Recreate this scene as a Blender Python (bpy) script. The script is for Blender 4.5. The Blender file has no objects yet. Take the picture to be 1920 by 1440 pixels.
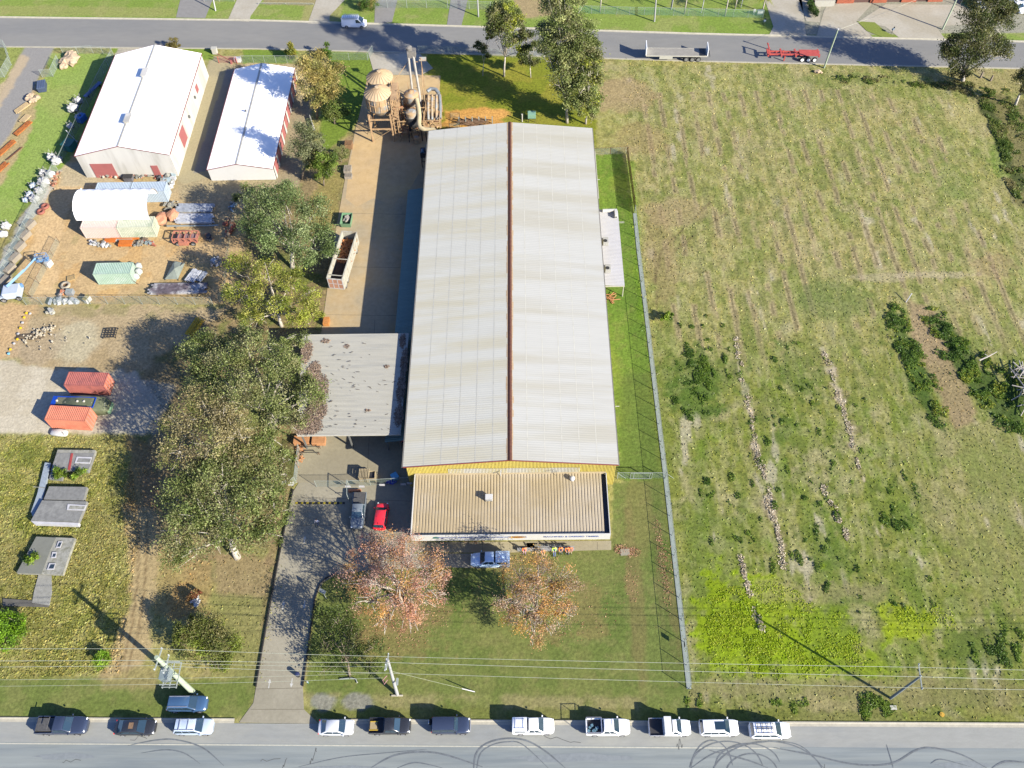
import bpy, bmesh, math, random
import numpy as np
from mathutils import Vector, Matrix
random.seed(7); RNG=np.random.default_rng(11)
SC=bpy.context.scene
# ---------------------------------------------------------------- camera
FPX,PITCH,ROLL,YAW,CH=1650.0,math.radians(55.92),math.radians(-1.99),math.radians(1.575),109.8
def _basis():
    F=np.array([0,math.cos(PITCH),-math.sin(PITCH)]);R=np.array([1.,0,0]);U=np.cross(R,F)
    c,s=math.cos(ROLL),math.sin(ROLL);R,U=c*R+s*U,-s*R+c*U
    c,s=math.cos(YAW),math.sin(YAW);M=np.array([[c,-s,0],[s,c,0],[0,0,1]])
    return M@F,M@R,M@U
F_,R_,U_=_basis()
cam=bpy.data.cameras.new('camera');camo=bpy.data.objects.new('camera',cam);SC.collection.objects.link(camo)
cam.sensor_width=36;cam.lens=FPX/1920*36;cam.clip_end=6000;cam.clip_start=1
camo.matrix_world=Matrix(((R_[0],U_[0],-F_[0],0),(R_[1],U_[1],-F_[1],0),(R_[2],U_[2],-F_[2],CH),(0,0,0,1)))
SC.camera=camo
SC.render.resolution_x=1024;SC.render.resolution_y=768
# ---------------------------------------------------------------- sky, sun, exposure
SUN_AZ,SUN_EL=math.radians(124.8),math.radians(27.8)
SV=Vector((math.sin(SUN_AZ)*math.cos(SUN_EL),math.cos(SUN_AZ)*math.cos(SUN_EL),math.sin(SUN_EL)))
w=bpy.data.worlds.new('World');SC.world=w;w.use_nodes=True
nt=w.node_tree;bg=nt.nodes['Background'];sk=nt.nodes.new('ShaderNodeTexSky');sk.sky_type='NISHITA';sk.sun_disc=False
sk.sun_elevation=SUN_EL;sk.sun_rotation=SUN_AZ;tn=nt.nodes.new('ShaderNodeMix');tn.data_type='RGBA';tn.blend_type='MULTIPLY';tn.inputs[0].default_value=1;tn.inputs[7].default_value=(.84,.98,1.36,1);nt.links.new(sk.outputs[0],tn.inputs[6]);nt.links.new(tn.outputs[2],bg.inputs[0]);bg.inputs[1].default_value=0.066;sk.ozone_density=3.0
sl=bpy.data.lights.new('sun','SUN');sl.energy=5.0;sl.angle=math.radians(.5);sl.color=(1,.92,.77)
so=bpy.data.objects.new('sun',sl);SC.collection.objects.link(so);so.rotation_euler=SV.to_track_quat('Z','Y').to_euler();so.location=(120,-90,120)
SC.view_settings.view_transform='Standard';SC.view_settings.look='None';SC.view_settings.gamma=1
SC.view_settings.exposure=1.56
# ---------------------------------------------------------------- helpers
def G(px,py,z=0.0):
    "surveyed position: photo measurement (px,py) of a point z metres above the ground"
    d=F_+R_*((px-960)/FPX)-U_*((py-720)/FPX);t=(z-CH)/d[2];return Vector((t*d[0],t*d[1],z))
def GA(px,py):
    d=F_[None]+R_[None]*((px[:,None]-960)/FPX)-U_[None]*((py[:,None]-720)/FPX);t=-CH/d[:,2];return t*d[:,0],t*d[:,1]
def ZY(px,py,y):
    A=G(px,py,0);B=G(px,py,10);t=(y-A[1])/(B[1]-A[1]);return A+(B-A)*t
def lin(c): 
    c=c/255.0;return c/12.92 if c<.04045 else ((c+.055)/1.055)**2.4
KEXP=2.35
def O(r,g,b,k=KEXP): return (min(lin(r)/k,.85),min(lin(g)/k,.85),min(lin(b)/k,.85))
MATS={}
def M(name,col,rough=.7,metal=0,var=.14,scale=1.2,bump=0,col2=None,c2scale=.3,c2amt=.5,spec=.4,fine=True,emit=None,stretch=None,coat=0):
    if name in MATS: return MATS[name]
    m=bpy.data.materials.new(name);m.use_nodes=True;n=m.node_tree;p=n.nodes['Principled BSDF'];L=n.links.new
    p.inputs['Roughness'].default_value=rough;p.inputs['Metallic'].default_value=metal;p.inputs['Specular IOR Level'].default_value=spec
    if coat: p.inputs['Coat Weight'].default_value=coat;p.inputs['Coat Roughness'].default_value=.08
    tc=n.nodes.new('ShaderNodeTexCoord');src=tc.outputs['Object']
    if stretch:
        mp=n.nodes.new('ShaderNodeMapping');mp.inputs['Scale'].default_value=stretch;L(src,mp.inputs[0]);src=mp.outputs[0]
    ns=n.nodes.new('ShaderNodeTexNoise');ns.inputs['Scale'].default_value=scale;ns.inputs['Detail'].default_value=6;ns.inputs['Roughness'].default_value=.65;L(src,ns.inputs['Vector'])
    mr=n.nodes.new('ShaderNodeMapRange');mr.inputs[1].default_value=.3;mr.inputs[2].default_value=.7;mr.inputs[3].default_value=1-var;mr.inputs[4].default_value=1+var;L(ns.outputs['Fac'],mr.inputs[0])
    base=n.nodes.new('ShaderNodeRGB');base.outputs[0].default_value=(*col,1);cur=base.outputs[0]
    if col2:
        n2=n.nodes.new('ShaderNodeTexNoise');n2.inputs['Scale'].default_value=c2scale;n2.inputs['Detail'].default_value=5;n2.inputs['Roughness'].default_value=.6;L(src,n2.inputs['Vector'])
        r2=n.nodes.new('ShaderNodeMapRange');r2.inputs[1].default_value=.62-.25*c2amt;r2.inputs[2].default_value=.75-.2*c2amt;L(n2.outputs['Fac'],r2.inputs[0])
        mx=n.nodes.new('ShaderNodeMix');mx.data_type='RGBA';L(r2.outputs[0],mx.inputs[0]);L(cur,mx.inputs[6]);mx.inputs[7].default_value=(*col2,1);cur=mx.outputs[2]
    sc=n.nodes.new('ShaderNodeVectorMath');sc.operation='SCALE';L(cur,sc.inputs[0]);L(mr.outputs[0],sc.inputs['Scale']);L(sc.outputs[0],p.inputs['Base Color'])
    if bump:
        b=n.nodes.new('ShaderNodeBump');b.inputs['Strength'].default_value=bump;b.inputs['Distance'].default_value=.05
        nb=n.nodes.new('ShaderNodeTexNoise');nb.inputs['Scale'].default_value=scale*5;nb.inputs['Detail'].default_value=4;L(src,nb.inputs['Vector']);L(nb.outputs['Fac'],b.inputs['Height']);L(b.outputs[0],p.inputs['Normal'])
    m.diffuse_color=(*col,1);MATS[name]=m;return m
def veil(name,col,fac):
    "fine wire mesh: mostly open, the rest galvanised wire"
    m=bpy.data.materials.new(name);m.use_nodes=True;n=m.node_tree;n.nodes.clear();L=n.links.new
    o=n.nodes.new('ShaderNodeOutputMaterial');t=n.nodes.new('ShaderNodeBsdfTransparent');d=n.nodes.new('ShaderNodeBsdfDiffuse');d.inputs[0].default_value=(*col,1)
    mx=n.nodes.new('ShaderNodeMixShader');tc=n.nodes.new('ShaderNodeTexCoord');ns=n.nodes.new('ShaderNodeTexNoise');ns.inputs['Scale'].default_value=.6;L(tc.outputs['Object'],ns.inputs['Vector'])
    mr=n.nodes.new('ShaderNodeMapRange');mr.inputs[3].default_value=fac*.75;mr.inputs[4].default_value=fac*1.25;L(ns.outputs['Fac'],mr.inputs[0]);L(mr.outputs[0],mx.inputs[0])
    L(t.outputs[0],mx.inputs[1]);L(d.outputs[0],mx.inputs[2]);L(mx.outputs[0],o.inputs[0]);MATS[name]=m;return m
def link(o): SC.collection.objects.link(o);return o
def tagp(o,label=None,cat=None,group=None,kind=None):
    if label:o['label']=label
    if cat:o['category']=cat
    if group:o['group']=group
    if kind:o['kind']=kind
    return o
def thing(name,label,cat,loc=(0,0,0),rz=0,group=None):
    o=bpy.data.objects.new(name,None);o.empty_display_size=.3;link(o);o.location=loc;o.rotation_euler=(0,0,rz)
    return tagp(o,label,cat,group)
def rotz(a):c,s=math.cos(a),math.sin(a);return lambda v:(c*v[0]-s*v[1],s*v[0]+c*v[1],v[2])
class MB:
    def __init__(s):s.v=[];s.f=[];s.m=[];s.cm=0
    def add(s,vs,fs):
        b=len(s.v);s.v+=[tuple(x) for x in vs];s.f+=[tuple(b+i for i in f) for f in fs];s.m+=[s.cm]*len(fs);return s
    def box(s,c,d,rz=0,rx=0,ry=0):
        R=Matrix.Rotation(rz,3,'Z')@Matrix.Rotation(ry,3,'Y')@Matrix.Rotation(rx,3,'X')
        vs=[Vector(c)+R@Vector((x*d[0]/2,y*d[1]/2,z*d[2]/2)) for z in(-1,1) for y in(-1,1) for x in(-1,1)]
        return s.add(vs,[(0,2,3,1),(4,5,7,6),(0,1,5,4),(2,6,7,3),(0,4,6,2),(1,3,7,5)])
    def bx(s,x0,x1,y0,y1,z0,z1): return s.box(((x0+x1)/2,(y0+y1)/2,(z0+z1)/2),(x1-x0,y1-y0,z1-z0))
    def quad(s,*p): return s.add(p,[tuple(range(len(p)))])
    def prism(s,poly,z0,z1):
        n=len(poly);a=sum(poly[i][0]*poly[(i+1)%n][1]-poly[(i+1)%n][0]*poly[i][1] for i in range(n))
        if a<0:poly=poly[::-1]
        vs=[(p[0],p[1],z0) for p in poly]+[(p[0],p[1],z1) for p in poly]
        return s.add(vs,[tuple(range(n))[::-1],tuple(range(n,2*n))]+[(i,(i+1)%n,n+(i+1)%n,n+i) for i in range(n)])
    def cyl(s,a,b,r0,r1=None,n=8,cap=True):
        r1=r0 if r1 is None else r1;a=Vector(a);b=Vector(b);d=(b-a)
        if d.length<1e-6:return s
        q=d.to_track_quat('Z','Y');vs=[]
        for p,r in((a,r0),(b,r1)):
            for i in range(n):
                t=2*math.pi*i/n;vs.append(p+q@Vector((r*math.cos(t),r*math.sin(t),0)))
        fs=[(i,(i+1)%n,n+(i+1)%n,n+i) for i in range(n)]
        if cap:fs+=[tuple(range(n))[::-1],tuple(range(n,2*n))]
        return s.add(vs,fs)
    def path(s,pts,r,n=6):
        for a,b in zip(pts,pts[1:]):s.cyl(a,b,r,r,n)
        return s
    def tube(s,pts,rs,n=8):
        "one continuous tube through pts"
        pts=[Vector(p) for p in pts];rs=[rs]*len(pts) if not hasattr(rs,'__len__') else rs;vs=[];up=None
        for i,p in enumerate(pts):
            d=(pts[min(i+1,len(pts)-1)]-pts[max(i-1,0)]).normalized();q=d.to_track_quat('Z','Y')
            x=q@Vector((1,0,0))
            if up is not None:
                x=(up-d*up.dot(d))
                x=x.normalized() if x.length>1e-4 else q@Vector((1,0,0))
            up=x;y=d.cross(x)
            for k in range(n):
                t=2*math.pi*k/n;vs.append(p+(x*math.cos(t)+y*math.sin(t))*rs[i])
        fs=[(i*n+k,i*n+(k+1)%n,(i+1)*n+(k+1)%n,(i+1)*n+k) for i in range(len(pts)-1) for k in range(n)]
        fs+=[tuple(range(n))[::-1],tuple(range((len(pts)-1)*n,len(pts)*n))];return s.add(vs,fs)
    def lathe(s,prof,c=(0,0,0),n=24):
        vs=[];
        for r,z in prof:
            for k in range(n):t=2*math.pi*k/n;vs.append((c[0]+r*math.cos(t),c[1]+r*math.sin(t),c[2]+z))
        fs=[(i*n+k,i*n+(k+1)%n,(i+1)*n+(k+1)%n,(i+1)*n+k) for i in range(len(prof)-1) for k in range(n)]
        fs+=[tuple(range(n))[::-1],tuple(range((len(prof)-1)*n,len(prof)*n))];return s.add(vs,fs)
    def blob(s,c,r,n=2,jit=.2,sq=1.0):
        bm=bmesh.new();bmesh.ops.create_icosphere(bm,subdivisions=n,radius=1)
        sd=random.random()*99;vs=[]
        for v in bm.verts:
            k=1+jit*math.sin(v.co.x*5+sd)*math.cos(v.co.y*4.3+sd*2)+jit*.6*math.sin(v.co.z*7+sd+v.co.x*6)
            rr=r if hasattr(r,'__len__') else (r,r,r*sq);vs.append((c[0]+v.co.x*rr[0]*k,c[1]+v.co.y*rr[1]*k,c[2]+v.co.z*rr[2]*k))
        fs=[tuple(v.index for v in f.verts) for f in bm.faces];bm.free();return s.add(vs,fs)
    def corr(s,p00,p10,p11,p01,pitch=.2,amp=.035):
        "ribbed sheet: ribs run p00->p01, repeat along p00->p10"
        p00,p10,p11,p01=map(Vector,(p00,p10,p11,p01));L=(p10-p00).length;nr=max(1,int(round(L/pitch)))
        nrm=(p10-p00).cross(p01-p00).normalized()
        if nrm.z<0 or (abs(nrm.z)<.05 and nrm.y>0):nrm=-nrm
        vs=[];k=0
        for i in range(nr):
            for f,h in((0,0),(.55,0),(.66,1),(.89,1)):
                t=(i+f)/nr;vs+=[p00.lerp(p10,t)+nrm*h*amp,p01.lerp(p11,t)+nrm*h*amp]
        vs+=[p10,p11];n=len(vs)//2
        return s.add(vs,[(2*i,2*i+2,2*i+3,2*i+1) for i in range(n-1)])
    def build(s,name,mat,parent=None,smooth=False,world=False,bevel=0):
        if not s.v: return None
        me=bpy.data.meshes.new(name);vs=s.v
        if world and parent is not None:
            l=parent.location;r=rotz(-parent.rotation_euler.z);vs=[r((v[0]-l[0],v[1]-l[1],v[2]-l[2])) for v in vs]
        me.from_pydata(vs,[],s.f);mats=mat if isinstance(mat,(list,tuple)) else [mat]
        for m in mats:me.materials.append(m)
        if len(mats)>1:me.polygons.foreach_set('material_index',s.m)
        if smooth:me.polygons.foreach_set('use_smooth',[True]*len(me.polygons))
        me.update();o=bpy.data.objects.new(name,me);link(o)
        if smooth=='auto':
            try:me.set_sharp_from_angle(angle=math.radians(40))
            except Exception:pass
        if bevel:
            b=o.modifiers.new('bevel','BEVEL');b.width=bevel;b.segments=2;b.limit_method='ANGLE'
        if parent is not None:o.parent=parent
        return o
def npmesh(name,V,Q,mat,col=None,parent=None,smooth=False,org=(0,0,0)):
    me=bpy.data.meshes.new(name);nv=len(V);k=Q.shape[1];nf=len(Q)
    me.vertices.add(nv);me.vertices.foreach_set('co',(V-np.array(org)).astype(np.float32).ravel())
    me.loops.add(nf*k);me.loops.foreach_set('vertex_index',Q.astype(np.int32).ravel())
    me.polygons.add(nf);me.polygons.foreach_set('loop_start',np.arange(nf,dtype=np.int32)*k)
    if smooth:me.polygons.foreach_set('use_smooth',np.ones(nf,bool))
    me.materials.append(mat);me.update(calc_edges=True)
    if col is not None:
        a=me.attributes.new('Col','FLOAT_COLOR','POINT');c=np.ones((nv,4),np.float32);c[:,:col.shape[1]]=col;a.data.foreach_set('color',c.ravel())
    o=bpy.data.objects.new(name,me);link(o)
    if parent is not None:o.parent=parent
    return o
def struct(o): o['kind']='structure';return o
def noise2(x,y,seed=0):
    xi=np.floor(x).astype(np.int64);yi=np.floor(y).astype(np.int64);xf=x-xi;yf=y-yi
    def h(a,b):
        n=(a*374761393+b*668265263+seed*974711)&0xffffffff;n=((n^(n>>13))*1274126177)&0xffffffff;return((n^(n>>16))&0xffff)/65535.0
    u=xf*xf*(3-2*xf);v=yf*yf*(3-2*yf)
    return (h(xi,yi)*(1-u)+h(xi+1,yi)*u)*(1-v)+(h(xi,yi+1)*(1-u)+h(xi+1,yi+1)*u)*v
def fbm(x,y,sc,seed=0,o=4):
    r=0;a=1;t=0
    for i in range(o):r=r+a*noise2(x/sc*2**i,y/sc*2**i,seed+i*17);t+=a;a*=.55
    return r/t
def inpoly(x,y,poly):
    r=np.zeros(x.shape,bool);n=len(poly)
    for i in range(n):
        x0,y0=poly[i][:2];x1,y1=poly[(i+1)%n][:2]
        if y0==y1:continue
        c=((y0>y)!=(y1>y))&(x<(x1-x0)*(y-y0)/(y1-y0)+x0);r^=c
    return r
def P(*pts,z=0):return [tuple(G(a,b,z)) for a,b in pts]
# ---------------------------------------------------------------- ground
def attrmat(name,rough=.95,fine=8,fvar=.35,bump=.6,trans=0,midsc=1.3,midvar=.2,spec=.15):
    m=bpy.data.materials.new(name);m.use_nodes=True;n=m.node_tree;p=n.nodes['Principled BSDF'];L=n.links.new
    p.inputs['Roughness'].default_value=rough;p.inputs['Specular IOR Level'].default_value=spec
    at=n.nodes.new('ShaderNodeAttribute');at.attribute_name='Col';tc=n.nodes.new('ShaderNodeTexCoord')
    def nz(s,lo,hi,det=5,mn=.3,mx=.7):
        a=n.nodes.new('ShaderNodeTexNoise');a.inputs['Scale'].default_value=s;a.inputs['Detail'].default_value=det;a.inputs['Roughness'].default_value=.7;L(tc.outputs['Object'],a.inputs['Vector'])
        r=n.nodes.new('ShaderNodeMapRange');r.inputs[1].default_value=mn;r.inputs[2].default_value=mx;r.inputs[3].default_value=lo;r.inputs[4].default_value=hi;L(a.outputs['Fac'],r.inputs[0]);return r,a
    r1,a1=nz(fine,1-fvar,1+fvar);r2,_=nz(midsc,1-midvar,1+midvar)
    mu=n.nodes.new('ShaderNodeMath');mu.operation='MULTIPLY';L(r1.outputs[0],mu.inputs[0]);L(r2.outputs[0],mu.inputs[1])
    mf=n.nodes.new('ShaderNodeMix');mf.data_type='FLOAT';L(at.outputs['Alpha'],mf.inputs[0]);mf.inputs[2].default_value=1;L(mu.outputs[0],mf.inputs[3]);mu=mf
    s=n.nodes.new('ShaderNodeVectorMath');s.operation='SCALE';L(at.outputs['Color'],s.inputs[0]);L(mu.outputs[0],s.inputs['Scale']);L(s.outputs[0],p.inputs['Base Color'])
    if bump:
        b=n.nodes.new('ShaderNodeBump');b.inputs['Strength'].default_value=bump;b.inputs['Distance'].default_value=.12;L(a1.outputs['Fac'],b.inputs['Height']);L(b.outputs[0],p.inputs['Normal'])
    MATS[name]=m;return m
st=.27
xs=np.concatenate([-np.geomspace(2500,123,18),np.arange(-121,115,st),np.geomspace(116,2500,18)])
ys=np.concatenate([-np.geomspace(2000,2,16),np.arange(0,12,2.),np.arange(13,185,st),np.geomspace(187,3000,18)])
GX,GY=np.meshgrid(xs,ys);gx=GX.ravel();gy=GY.ravel();NG=len(gx)
C=np.empty((NG,3));amp=np.full(NG,.055)
wx=gx+1.6*(fbm(gx,gy,2.5,1)-.5)*2;wy=gy+1.6*(fbm(gx,gy,2.5,9)-.5)*2
wx2=gx+.5*(fbm(gx,gy,1.,21)-.5)*2;wy2=gy+.5*(fbm(gx,gy,1.,29)-.5)*2
n1=fbm(gx,gy,9,3);n2=fbm(gx,gy,3,5);n3=fbm(gx,gy,22,7);n4=fbm(gx,gy,.9,13,3)
def ss(a,b,x):t=np.clip((x-a)/(b-a),0,1);return t*t*(3-2*t)
def mixc(mask,col):
    col=np.array(col,float);C[:]=C*(1-mask[:,None])+col*mask[:,None]
def blur(m,k=1):
    a=m.reshape(GX.shape).astype(float)
    for _ in range(k):
        a[1:-1,1:-1]=(a[:-2,1:-1]+a[2:,1:-1]+a[1:-1,:-2]+a[1:-1,2:]+4*a[1:-1,1:-1])/8
    return a.ravel()
def poly(pts,col,warp=1,soft=2,a=1.0,patch=None,rough=None):
    X,Y=(wx,wy) if warp==2 else (wx2,wy2) if warp==1 else (gx,gy)
    m=blur(inpoly(X,Y,P(*pts)),soft)*a
    if patch is not None:
        f,lo,hi=patch;m=m*ss(lo,hi,f)
    mixc(m,O(*col));
    if rough is not None:amp[:]=amp*(1-m)+rough*m
    return m
def dist(px,py):q=G(px,py);return q
def blob(px,py,rx,ry,col,a=1,rough=None,noise=.5):
    q=G(px,py);d=np.sqrt(((gx-q[0])/rx)**2+((gy-q[1])/ry)**2)+noise*(n2-.5)*2*.6+noise*(n4-.5)*.7
    m=(1-ss(.65,1.05,d))*a;mixc(m,O(*col))
    if rough is not None:amp[:]=amp*(1-m)+rough*m
def streak(pts,wd,col,a=1,nz=1.0):
    q=[G(*p) for p in pts];m=np.zeros(NG)
    for A,B in zip(q,q[1:]):
        dx,dy=B[0]-A[0],B[1]-A[1];L2=dx*dx+dy*dy
        sel=(gx>min(A[0],B[0])-4)&(gx<max(A[0],B[0])+4)&(gy>min(A[1],B[1])-4)&(gy<max(A[1],B[1])+4)
        t=np.clip(((gx[sel]-A[0])*dx+(gy[sel]-A[1])*dy)/L2,0,1)
        d=np.hypot(gx[sel]-A[0]-t*dx,gy[sel]-A[1]-t*dy)
        k=1-ss(wd*.4,wd,d+wd*nz*(n2[sel]-.4)*1.6+wd*nz*.5*(n4[sel]-.5))
        m[sel]=np.maximum(m[sel],k)
    mixc(np.clip(m,0,1)*a,O(*col));return m
# base: rough paddock
C[:]=np.array(O(174,170,98));mixc(ss(.42,.62,n1),O(182,172,108));mixc(ss(.5,.7,n2)*.55,O(146,158,84));mixc(ss(.52,.68,n4)*.35,O(194,188,136));mixc(ss(.56,.7,1-n4)*.5,O(112,118,66))
mixc(ss(.62,.7,fbm(gx,gy,5,171))*.4,O(190,174,134))
# paddock greener in the south half
p0=G(1250,580);p1=G(1250,760)
south=ss(0,1,(p0[1]-gy+8*(n1-.5)*2)/(p0[1]-p1[1]))*(gx>18)*1.0
mixc(south*ss(.05,.3,n1)*.85,O(138,146,62));mixc(south*ss(.46,.62,n2)*.55,O(118,138,46));mixc(south*ss(.56,.66,fbm(gx,gy,6,201))*ss(.4,.6,fbm(gx,gy,1.8,203))*.55,O(184,174,136));mixc(south*ss(.55,.7,1-n4)*.5,O(84,102,44));mixc(south*ss(.64,.72,fbm(gx,gy,4,77))*.6,O(120,150,40))
_a=G(1440,250);_b=G(1500,480);_g=math.atan2(_b[1]-_a[1],_b[0]-_a[0]);_u=gx*math.cos(_g)+gy*math.sin(_g);_v=-gx*math.sin(_g)+gy*math.cos(_g)
nA=fbm(_u/3.2,_v,.55,301,3);nB=fbm(_u/3.5,_v,1.6,307,3);nC=fbm(_u/2,_v,5,311,3)
pad=(gx>19.8)*(gy<150)*(gy>27)
mixc(pad*ss(.50,.66,nA)*.38,O(188,184,132));mixc(pad*ss(.50,.66,1-nA)*.45,O(116,128,64));mixc(pad*ss(.54,.68,nB)*.3,O(182,174,126));mixc(pad*ss(.54,.68,1-nB)*.35,O(120,140,62));mixc(pad*south*ss(.55,.7,nC)*.4,O(104,132,44));mixc(pad*ss(.68,.76,nB)*ss(.45,.6,nC)*.6,O(206,196,172))
# slashed windrows, upper paddock: streaks running down and right
dA=G(1440,250);dB=G(1500,480);ang=math.atan2(dB[1]-dA[1],dB[0]-dA[0]);ca,sa=math.cos(ang),math.sin(ang)
u=gx*ca+gy*sa;v=-gx*sa+gy*ca;v2=v+.5*(n2-.5)
row=.5+.5*np.cos(v2*2*math.pi/3.1);brk=fbm(u,v,3.5,31,3);up=(gx>22)*(1-south)*ss(G(1200,120)[1],G(1200,200)[1],gy*1.0)
up=(gx>22)*(1-south)*(gy<142)*(gx<78)
mixc(up*ss(.6,.95,row)*ss(.40,.58,brk)*.75,O(188,170,132));mixc(up*ss(.93,.995,np.roll(row,0))*ss(.5,.6,brk)*.6,O(95,92,60))
mixc(up*ss(.6,.95,.5+.5*np.cos(v2*2*math.pi/3.1+2.2))*ss(.5,.62,fbm(u,v,3,33,3))*.5,O(122,128,72))
S3=((gx>22)&(gy<148))
blob(1170,180,7,6,(186,160,124),.6);blob(1200,260,6,5,(180,155,112),.45);blob(1600,150,14,2.2,(132,148,76),.5,noise=1);blob(1720,172,9,2.5,(138,152,70),.45,noise=1);blob(1820,215,5,4,(190,182,122),.5,noise=1);blob(1790,345,4,6,(128,150,76),.4,noise=1)
blob(1880,300,3,6,(120,156,60),.5,noise=1);blob(1560,560,7,5,(112,132,70),.55);blob(1760,515,6,1.0,(205,190,160),.5,noise=1.2);blob(1870,500,5,2.5,(180,152,122),.35,noise=1.2);blob(1650,520,5,1.2,(196,182,150),.5)
blob(1270,400,6,4,(176,158,118),.6);blob(1240,480,3,14,(172,152,110),.5)
for pts,wd,a in [([(1330,380),(1280,430),(1240,470),(1225,540)],.35,.8),([(1360,400),(1290,450),(1260,475),(1247,525)],.35,.8),([(1213,420),(1228,470),(1232,600)],.3,.6),([(1225,520),(1240,600),(1238,690)],.3,.5)]:streak(pts,wd,(120,104,76),a*.6,1.2)
# eroded pale lines & ruts in the south paddock
for pts,wd in [([(1380,635),(1385,690),(1405,760),(1418,850),(1435,905),(1448,960)],.75),([(1448,960),(1462,1010),(1470,1060)],.6),([(1390,1045),(1405,1100),(1425,1180)],.95),([(1545,655),(1570,730),(1590,800),(1610,870)],.8),([(1610,870),(1640,960),(1660,1000)],.5),([(1540,905),(1565,960),(1590,1010)],.5),([(1625,950),(1650,1010)],.4)]:
    mm=C.copy();streak(pts,wd+.3,(150,136,100),.5,2.6);streak(pts,wd*.7,(208,194,166),.9,3.2);k_=ss(.38,.52,fbm(_u,_v,2.6,331,2))[:,None];C[:]=C*k_+mm*(1-k_)
for px,py,rx,ry in [(1290,715,3,5),(1340,700,4,3),(1300,770,2.5,3),(1500,700,2,4),(1560,1010,2,4),(1690,960,3,3),(1480,800,2,3),(1260,600,1,.8),(1600,1120,4,2)]:blob(px,py,rx*1.2,ry*1.2,(88,118,42),.45,noise=2.2)
for px,py,rx,ry,c in [(1440,1160,8,6,(164,188,30)),(1390,1190,5,8,(158,186,30)),(1500,1220,9,4,(156,184,32)),(1560,1190,4,5,(140,165,45)),(1735,1160,4.5,2.2,(172,192,36)),(1640,1255,2.5,1.5,(150,175,40)),(1350,1150,2.5,4,(150,175,30)),(1790,1200,3,2,(130,150,50))]:blob(px,py,rx,ry,tuple(v*.93 for v in c),.78,noise=1.7)
blob(1880,960,12,18,(168,158,110),.35);blob(1840,1210,5,3,(92,112,50),.6,noise=1);blob(1520,1110,9,2,(172,158,118),.45,noise=1)
blob(1400,1290,22,1.6,(168,158,118),.5,noise=1);blob(1760,1300,14,2.5,(150,140,96),.5,noise=1)
poly([(1700,560),(1770,590),(1830,790),(1790,810),(1740,700)],(168,148,112),2,3,.85);blob(1740,630,3,7,(176,156,120),.8)
poly([(1668,582),(1690,590),(1735,690),(1765,820),(1745,800),(1700,700),(1665,620)],(76,104,42),2,2,.8);poly([(1742,585),(1775,600),(1840,690),(1925,740),(1925,810),(1860,780),(1800,700)],(72,98,40),2,2,.85)
# east gully bank
poly([(1850,165),(1930,200),(1960,400),(1900,380),(1880,260),(1830,190)],(128,122,80),2,3,.8);poly([(1835,180),(1865,200),(1895,280),(1925,360),(1905,370),(1870,270)],(72,88,42),2,2,.8)
poly([(1700,135),(1920,130),(1920,165),(1870,175)],(172,160,108),2,2,.6)
# verge south of the front fence
ym=G(900,1297)[1]
mixc(((gy<ym+1)&(gx>18))*.25*(gy>25),O(140,135,85))
# inside: front lawn
lawn=[(600,1085),(572,1290),(595,1352),(1290,1360),(1292,1290),(1245,900),(1150,905),(1146,1030),(960,1036),(955,1075),(850,1060)]
m=poly(lawn,(122,136,70),0,1);L_=blur(inpoly(gx,gy,P(*lawn)),1)
mixc(L_*ss(.45,.62,n1)*.55,O(138,142,80));mixc(L_*ss(.5,.66,n2)*.5,O(104,126,56));mixc(L_*ss(.58,.7,n4)*.35,O(150,146,92));amp[:]=amp*(1-L_)+.04*L_
blob(1200,960,2.2,9,(150,140,88),.5);blob(1190,1110,1.2,14,(142,128,84),.55);blob(1235,1050,.9,8,(156,136,96),.3,noise=1.4);blob(1262,1130,.6,6,(152,126,92),.35,noise=1.4);blob(1180,1090,.7,4,(176,140,106),.3,noise=1.6)
mv=P((480,1300),(1660,1310),(1700,1352),(480,1350))
m=blur(inpoly(wx2,wy2,mv),2)*ss(.35,.6,fbm(gx,gy,2.5,91))*.7;mixc(m,O(168,158,112))
mixc(blur(inpoly(wx2,wy2,P((560,1325),(1700,1335),(1700,1352),(560,1348))),1)*.6,O(122,130,60))
blob(608,1318,1.6,1.1,(158,158,152),.75,noise=1);blob(668,1312,1.9,1.2,(160,158,150),.8,noise=1)
for px,py,rx,ry in[(800,1150,5,2),(740,1205,6,2.5),(980,1060,3,2),(1040,1195,3,1.5),(700,1160,5,3),(1110,1150,3,4)]:blob(px,py,rx,ry,(168,134,98),.32,noise=1.6)
# side lawn
m=poly([(1112,290),(1168,288),(1250,900),(1160,900),(1160,870)],(124,154,60),1,1,1,rough=.05)
mixc(m*ss(.5,.62,n1)*.6,O(148,164,66));mixc(m*ss(.52,.66,n2)*.5,O(106,140,52));mixc(m*ss(.56,.7,n4)*.4,O(150,158,84));poly([(1165,700),(1230,700),(1250,900),(1160,900)],(112,132,62),1,6,.75)
# fence strip outside
poly([(1172,300),(1190,300),(1210,600),(1196,600)],(120,160,40),1,3,.6);poly([(1215,700),(1245,700),(1290,1100),(1265,1100)],(140,148,64),1,4,.4)
# behind warehouse: sawdust lawn
m=poly([(800,100),(1125,108),(1115,285),(1050,240),(810,245)],(142,150,46),1,2,1,rough=.05)
mixc(m*ss(.45,.6,n2)*.6,O(166,158,62));poly([(620,95),(700,98),(700,190),(665,235),(600,300),(600,200)],(128,152,58),1,2,1,rough=.05)
poly([(840,205),(940,205),(955,240),(830,243)],(228,170,92),2,2,.9);blob(925,215,4,1.8,(236,180,100),.95,noise=.6);blob(870,222,4,1.3,(232,176,98),.8)
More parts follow.
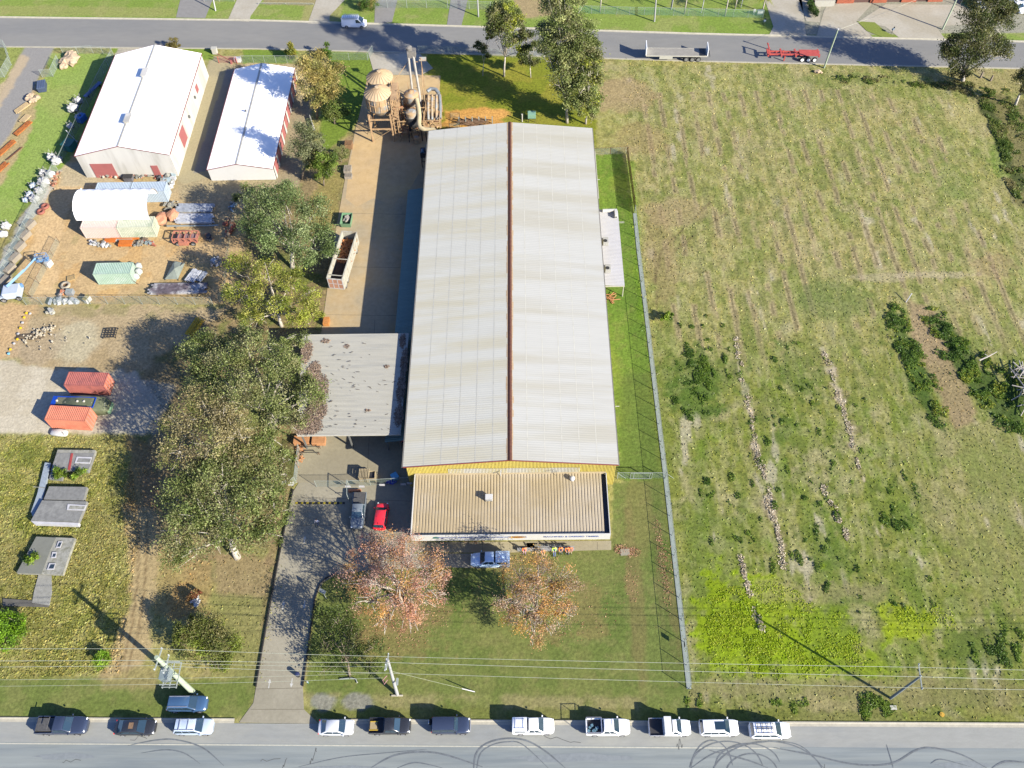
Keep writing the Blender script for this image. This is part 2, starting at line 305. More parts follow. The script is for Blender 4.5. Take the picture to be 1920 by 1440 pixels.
# understory west of yard
und=[(440,330),(560,330),(600,300),(665,240),(650,330),(630,500),(600,620),(560,840),(530,1010),(480,1290),(440,1290),(400,1100),(300,1050),(240,900),(260,800),(240,700),(330,620),(420,580),(430,430)]
m=poly(und,(160,142,104),2,3,1,rough=.06);mixc(m*ss(.5,.62,n2)*.7,O(128,122,76));mixc(m*ss(.5,.66,n4)*.5,O(182,158,116));mixc(m*ss(.55,.68,fbm(gx,gy,4,101))*.6,O(112,130,60))
poly([(598,320),(650,330),(630,420),(590,500),(580,420)],(166,154,92),2,2,.8);poly([(400,1060),(500,1020),(480,1290),(400,1290)],(152,152,92),2,3,.85);poly([(410,1040),(505,1050),(495,1120),(400,1120)],(176,150,118),2,3,.6)
# west rough block
m=poly([(-20,812),(250,815),(275,1000),(235,1262),(-20,1275)],(160,158,84),1,2,1,rough=.07);mixc(m*ss(.42,.6,n2)*.55,O(136,144,66));mixc(m*ss(.5,.64,n4)*.55,O(184,176,116));mixc(m*ss(.56,.68,1-n4)*.45,O(108,118,56));mixc(m*ss(.5,.66,fbm(gx,gy,6,401))*.5,O(174,166,110));mixc(m*ss(.5,.64,n1)*.4,O(150,140,84))
poly([(232,930),(300,960),(292,1130),(270,1260),(190,1275),(240,1130)],(196,174,130),2,2,.9,rough=.04)
poly([(240,820),(290,820),(310,960),(240,950)],(170,140,100),2,2,.7)
for k in(0,14):streak([(262+k,980),(258+k,1090),(246+k,1180),(215+k,1290)],.22,(140,118,84),.7,.5)
poly([(300,1020),(400,1060),(390,1180),(290,1150)],(176,154,104),2,3,.8);blob(345,1120,2,3,(196,156,100),.6,noise=1)
m=poly([(-20,1272),(490,1275),(462,1346),(-20,1346)],(124,138,70),1,2,1,rough=.04);mixc(m*ss(.5,.65,n2)*.5,O(146,146,88));mixc(m*ss(.55,.7,n4)*.3,O(104,124,54))
poly([(190,1262),(300,1262),(280,1300),(200,1300)],(176,158,112),2,3,.6);blob(190,1240,1.4,1.2,(130,165,40),.8)
# pale crushed-rock yard
m=poly([(-30,668),(90,688),(250,690),(300,760),(270,812),(-30,812)],(222,212,188),1,2,1,rough=.02);mixc(m*ss(.5,.62,n2)*.5,O(204,192,164));poly([(185,700),(330,720),(290,815),(190,812)],(190,186,170),1,3,.7)
# dirt lot
m=poly([(60,570),(440,575),(340,640),(250,700),(90,690),(-20,668),(-20,560)],(196,176,138),2,2,1,rough=.04);mixc(m*ss(.45,.6,n2)*.5,O(180,158,116));poly([(-20,560),(70,570),(30,670),(-20,675)],(226,190,140),2,3,.7)
poly([(75,565),(400,572),(330,600),(80,590)],(168,160,112),2,3,.6,patch=(n2,.35,.5));blob(140,640,4,5,(212,204,172),.7);blob(70,650,5,4,(190,172,142),.6)
# storage yard (orange clay)
m=poly([(70,345),(110,290),(470,330),(455,480),(430,570),(60,568),(30,520)],(222,192,142),1,2,1,rough=.03);mixc(m*ss(.5,.6,n2)*.55,O(226,182,118));mixc(m*ss(.52,.62,fbm(gx,gy,4,61))*.6,O(206,178,134));mixc(m*ss(.56,.66,fbm(gx,gy,7,63))*.6,O(190,174,122));mixc(m*ss(.55,.63,n4)*.3,O(186,160,118))
poly([(60,560),(70,400),(130,330),(150,345),(100,470),(110,560)],(236,204,154),2,3,.8);poly([(300,350),(470,345),(470,420),(330,400)],(196,178,142),2,2,.7)
poly([(330,330),(560,335),(560,350),(340,380)],(190,176,140),1,2,.8);poly([(115,300),(160,310),(230,345),(110,350)],(208,194,160),1,2,.8)
for a_ in[(100,320,1.6,3),(88,350,1.6,3),(75,372,1.4,3),(60,395,1.2,3),(42,420,1.2,4),(20,470,1.4,5),(5,510,1.6,5)]:blob(*a_,(216,214,206),.7,noise=1)
# between sheds
poly([(395,105),(440,105),(400,330),(345,345),(325,330)],(196,184,146),0,1,1,rough=.0);poly([(425,130),(445,128),(390,320),(362,325)],(150,150,148),0,1,.9)  # second strip paints the narrow shed's cast shade into the ground colour
poly([(545,130),(600,120),(560,345),(515,345)],(178,164,132),1,2,1,rough=.02)
# grass west of shed
m=poly([(70,100),(210,100),(215,110),(130,300),(100,330),(20,425),(-30,440),(-30,330),(20,240),(95,130)],(158,182,92),1,1,1,rough=.04);mixc(m*ss(.45,.6,n1)*.6,O(172,182,104));mixc(m*ss(.5,.66,n2)*.4,O(140,174,70))
poly([(-30,330),(30,210),(50,180),(75,150),(60,250),(0,350),(-20,370)],(206,178,138),2,2,.8);poly([(45,84),(105,84),(70,150),(20,250),(-40,330),(-60,260),(0,180)],(168,166,162),0,2,1,rough=0)
poly([(30,95),(55,110),(0,200),(-50,260),(-60,210)],(212,192,158),1,2,.9);poly([(-60,84),(48,84),(10,150),(-80,220)],(160,170,92),1,2,1)
poly([(210,86),(400,90),(400,112),(215,112)],(140,165,66),1,1,1,rough=.03);poly([(225,86),(280,87),(275,100),(215,102)],(196,190,172),0,1,1)
poly([(455,92),(560,95),(545,118),(455,118)],(132,158,62),1,1,1,rough=.03);poly([(430,118),(560,120),(560,132),(430,130)],(205,186,146),1,1,.9)
# north verge
m=poly([(-200,-40),(2200,-10),(2100,88),(-200,33)],(146,168,78),0,1,1,rough=.03);mixc(m*ss(.5,.65,n2)*.5,O(172,172,110));mixc(m*ss(.5,.65,n1)*.4,O(128,160,60))
poly([(0,10),(330,14),(330,32),(0,28)],(176,172,110),1,2,.5);poly([(570,10),(640,10),(640,40),(565,40)],(184,172,120),1,2,.6);poly([(500,-10),(600,-10),(590,10),(490,8)],(176,158,122),1,1,.8);poly([(960,-5),(1030,0),(1035,28),(985,35)],(186,164,124),1,2,.9)
poly([(1500,0),(1900,-20),(2000,60),(1500,66)],(176,172,158),0,1,.9);blob(1730,25,7,4,(196,180,156),.6)
# flatten under slabs and roads; micro relief
amp*=((gx>-122)&(gx<115)&(gy>12)&(gy<186))
gz=-amp*(.75*n4+.25*fbm(gx,gy,.5,55,2))-.001
flat=((gy<26.6))|((gy>143)&(gy<172)&False);gz[flat]=-.02
ny,nx=GX.shape;I=np.arange(NG).reshape(ny,nx);Q=np.stack([I[:-1,:-1].ravel(),I[:-1,1:].ravel(),I[1:,1:].ravel(),I[1:,:-1].ravel()],1)
C4=np.concatenate([C,np.clip(.25+amp/.055*.75,0,1)[:,None]],1)
gm=attrmat('ground_cover',fine=2.4,fvar=.42,bump=.5,midsc=.8,midvar=.14)
g=struct(npmesh('ground',np.stack([gx,gy,gz-.012],1),Q,gm,C4,smooth=True))
GCOL=C;GXS=xs;GYS=ys
def sampcol(x,y):
    i=np.clip(np.searchsorted(xs,x),0,nx-1);j=np.clip(np.searchsorted(ys,y),0,ny-1);return C[j*nx+i],amp[j*nx+i]
# ---------------------------------------------------------------- roads and slabs
def slabmat(name,col,col2,rough=.85,stain=None):return M(name,col,rough,var=.1,scale=2.2,col2=col2,c2scale=.12,c2amt=.9,bump=.15,spec=.25)
def sheet(name,pts,mat,z0,z1=None,world=False):
    b=MB();pp=pts if world else P(*pts)
    if z1 is None:
        n=len(pp);a=sum(pp[i][0]*pp[(i+1)%n][1]-pp[(i+1)%n][0]*pp[i][1] for i in range(n));pp=pp if a>0 else pp[::-1];b.quad(*[(p[0],p[1],z0) for p in pp])
    else:b.prism([p[:2] for p in pp],z0,z1)
    return struct(b.build(name,mat))
AS1=M('asphalt_near',O(162,170,169),.85,var=.09,scale=1.6,col2=O(142,152,156),c2scale=.5,c2amt=.75,bump=.2,stretch=(.06,1.0,1),spec=.3)
AS2=M('asphalt_far',O(150,150,147),.85,var=.05,scale=.9,col2=O(158,157,152),c2scale=.1,c2amt=.8,bump=.2,stretch=(.4,1.4,1))
AS3=M('asphalt_shoulder',O(176,178,172),.88,var=.07,scale=1.5,col2=O(166,170,168),c2scale=.2,bump=.2,stretch=(.4,1.4,1))
KB=M('kerb_concrete',O(205,200,182),.85,var=.14,scale=1.3,bump=.2)
CO=slabmat('driveway_concrete',O(186,180,160),O(172,166,146));CO2=slabmat('pale_concrete',O(208,202,186),O(196,188,168))
YARD=M('yard_concrete',O(212,186,140),.9,var=.13,scale=1.2,col2=O(194,178,146),c2scale=.15,c2amt=.9,bump=.15)
ORN=M('sawdust_concrete',O(228,196,142),.95,var=.15,scale=.8,col2=O(216,188,142),c2scale=.2,c2amt=.9,bump=.3)
K0,K1=G(-600,1343),G(2600,1361)
def kline(x,off=0):t=(x-K0[0])/(K1[0]-K0[0]);return K0[1]+t*(K1[1]-K0[1])+off
X0,X1=-420,420
sheet('road_near',[(X0,kline(X0,-13.2),0),(X1,kline(X1,-13.2),0),(X1,kline(X1,-.45),0),(X0,kline(X0,-.45),0)],AS1,.004,world=True)
sheet('road_shoulder',[(X0,kline(X0,-2.75),0),(X1,kline(X1,-2.75),0),(X1,kline(X1,-.45),0),(X0,kline(X0,-.45),0)],AS3,.008,world=True)
sheet('edge_line',[(X0,kline(X0,-2.98),0),(G(1460,1390)[0],kline(G(1460,1390)[0],-2.98),0),(G(1460,1390)[0],kline(G(1460,1390)[0],-2.84),0),(X0,kline(X0,-2.84),0)],M('line_paint',O(214,212,196),.7,var=.15,scale=3),.012,world=True)
def kerb(name,pts,w,h,up):
    b=MB()
    for (x0,y0),(x1,y1) in zip(pts,pts[1:]):
        b.add([(x0,y0,0),(x1,y1,0),(x1,y1+up*w*.6,.02),(x0,y0+up*w*.6,.02),(x0,y0+up*w*.75,h),(x1,y1+up*w*.75,h),(x1,y1+up*w,h),(x0,y0+up*w,h),(x0,y0+up*w,-.1),(x1,y1+up*w,-.1)],[(0,1,2,3),(3,2,5,4),(4,5,6,7),(7,6,9,8)] if up>0 else [(3,2,1,0),(4,5,2,3),(7,6,5,4),(8,9,6,7)])
    return struct(b.build(name,KB))
dl,dr=G(440,1350)[0],G(600,1352)[0]
kerb('kerb',[(X0,kline(X0,-.45)),(dl,kline(dl,-.45))],.55,.12,1);kerb('kerb',[(dr,kline(dr,-.45)),(X1,kline(X1,-.45))],.55,.12,1)
FS=[G(*p) for p in[(-700,68),(0,86),(480,90),(960,102),(1300,113),(1920,127),(2700,148)]];FN=[G(*p) for p in[(-700,8),(0,34),(480,40),(960,54),(1300,65),(1920,80),(2700,100)]]
sheet('road_far',[tuple(p) for p in FS]+[tuple(p) for p in FN[::-1]],AS2,.006,world=True)
kerb('kerb',[(p[0],p[1]) for p in FS],.45,.1,-1);kerb('kerb',[(p[0],p[1]) for p in FN],.55,.12,1)
# driveways beyond the far road
DV=M('grey_drive',O(158,156,152),.9,var=.1,scale=1.2,bump=.2)
for pts,mt in [([(330,33),(345,-30),(410,-30),(385,34)],DV),([(427,38),(455,-25),(510,-25),(470,30),(467,41)],CO2),([(577,44),(600,-20),(665,-20),(618,30),(618,46)],CO2),([(702,44),(704,-20),(750,-20),(735,42)],DV),([(838,47),(848,-20),(882,-20),(865,49)],DV),([(1440,70),(1450,50),(1425,-30),(1500,-30),(1512,70)],CO2),([(1530,71),(1545,20),(1570,-20),(1660,-20),(1605,40),(1640,73)],CO2),([(1690,74),(1660,50),(1610,40),(1660,8),(1900,10),(1820,45),(1755,50),(1775,77)],CO2),([(1512,40),(1494,-10),(1540,-10),(1537,42)],CO2)]:
    sheet('driveway_apron',pts,mt,.010)
blobg=lambda *a:None
b=MB();pp=[(G(*q)) for q in[(1607,40),(1640,42),(1662,60),(1685,72),(1660,72),(1625,58)]];b.prism([p[:2] for p in pp],.01,.03);struct(b.build('grass_island',M('lawn_island',O(140,155,62),.95,var=.2,scale=4,bump=.5)))
# site driveway and yard
sheet('driveway',[(548,925),(560,905),(776,905),(776,1038),(955,1038),(955,1066),(850,1064),(700,1068),(630,1078),(606,1092),(592,1120),(582,1180),(568,1288),(570,1330),(598,1357),(448,1355),(475,1318),(480,1290),(505,1150),(530,1010)],CO,.012)
sheet('yard_slab',[(776,905),(556,905),(552,880),(568,800),(600,640),(614,540),(630,430),(648,330),(668,235),(690,180),(800,225),(800,300),(810,620),(776,905)],YARD,.010)
sheet('loading_slab',[(776,905),(556,905),(552,880),(562,830),(580,740),(600,640),(700,640),(800,640),(812,700)],slabmat('loading_concrete',O(184,176,150),O(172,164,140)),.0115)
sheet('sawdust_floor',[(668,240),(655,312),(648,372),(668,388),(700,372),(735,384),(765,360),(800,300),(820,243),(826,142),(790,141),(690,141),(684,170)],ORN,.014)
sheet('plant_drive',[(690,98),(702,140),(790,141),(812,128),(786,99)],CO2,.012)
sheet('footpath',[(776,1017),(1146,1014),(1146,1031),(958,1036),(776,1036)],slabmat('path_concrete',O(196,186,154),O(186,176,146)),.016)
sheet('drain_pit',[(1163,1030),(1180,1029),(1181,1041),(1164,1042)],CO,.0,.06)
# joints
b=MB();JM=M('joint',O(120,112,96),.9)
def jline(a,c,wd=.05,z=.017):
    A,B=G(*a),G(*c);d=(B-A).normalized();n=Vector((-d.y,d.x,0))*wd/2;b.quad(*[(q.x,q.y,z) for q in(A-n,B-n,B+n,A+n)])
for a,c in[((478,1292),(567,1290)),((470,1330),(570,1330)),((500,1180),(583,1180)),((650,1040),(640,1090)),((703,940),(690,1066)),((776,940),(552,932)),((545,985),(640,985)),((905,1018),(905,1034)),((1120,1016),(1120,1031)),((703,600),(688,905)),((640,400),(765,402)),((622,500),(756,502)),((606,590),(745,592))]:jline(a,c)
struct(b.build('slab_joints',JM))
# dark landscaping edge along driveway
def edging(name,pts,label):
    b=MB();q=[G(*p) for p in pts];b.tube([(p.x,p.y,.12) for p in q],.11,6);o=b.build(name,M('pipe_rail',O(52,50,48),.6));tagp(o,label,'kerb rail');
edging('kerb_rail',[(550,918),(530,1010),(505,1140),(480,1288)],'long dark low rail on the left edge of the driveway')
edging('kerb_rail',[(632,1076),(612,1084),(600,1096),(590,1125),(580,1200),(568,1287)],'curved dark low rail on the lawn side of the driveway')
# cracks and old patches
b=MB();rr=random.Random(5)
for k in range(16):
    x=rr.uniform(-70,70);y=kline(x,rr.uniform(-8,-1));p=[(x,y)]
    for j in range(rr.randint(4,9)):x+=rr.uniform(.1,.9)*(1 if k%3 else .15);y+=rr.uniform(-.35,.35)*(1 if k%3 else 2);p.append((x,y))
    for (xa,ya),(xb,yb) in zip(p,p[1:]):
        d=Vector((xb-xa,yb-ya,0)).normalized();n=Vector((-d.y,d.x,0))*.035;b.quad((xa-n.x,ya-n.y,.0135),(xb-n.x,yb-n.y,.0135),(xb+n.x,yb+n.y,.0135),(xa+n.x,ya+n.y,.0135))
struct(b.build('road_cracks',M('crack',O(112,114,112),.9)))
b=MB()
for x,o,w_,h_ in((-55,-4.3,7,.7),(-22,-5.4,11,.5),(5,-4.1,14,.9),(33,-5.9,9,.6),(50,-4.6,6,.8),(-38,-6.4,5,1.0),(14,-6.6,8,.6)):
    n=14;b.add([(x+w_*.5*math.cos(2*math.pi*i/n)*(1+.15*math.sin(i*3)),kline(x,o)+h_*.5*math.sin(2*math.pi*i/n)*(1+.3*math.cos(i*2)),.0125) for i in range(n)],[tuple(range(n))])
struct(b.build('worn_patches',M('worn_asphalt',O(150,158,162),.85,var=.12,scale=2)))
# skid marks
SK=M('tyre_mark',O(120,127,133),.8,var=.3,scale=2.0);b=MB()
def skid(pts,wd=.16,z=.016):
    q=[G(*p) for p in pts];out=[]
    for i in range(len(q)-1):
        p0=q[max(i-1,0)];p1=q[i];p2=q[i+1];p3=q[min(i+2,len(q)-1)]
        for k in range(6):
            t=k/6;out.append(.5*((2*p1)+(-p0+p2)*t+(2*p0-5*p1+4*p2-p3)*t*t+(-p0+3*p1-3*p2+p3)*t**3))
    out.append(q[-1]);b2=[]
    for i,p in enumerate(out):
        d=(out[min(i+1,len(out)-1)]-out[max(i-1,0)]);d=d.normalized() if d.length>0 else Vector((1,0,0));n=Vector((-d.y,d.x,0))*wd/2*min(1,.3+i*.15,.3+(len(out)-1-i)*.15);b2+=[(p.x-n.x,p.y-n.y,z),(p.x+n.x,p.y+n.y,z)]
    b.add(b2,[(2*i,2*i+2,2*i+3,2*i+1) for i in range(len(out)-1)])
skid([(240,1398),(290,1388),(330,1387),(380,1402),(420,1436)]);skid([(265,1412),(310,1406),(345,1412),(375,1432)],.13)
skid([(695,1440),(735,1418),(780,1410),(830,1414),(905,1438)],.2,.017);skid([(560,1438),(640,1420),(720,1412),(800,1405)],.09,.018);skid([(745,1440),(780,1430),(830,1440)],.14,.019)
skid([(888,1450),(892,1415),(910,1395),(945,1385),(985,1388),(1022,1408),(1060,1440)],.2,.020);skid([(893,1450),(900,1415),(920,1398),(950,1391),(980,1396),(1028,1440)],.13,.021)
for k,(cx,cy,rx,ry) in enumerate([(1402,1440,62,46),(1410,1455,50,42),(1335,1450,40,62),(1362,1448,70,58),(1440,1470,110,80)]):
    skid([(cx-rx*math.cos(t),cy-ry*math.sin(t)) for t in np.linspace(.15,2.9,9)],.15,.022+.001*k)
skid([(1296,1440),(1340,1412),(1400,1396),(1450,1390)],.12,.028);skid([(1330,1407),(1400,1425),(1440,1440)],.18,.029)
skid([(1450,1402),(1520,1415),(1600,1433),(1670,1432),(1715,1408),(1745,1402),(1800,1414),(1850,1440)],.18,.030);skid([(1440,1388),(1500,1398),(1545,1440)],.12,.031);skid([(1860,1440),(1885,1428),(1925,1430)],.2,.032);skid([(1745,1432),(1765,1424),(1820,1438)],.1,.033)
skid([(1662,1396),(1668,1415),(1675,1440)],.1,.034)
struct(b.build('tyre_marks',SK))
# painted arrows on the driveway
b=MB();
for (px,py,dr_) in[(505,1282,1),(547,1280,-1),(531,1135,1),(571,1133,-1),(571,1012,1)]:
    c=G(px,py);s=dr_
    b.quad(*[(c.x+a,c.y+s*e,.018) for a,e in((-.06,-.55),(.06,-.55),(.06,.1),(-.06,.1))]);b.quad(*[(c.x+a,c.y+s*e,.018) for a,e in((-.22,.1),(.22,.1),(0,.6))])
o=b.build('painted_arrows',M('arrow_paint',O(225,225,218),.7));struct(o)
b=MB();b.cm=0
for k in range(18):
    a=G(556+k*5.2,943.5);b.cm=k%2;b.box((a.x,a.y,.04),(.3,.3,.06))
tagp(b.build('speed_hump',[M('hump_yellow',O(200,180,50),.7),M('hump_black',O(45,45,48),.7)]),'black and yellow striped speed hump across the driveway below the gate','speed hump')
# ---------------------------------------------------------------- buildings
def tex(s,size,loc,mat,parent,name='lettering',rx=math.pi/2,rz=0,ext=.01,al='CENTER',bold=0):
    cu=bpy.data.curves.new('t','FONT');cu.body=s;cu.size=size;cu.extrude=ext;cu.align_x=al;cu.align_y='CENTER';cu.offset=bold
    o=bpy.data.objects.new('t',cu);link(o);dg=bpy.context.evaluated_depsgraph_get();me=bpy.data.meshes.new_from_object(o.evaluated_get(dg));bpy.data.objects.remove(o);me.materials.clear();me.materials.append(mat);me.name=name
    r=bpy.data.objects.new(name,me);link(r);r.location=loc;r.rotation_euler=(rx,0,rz)
    if parent:r.parent=parent;r.location=Vector(loc)-parent.location
    return r
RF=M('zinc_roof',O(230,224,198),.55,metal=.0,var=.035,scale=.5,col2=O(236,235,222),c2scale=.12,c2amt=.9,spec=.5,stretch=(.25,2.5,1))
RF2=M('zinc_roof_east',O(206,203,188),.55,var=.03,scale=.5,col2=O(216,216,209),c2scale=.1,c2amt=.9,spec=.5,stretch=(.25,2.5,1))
RUST=M('rusty_capping',O(104,62,48),.85,var=.35,scale=3);TRIM=M('maroon_trim',O(150,70,66),.7,var=.1)
YEL=M('yellow_sheet',O(222,204,104),.6,var=.1,scale=1.5,col2=O(170,130,30),c2scale=3,c2amt=.25,stretch=(4,4,.4));WHS=M('white_sheet',O(214,212,200),.6,var=.08,scale=2)
GRW=M('grey_wall',O(120,122,120),.8)
xL,xR,y0,y1,ze,xr,zr=-16.6,12.3,56.9,124.55,6.05,-2.2,7.65
wh=thing('warehouse','long pale ribbed-roof warehouse with rusty ridge capping and yellow front wall','warehouse',((xL+xR)/2,(y0+y1)/2,0))
b=MB().corr((xL,y0,ze),(xL,y1,ze),(xr,y1,zr),(xr,y0,zr),.36,.008);b.quad((xL,y0,ze-.02),(xr,y0,zr-.02),(xr,y1,zr-.02),(xL,y1,ze-.02))
b.build('roof',RF,wh,world=True)['label']='western roof slope, slightly warmer grey'
b=MB().corr((xR,y0,ze),(xR,y1,ze),(xr,y1,zr),(xr,y0,zr),.36,.008);b.quad((xR,y0,ze-.02),(xR,y1,ze-.02),(xr,y1,zr-.02),(xr,y0,zr-.02));b.build('roof',RF2,wh,world=True)
b=MB();b.add([(xr-.28,y0-.05,zr-.0),(xr,y0-.05,zr+.12),(xr+.28,y0-.05,zr),(xr-.28,y1+.05,zr),(xr,y1+.05,zr+.12),(xr+.28,y1+.05,zr)],[(0,1,4,3),(1,2,5,4),(0,2,1),(3,4,5)]);b.build('ridge_capping',RUST,wh,world=True)
b=MB()
for k in range(60):
    for s_ in(-1,1):
        ya=y0+k*(y1-y0)/60;yb2=ya+(y1-y0)/60;o0=.26;o1=.34+.22*random.random();z0_=zr-(zr-ze)*o0/(14.4)+.012;z1_=zr-(zr-ze)*o1/(14.4)+.012
        b.quad(*[(xr+s_*o,y,z) for o,y,z in((o0,ya,z0_),(o1,ya,z1_),(o1,yb2,z1_),(o0,yb2,z0_))][::s_])
b.build('rust_stain',M('rust_stain',O(214,184,146),.7,var=.2,scale=3),wh,world=True)
sl_=(zr-ze)/(xr-xL);b=MB()
b.add([(xL,y0-.05,ze-.14),(xr,y0-.05,zr-.14),(xR,y0-.05,ze-.14),(xR,y0-.05,ze+.05),(xr,y0-.05,zr+.05),(xL,y0-.05,ze+.05),(xL,y0+.0,ze+.06),(xr,y0+.0,zr+.06),(xR,y0+.0,ze+.06)],[(0,1,4,5),(1,2,3,4),(5,4,7,6),(4,3,8,7)]);b.build('barge_capping',TRIM,wh,world=True)
b=MB();b.bx(xL-.16,xL,y0,y1,ze-.16,ze-.02);b.bx(xR,xR+.14,y0,y1,ze-.16,ze-.02);b.build('gutter',M('gutter_metal',O(150,146,136),.5),wh,world=True)
# front wall: yellow ribbed sheet with white band
wx0,wx1,yw=xL+.35,xR-.3,y0+.25
def wz(x):return ze+(zr-ze)*(1-abs(x-xr)/(xr-xL if x<xr else xR-xr))-.1
b=MB();n=150
vs=[];fs=[]
for i in range(n*4+1):
    x=wx0+(wx1-wx0)*i/(n*4);d=(0,0,-.05,-.05)[i%4]
    vs+=[(x,yw+d,0),(x,yw+d,wz(x))]
b.add(vs,[(2*i,2*i+2,2*i+3,2*i+1) for i in range(n*4)]);b.build('front_wall',YEL,wh,world=True)
b=MB();vs=[];xa,xb=-10.7,7.2
for i in range(92*4+1):
    x=xa+(xb-xa)*i/(92*4);d=(0,0,-.05,-.05)[i%4];vs+=[(x,yw-.03+d,3.3),(x,yw-.03+d,5.1 )]
b.add(vs,[(2*i,2*i+2,2*i+3,2*i+1) for i in range(92*4)]);b.build('skylight_band',WHS,wh,world=True)
b=MB();b.bx(xL+.3,xL+.45,y0+.4,y1-.3,0,ze-.12);b.bx(xR-.45,xR-.32,y0+.4,y1-.3,0,ze-.12);b.bx(xL+.5,xR-.5,y1-.4,y1-.3,0,ze);b.build('side_wall',YEL,wh,world=True)
b=MB()
for y in(60,74,88,101,113,121):MB().bx(xR-.3,xR-.18,y-.06,y+.06,0,ze-.1).build('downpipe',WHS,wh,world=True)
b.bx(xR+.14,xR+.4,108.5,120,4.6,4.75);b.build('wall_tray',WHS,wh,world=True)
b=MB().cyl((G(1150,748,3)[0],67,4.8),(xR+.9,67,4.8),.06);b.cyl((xR-.2,113,4.6),(xR+.8,113.1,4.6),.05);b.build('vent_pipe',WHS,wh,world=True)
b=MB()
for k in range(1,6):
    for s_,xe in((-1,xL),(1,xR)):
        x=xr+(xe-xr)*k/6.2;b.quad(*[(x+d,y,wz(x+d)+.1+.013) for d,y in((-.05,y0+.1),(.05,y0+.1),(.05,y1-.1),(-.05,y1-.1))])
b.build('fixing_lines',M('roof_seam',O(226,224,210),.6),wh,world=True)
# side awning on the west wall, in shade
aw=[G(765,350,3.4),G(742,625,3.4)]
b=MB().corr((aw[0][0]-.0,62.5,3.1),(aw[0][0],112.8,3.1),(xL+.3,112.8,3.7),(xL+.3,62.5,3.7),.3,.04);b.build('side_awning',M('awning_sheet',O(122,152,146),.5,var=.1,scale=.8,stretch=(.4,3,1)),wh,world=True)
b=MB()
for y in np.arange(63,113,8.2):b.bx(aw[0][0]+.05,aw[0][0]+.2,y,y+.15,0,3.08)
b.build('awning_posts',GRW,wh,world=True)
# ---- office
ox0,ox1,oy0,oy1,oz=-15.3,10.85,47.95,57.0,3.7
of=thing('office_building','low office with tan ribbed roof and white lettered fascia in front of the warehouse','office',((ox0+ox1)/2,(oy0+oy1)/2,0))
TAN=M('tan_roof',O(204,186,150),.55,var=.06,scale=.6,col2=O(214,200,174),c2scale=.12,c2amt=.8,spec=.4)
b=MB();nr=62;vs=[]
for i in range(nr):
    for f,h in((0,0),(.22,0),(.34,.06),(.9,.06)):
        x=ox0+.1+(ox1-.75-ox0-.1)*(i+f)/nr;vs+=[(x,oy0+.12,3.22+h),(x,oy1,3.55+h)]
vs+=[(ox1-.75,oy0+.12,3.22),(ox1-.75,oy1,3.55)];b.add(vs,[(2*i,2*i+2,2*i+3,2*i+1) for i in range(len(vs)//2-1)]);b.build('roof',TAN,of,world=True)
b=MB();b.bx(ox0+.1,ox1-.1,oy0+.12,oy1,3.0,3.2);b.build('roof_deck',M('box_gutter',O(70,76,84),.6),of,world=True)
OW=M('office_wall',O(222,216,200),.8,var=.06);FA=M('fascia_white',O(236,236,232),.6,var=.05,scale=2)
b=MB();b.bx(ox0,ox1,oy0-.0,oy0+.1,2.15,3.8);b.bx(ox1-.1,ox1,oy0+.1,oy1+.0,2.35,3.7);b.bx(ox0,ox0+.12,oy0+.1,oy1,2.9,3.72);b.build('fascia',FA,of,world=True)
b=MB();b.bx(ox0+.05,ox1-.1,oy1-.0,oy1+.12,3.3,3.85);b.build('roof_flashing',M('tan_flashing',O(214,196,160),.6),of,world=True)
b=MB();b.bx(ox0+.35,ox1-.35,oy0+1.1,oy0+1.3,0,3.0);b.bx(ox0+.2,ox0+.35,oy0+1.1,oy1-.1,0,3.0);b.bx(ox1-.35,ox1-.2,oy0+1.1,oy1-.1,0,3.0);b.bx(ox0+.35,ox1-.35,oy1-.2,oy1-.05,0,3.0);b.build('wall',OW,of,world=True)
gl=M('window_glass',(.02,.03,.04),.12,spec=.8,var=.05)
for xa,xb in[(-9.4,-4.0),(-1.2,.6),(3.6,6.0),(7.2,9.4)]:
    w_=MB();w_.bx(xa,xb,oy0+1.04,oy0+1.097,.9,2.1);f=w_.build('window',gl,of,world=True)
    w_=MB();w_.bx(xa-.06,xb+.06,oy0+1.0,oy0+1.1,.82,.9);w_.bx(xa-.06,xb+.06,oy0+1.0,oy0+1.1,2.1,2.16);w_.build('frame',M('alu_frame',O(190,190,188),.4),of,world=True)
b=MB();b.bx(1.5,2.5,oy0+1.02,oy0+1.097,0,2.1);b.build('door',M('door_grey',O(110,112,118),.6),of,world=True)
BL=M('sign_blue',O(60,90,170),.6);GN=M('sign_green',O(70,140,80),.6)
fx=lambda px:G(px,1010,3.1)[0]
tex('MACHINED & DRESSED TIMBER',.52,((fx(1045)+fx(1097))/2,oy0-.012,3.1),BL,of,bold=.008)
tex('HARDWOOD SLEEPERS, POSTS & LANDSCAPE TIMBERS',.50,((fx(848)+fx(951))/2,oy0-.012,3.12),BL,of,bold=.008)
b=MB();c=(fx(970),oy0-.016,3.1);vs=[(c[0]+1.2*math.cos(t),c[1],c[2]+.34*math.sin(t)) for t in np.linspace(0,2*math.pi,28,endpoint=False)];b.add(vs,[tuple(range(28))]);b.build('logo_oval',M('logo_gold',O(240,190,70),.6),of,world=True)
tex('TIMBERS',.36,(c[0],c[1]-.01,c[2]),M('logo_brown',O(150,70,30),.6),of,bold=.01)
b=MB();c=(fx(817),oy0-.012,3.1);b.add([(c[0]-.45,c[1],2.85),(c[0]+.45,c[1],2.85),(c[0]+.35,c[1],3.3),(c[0],c[1],3.45),(c[0]-.35,c[1],3.3)],[(0,1,2,3,4)]);b.build('logo_leaf',GN,of,world=True)
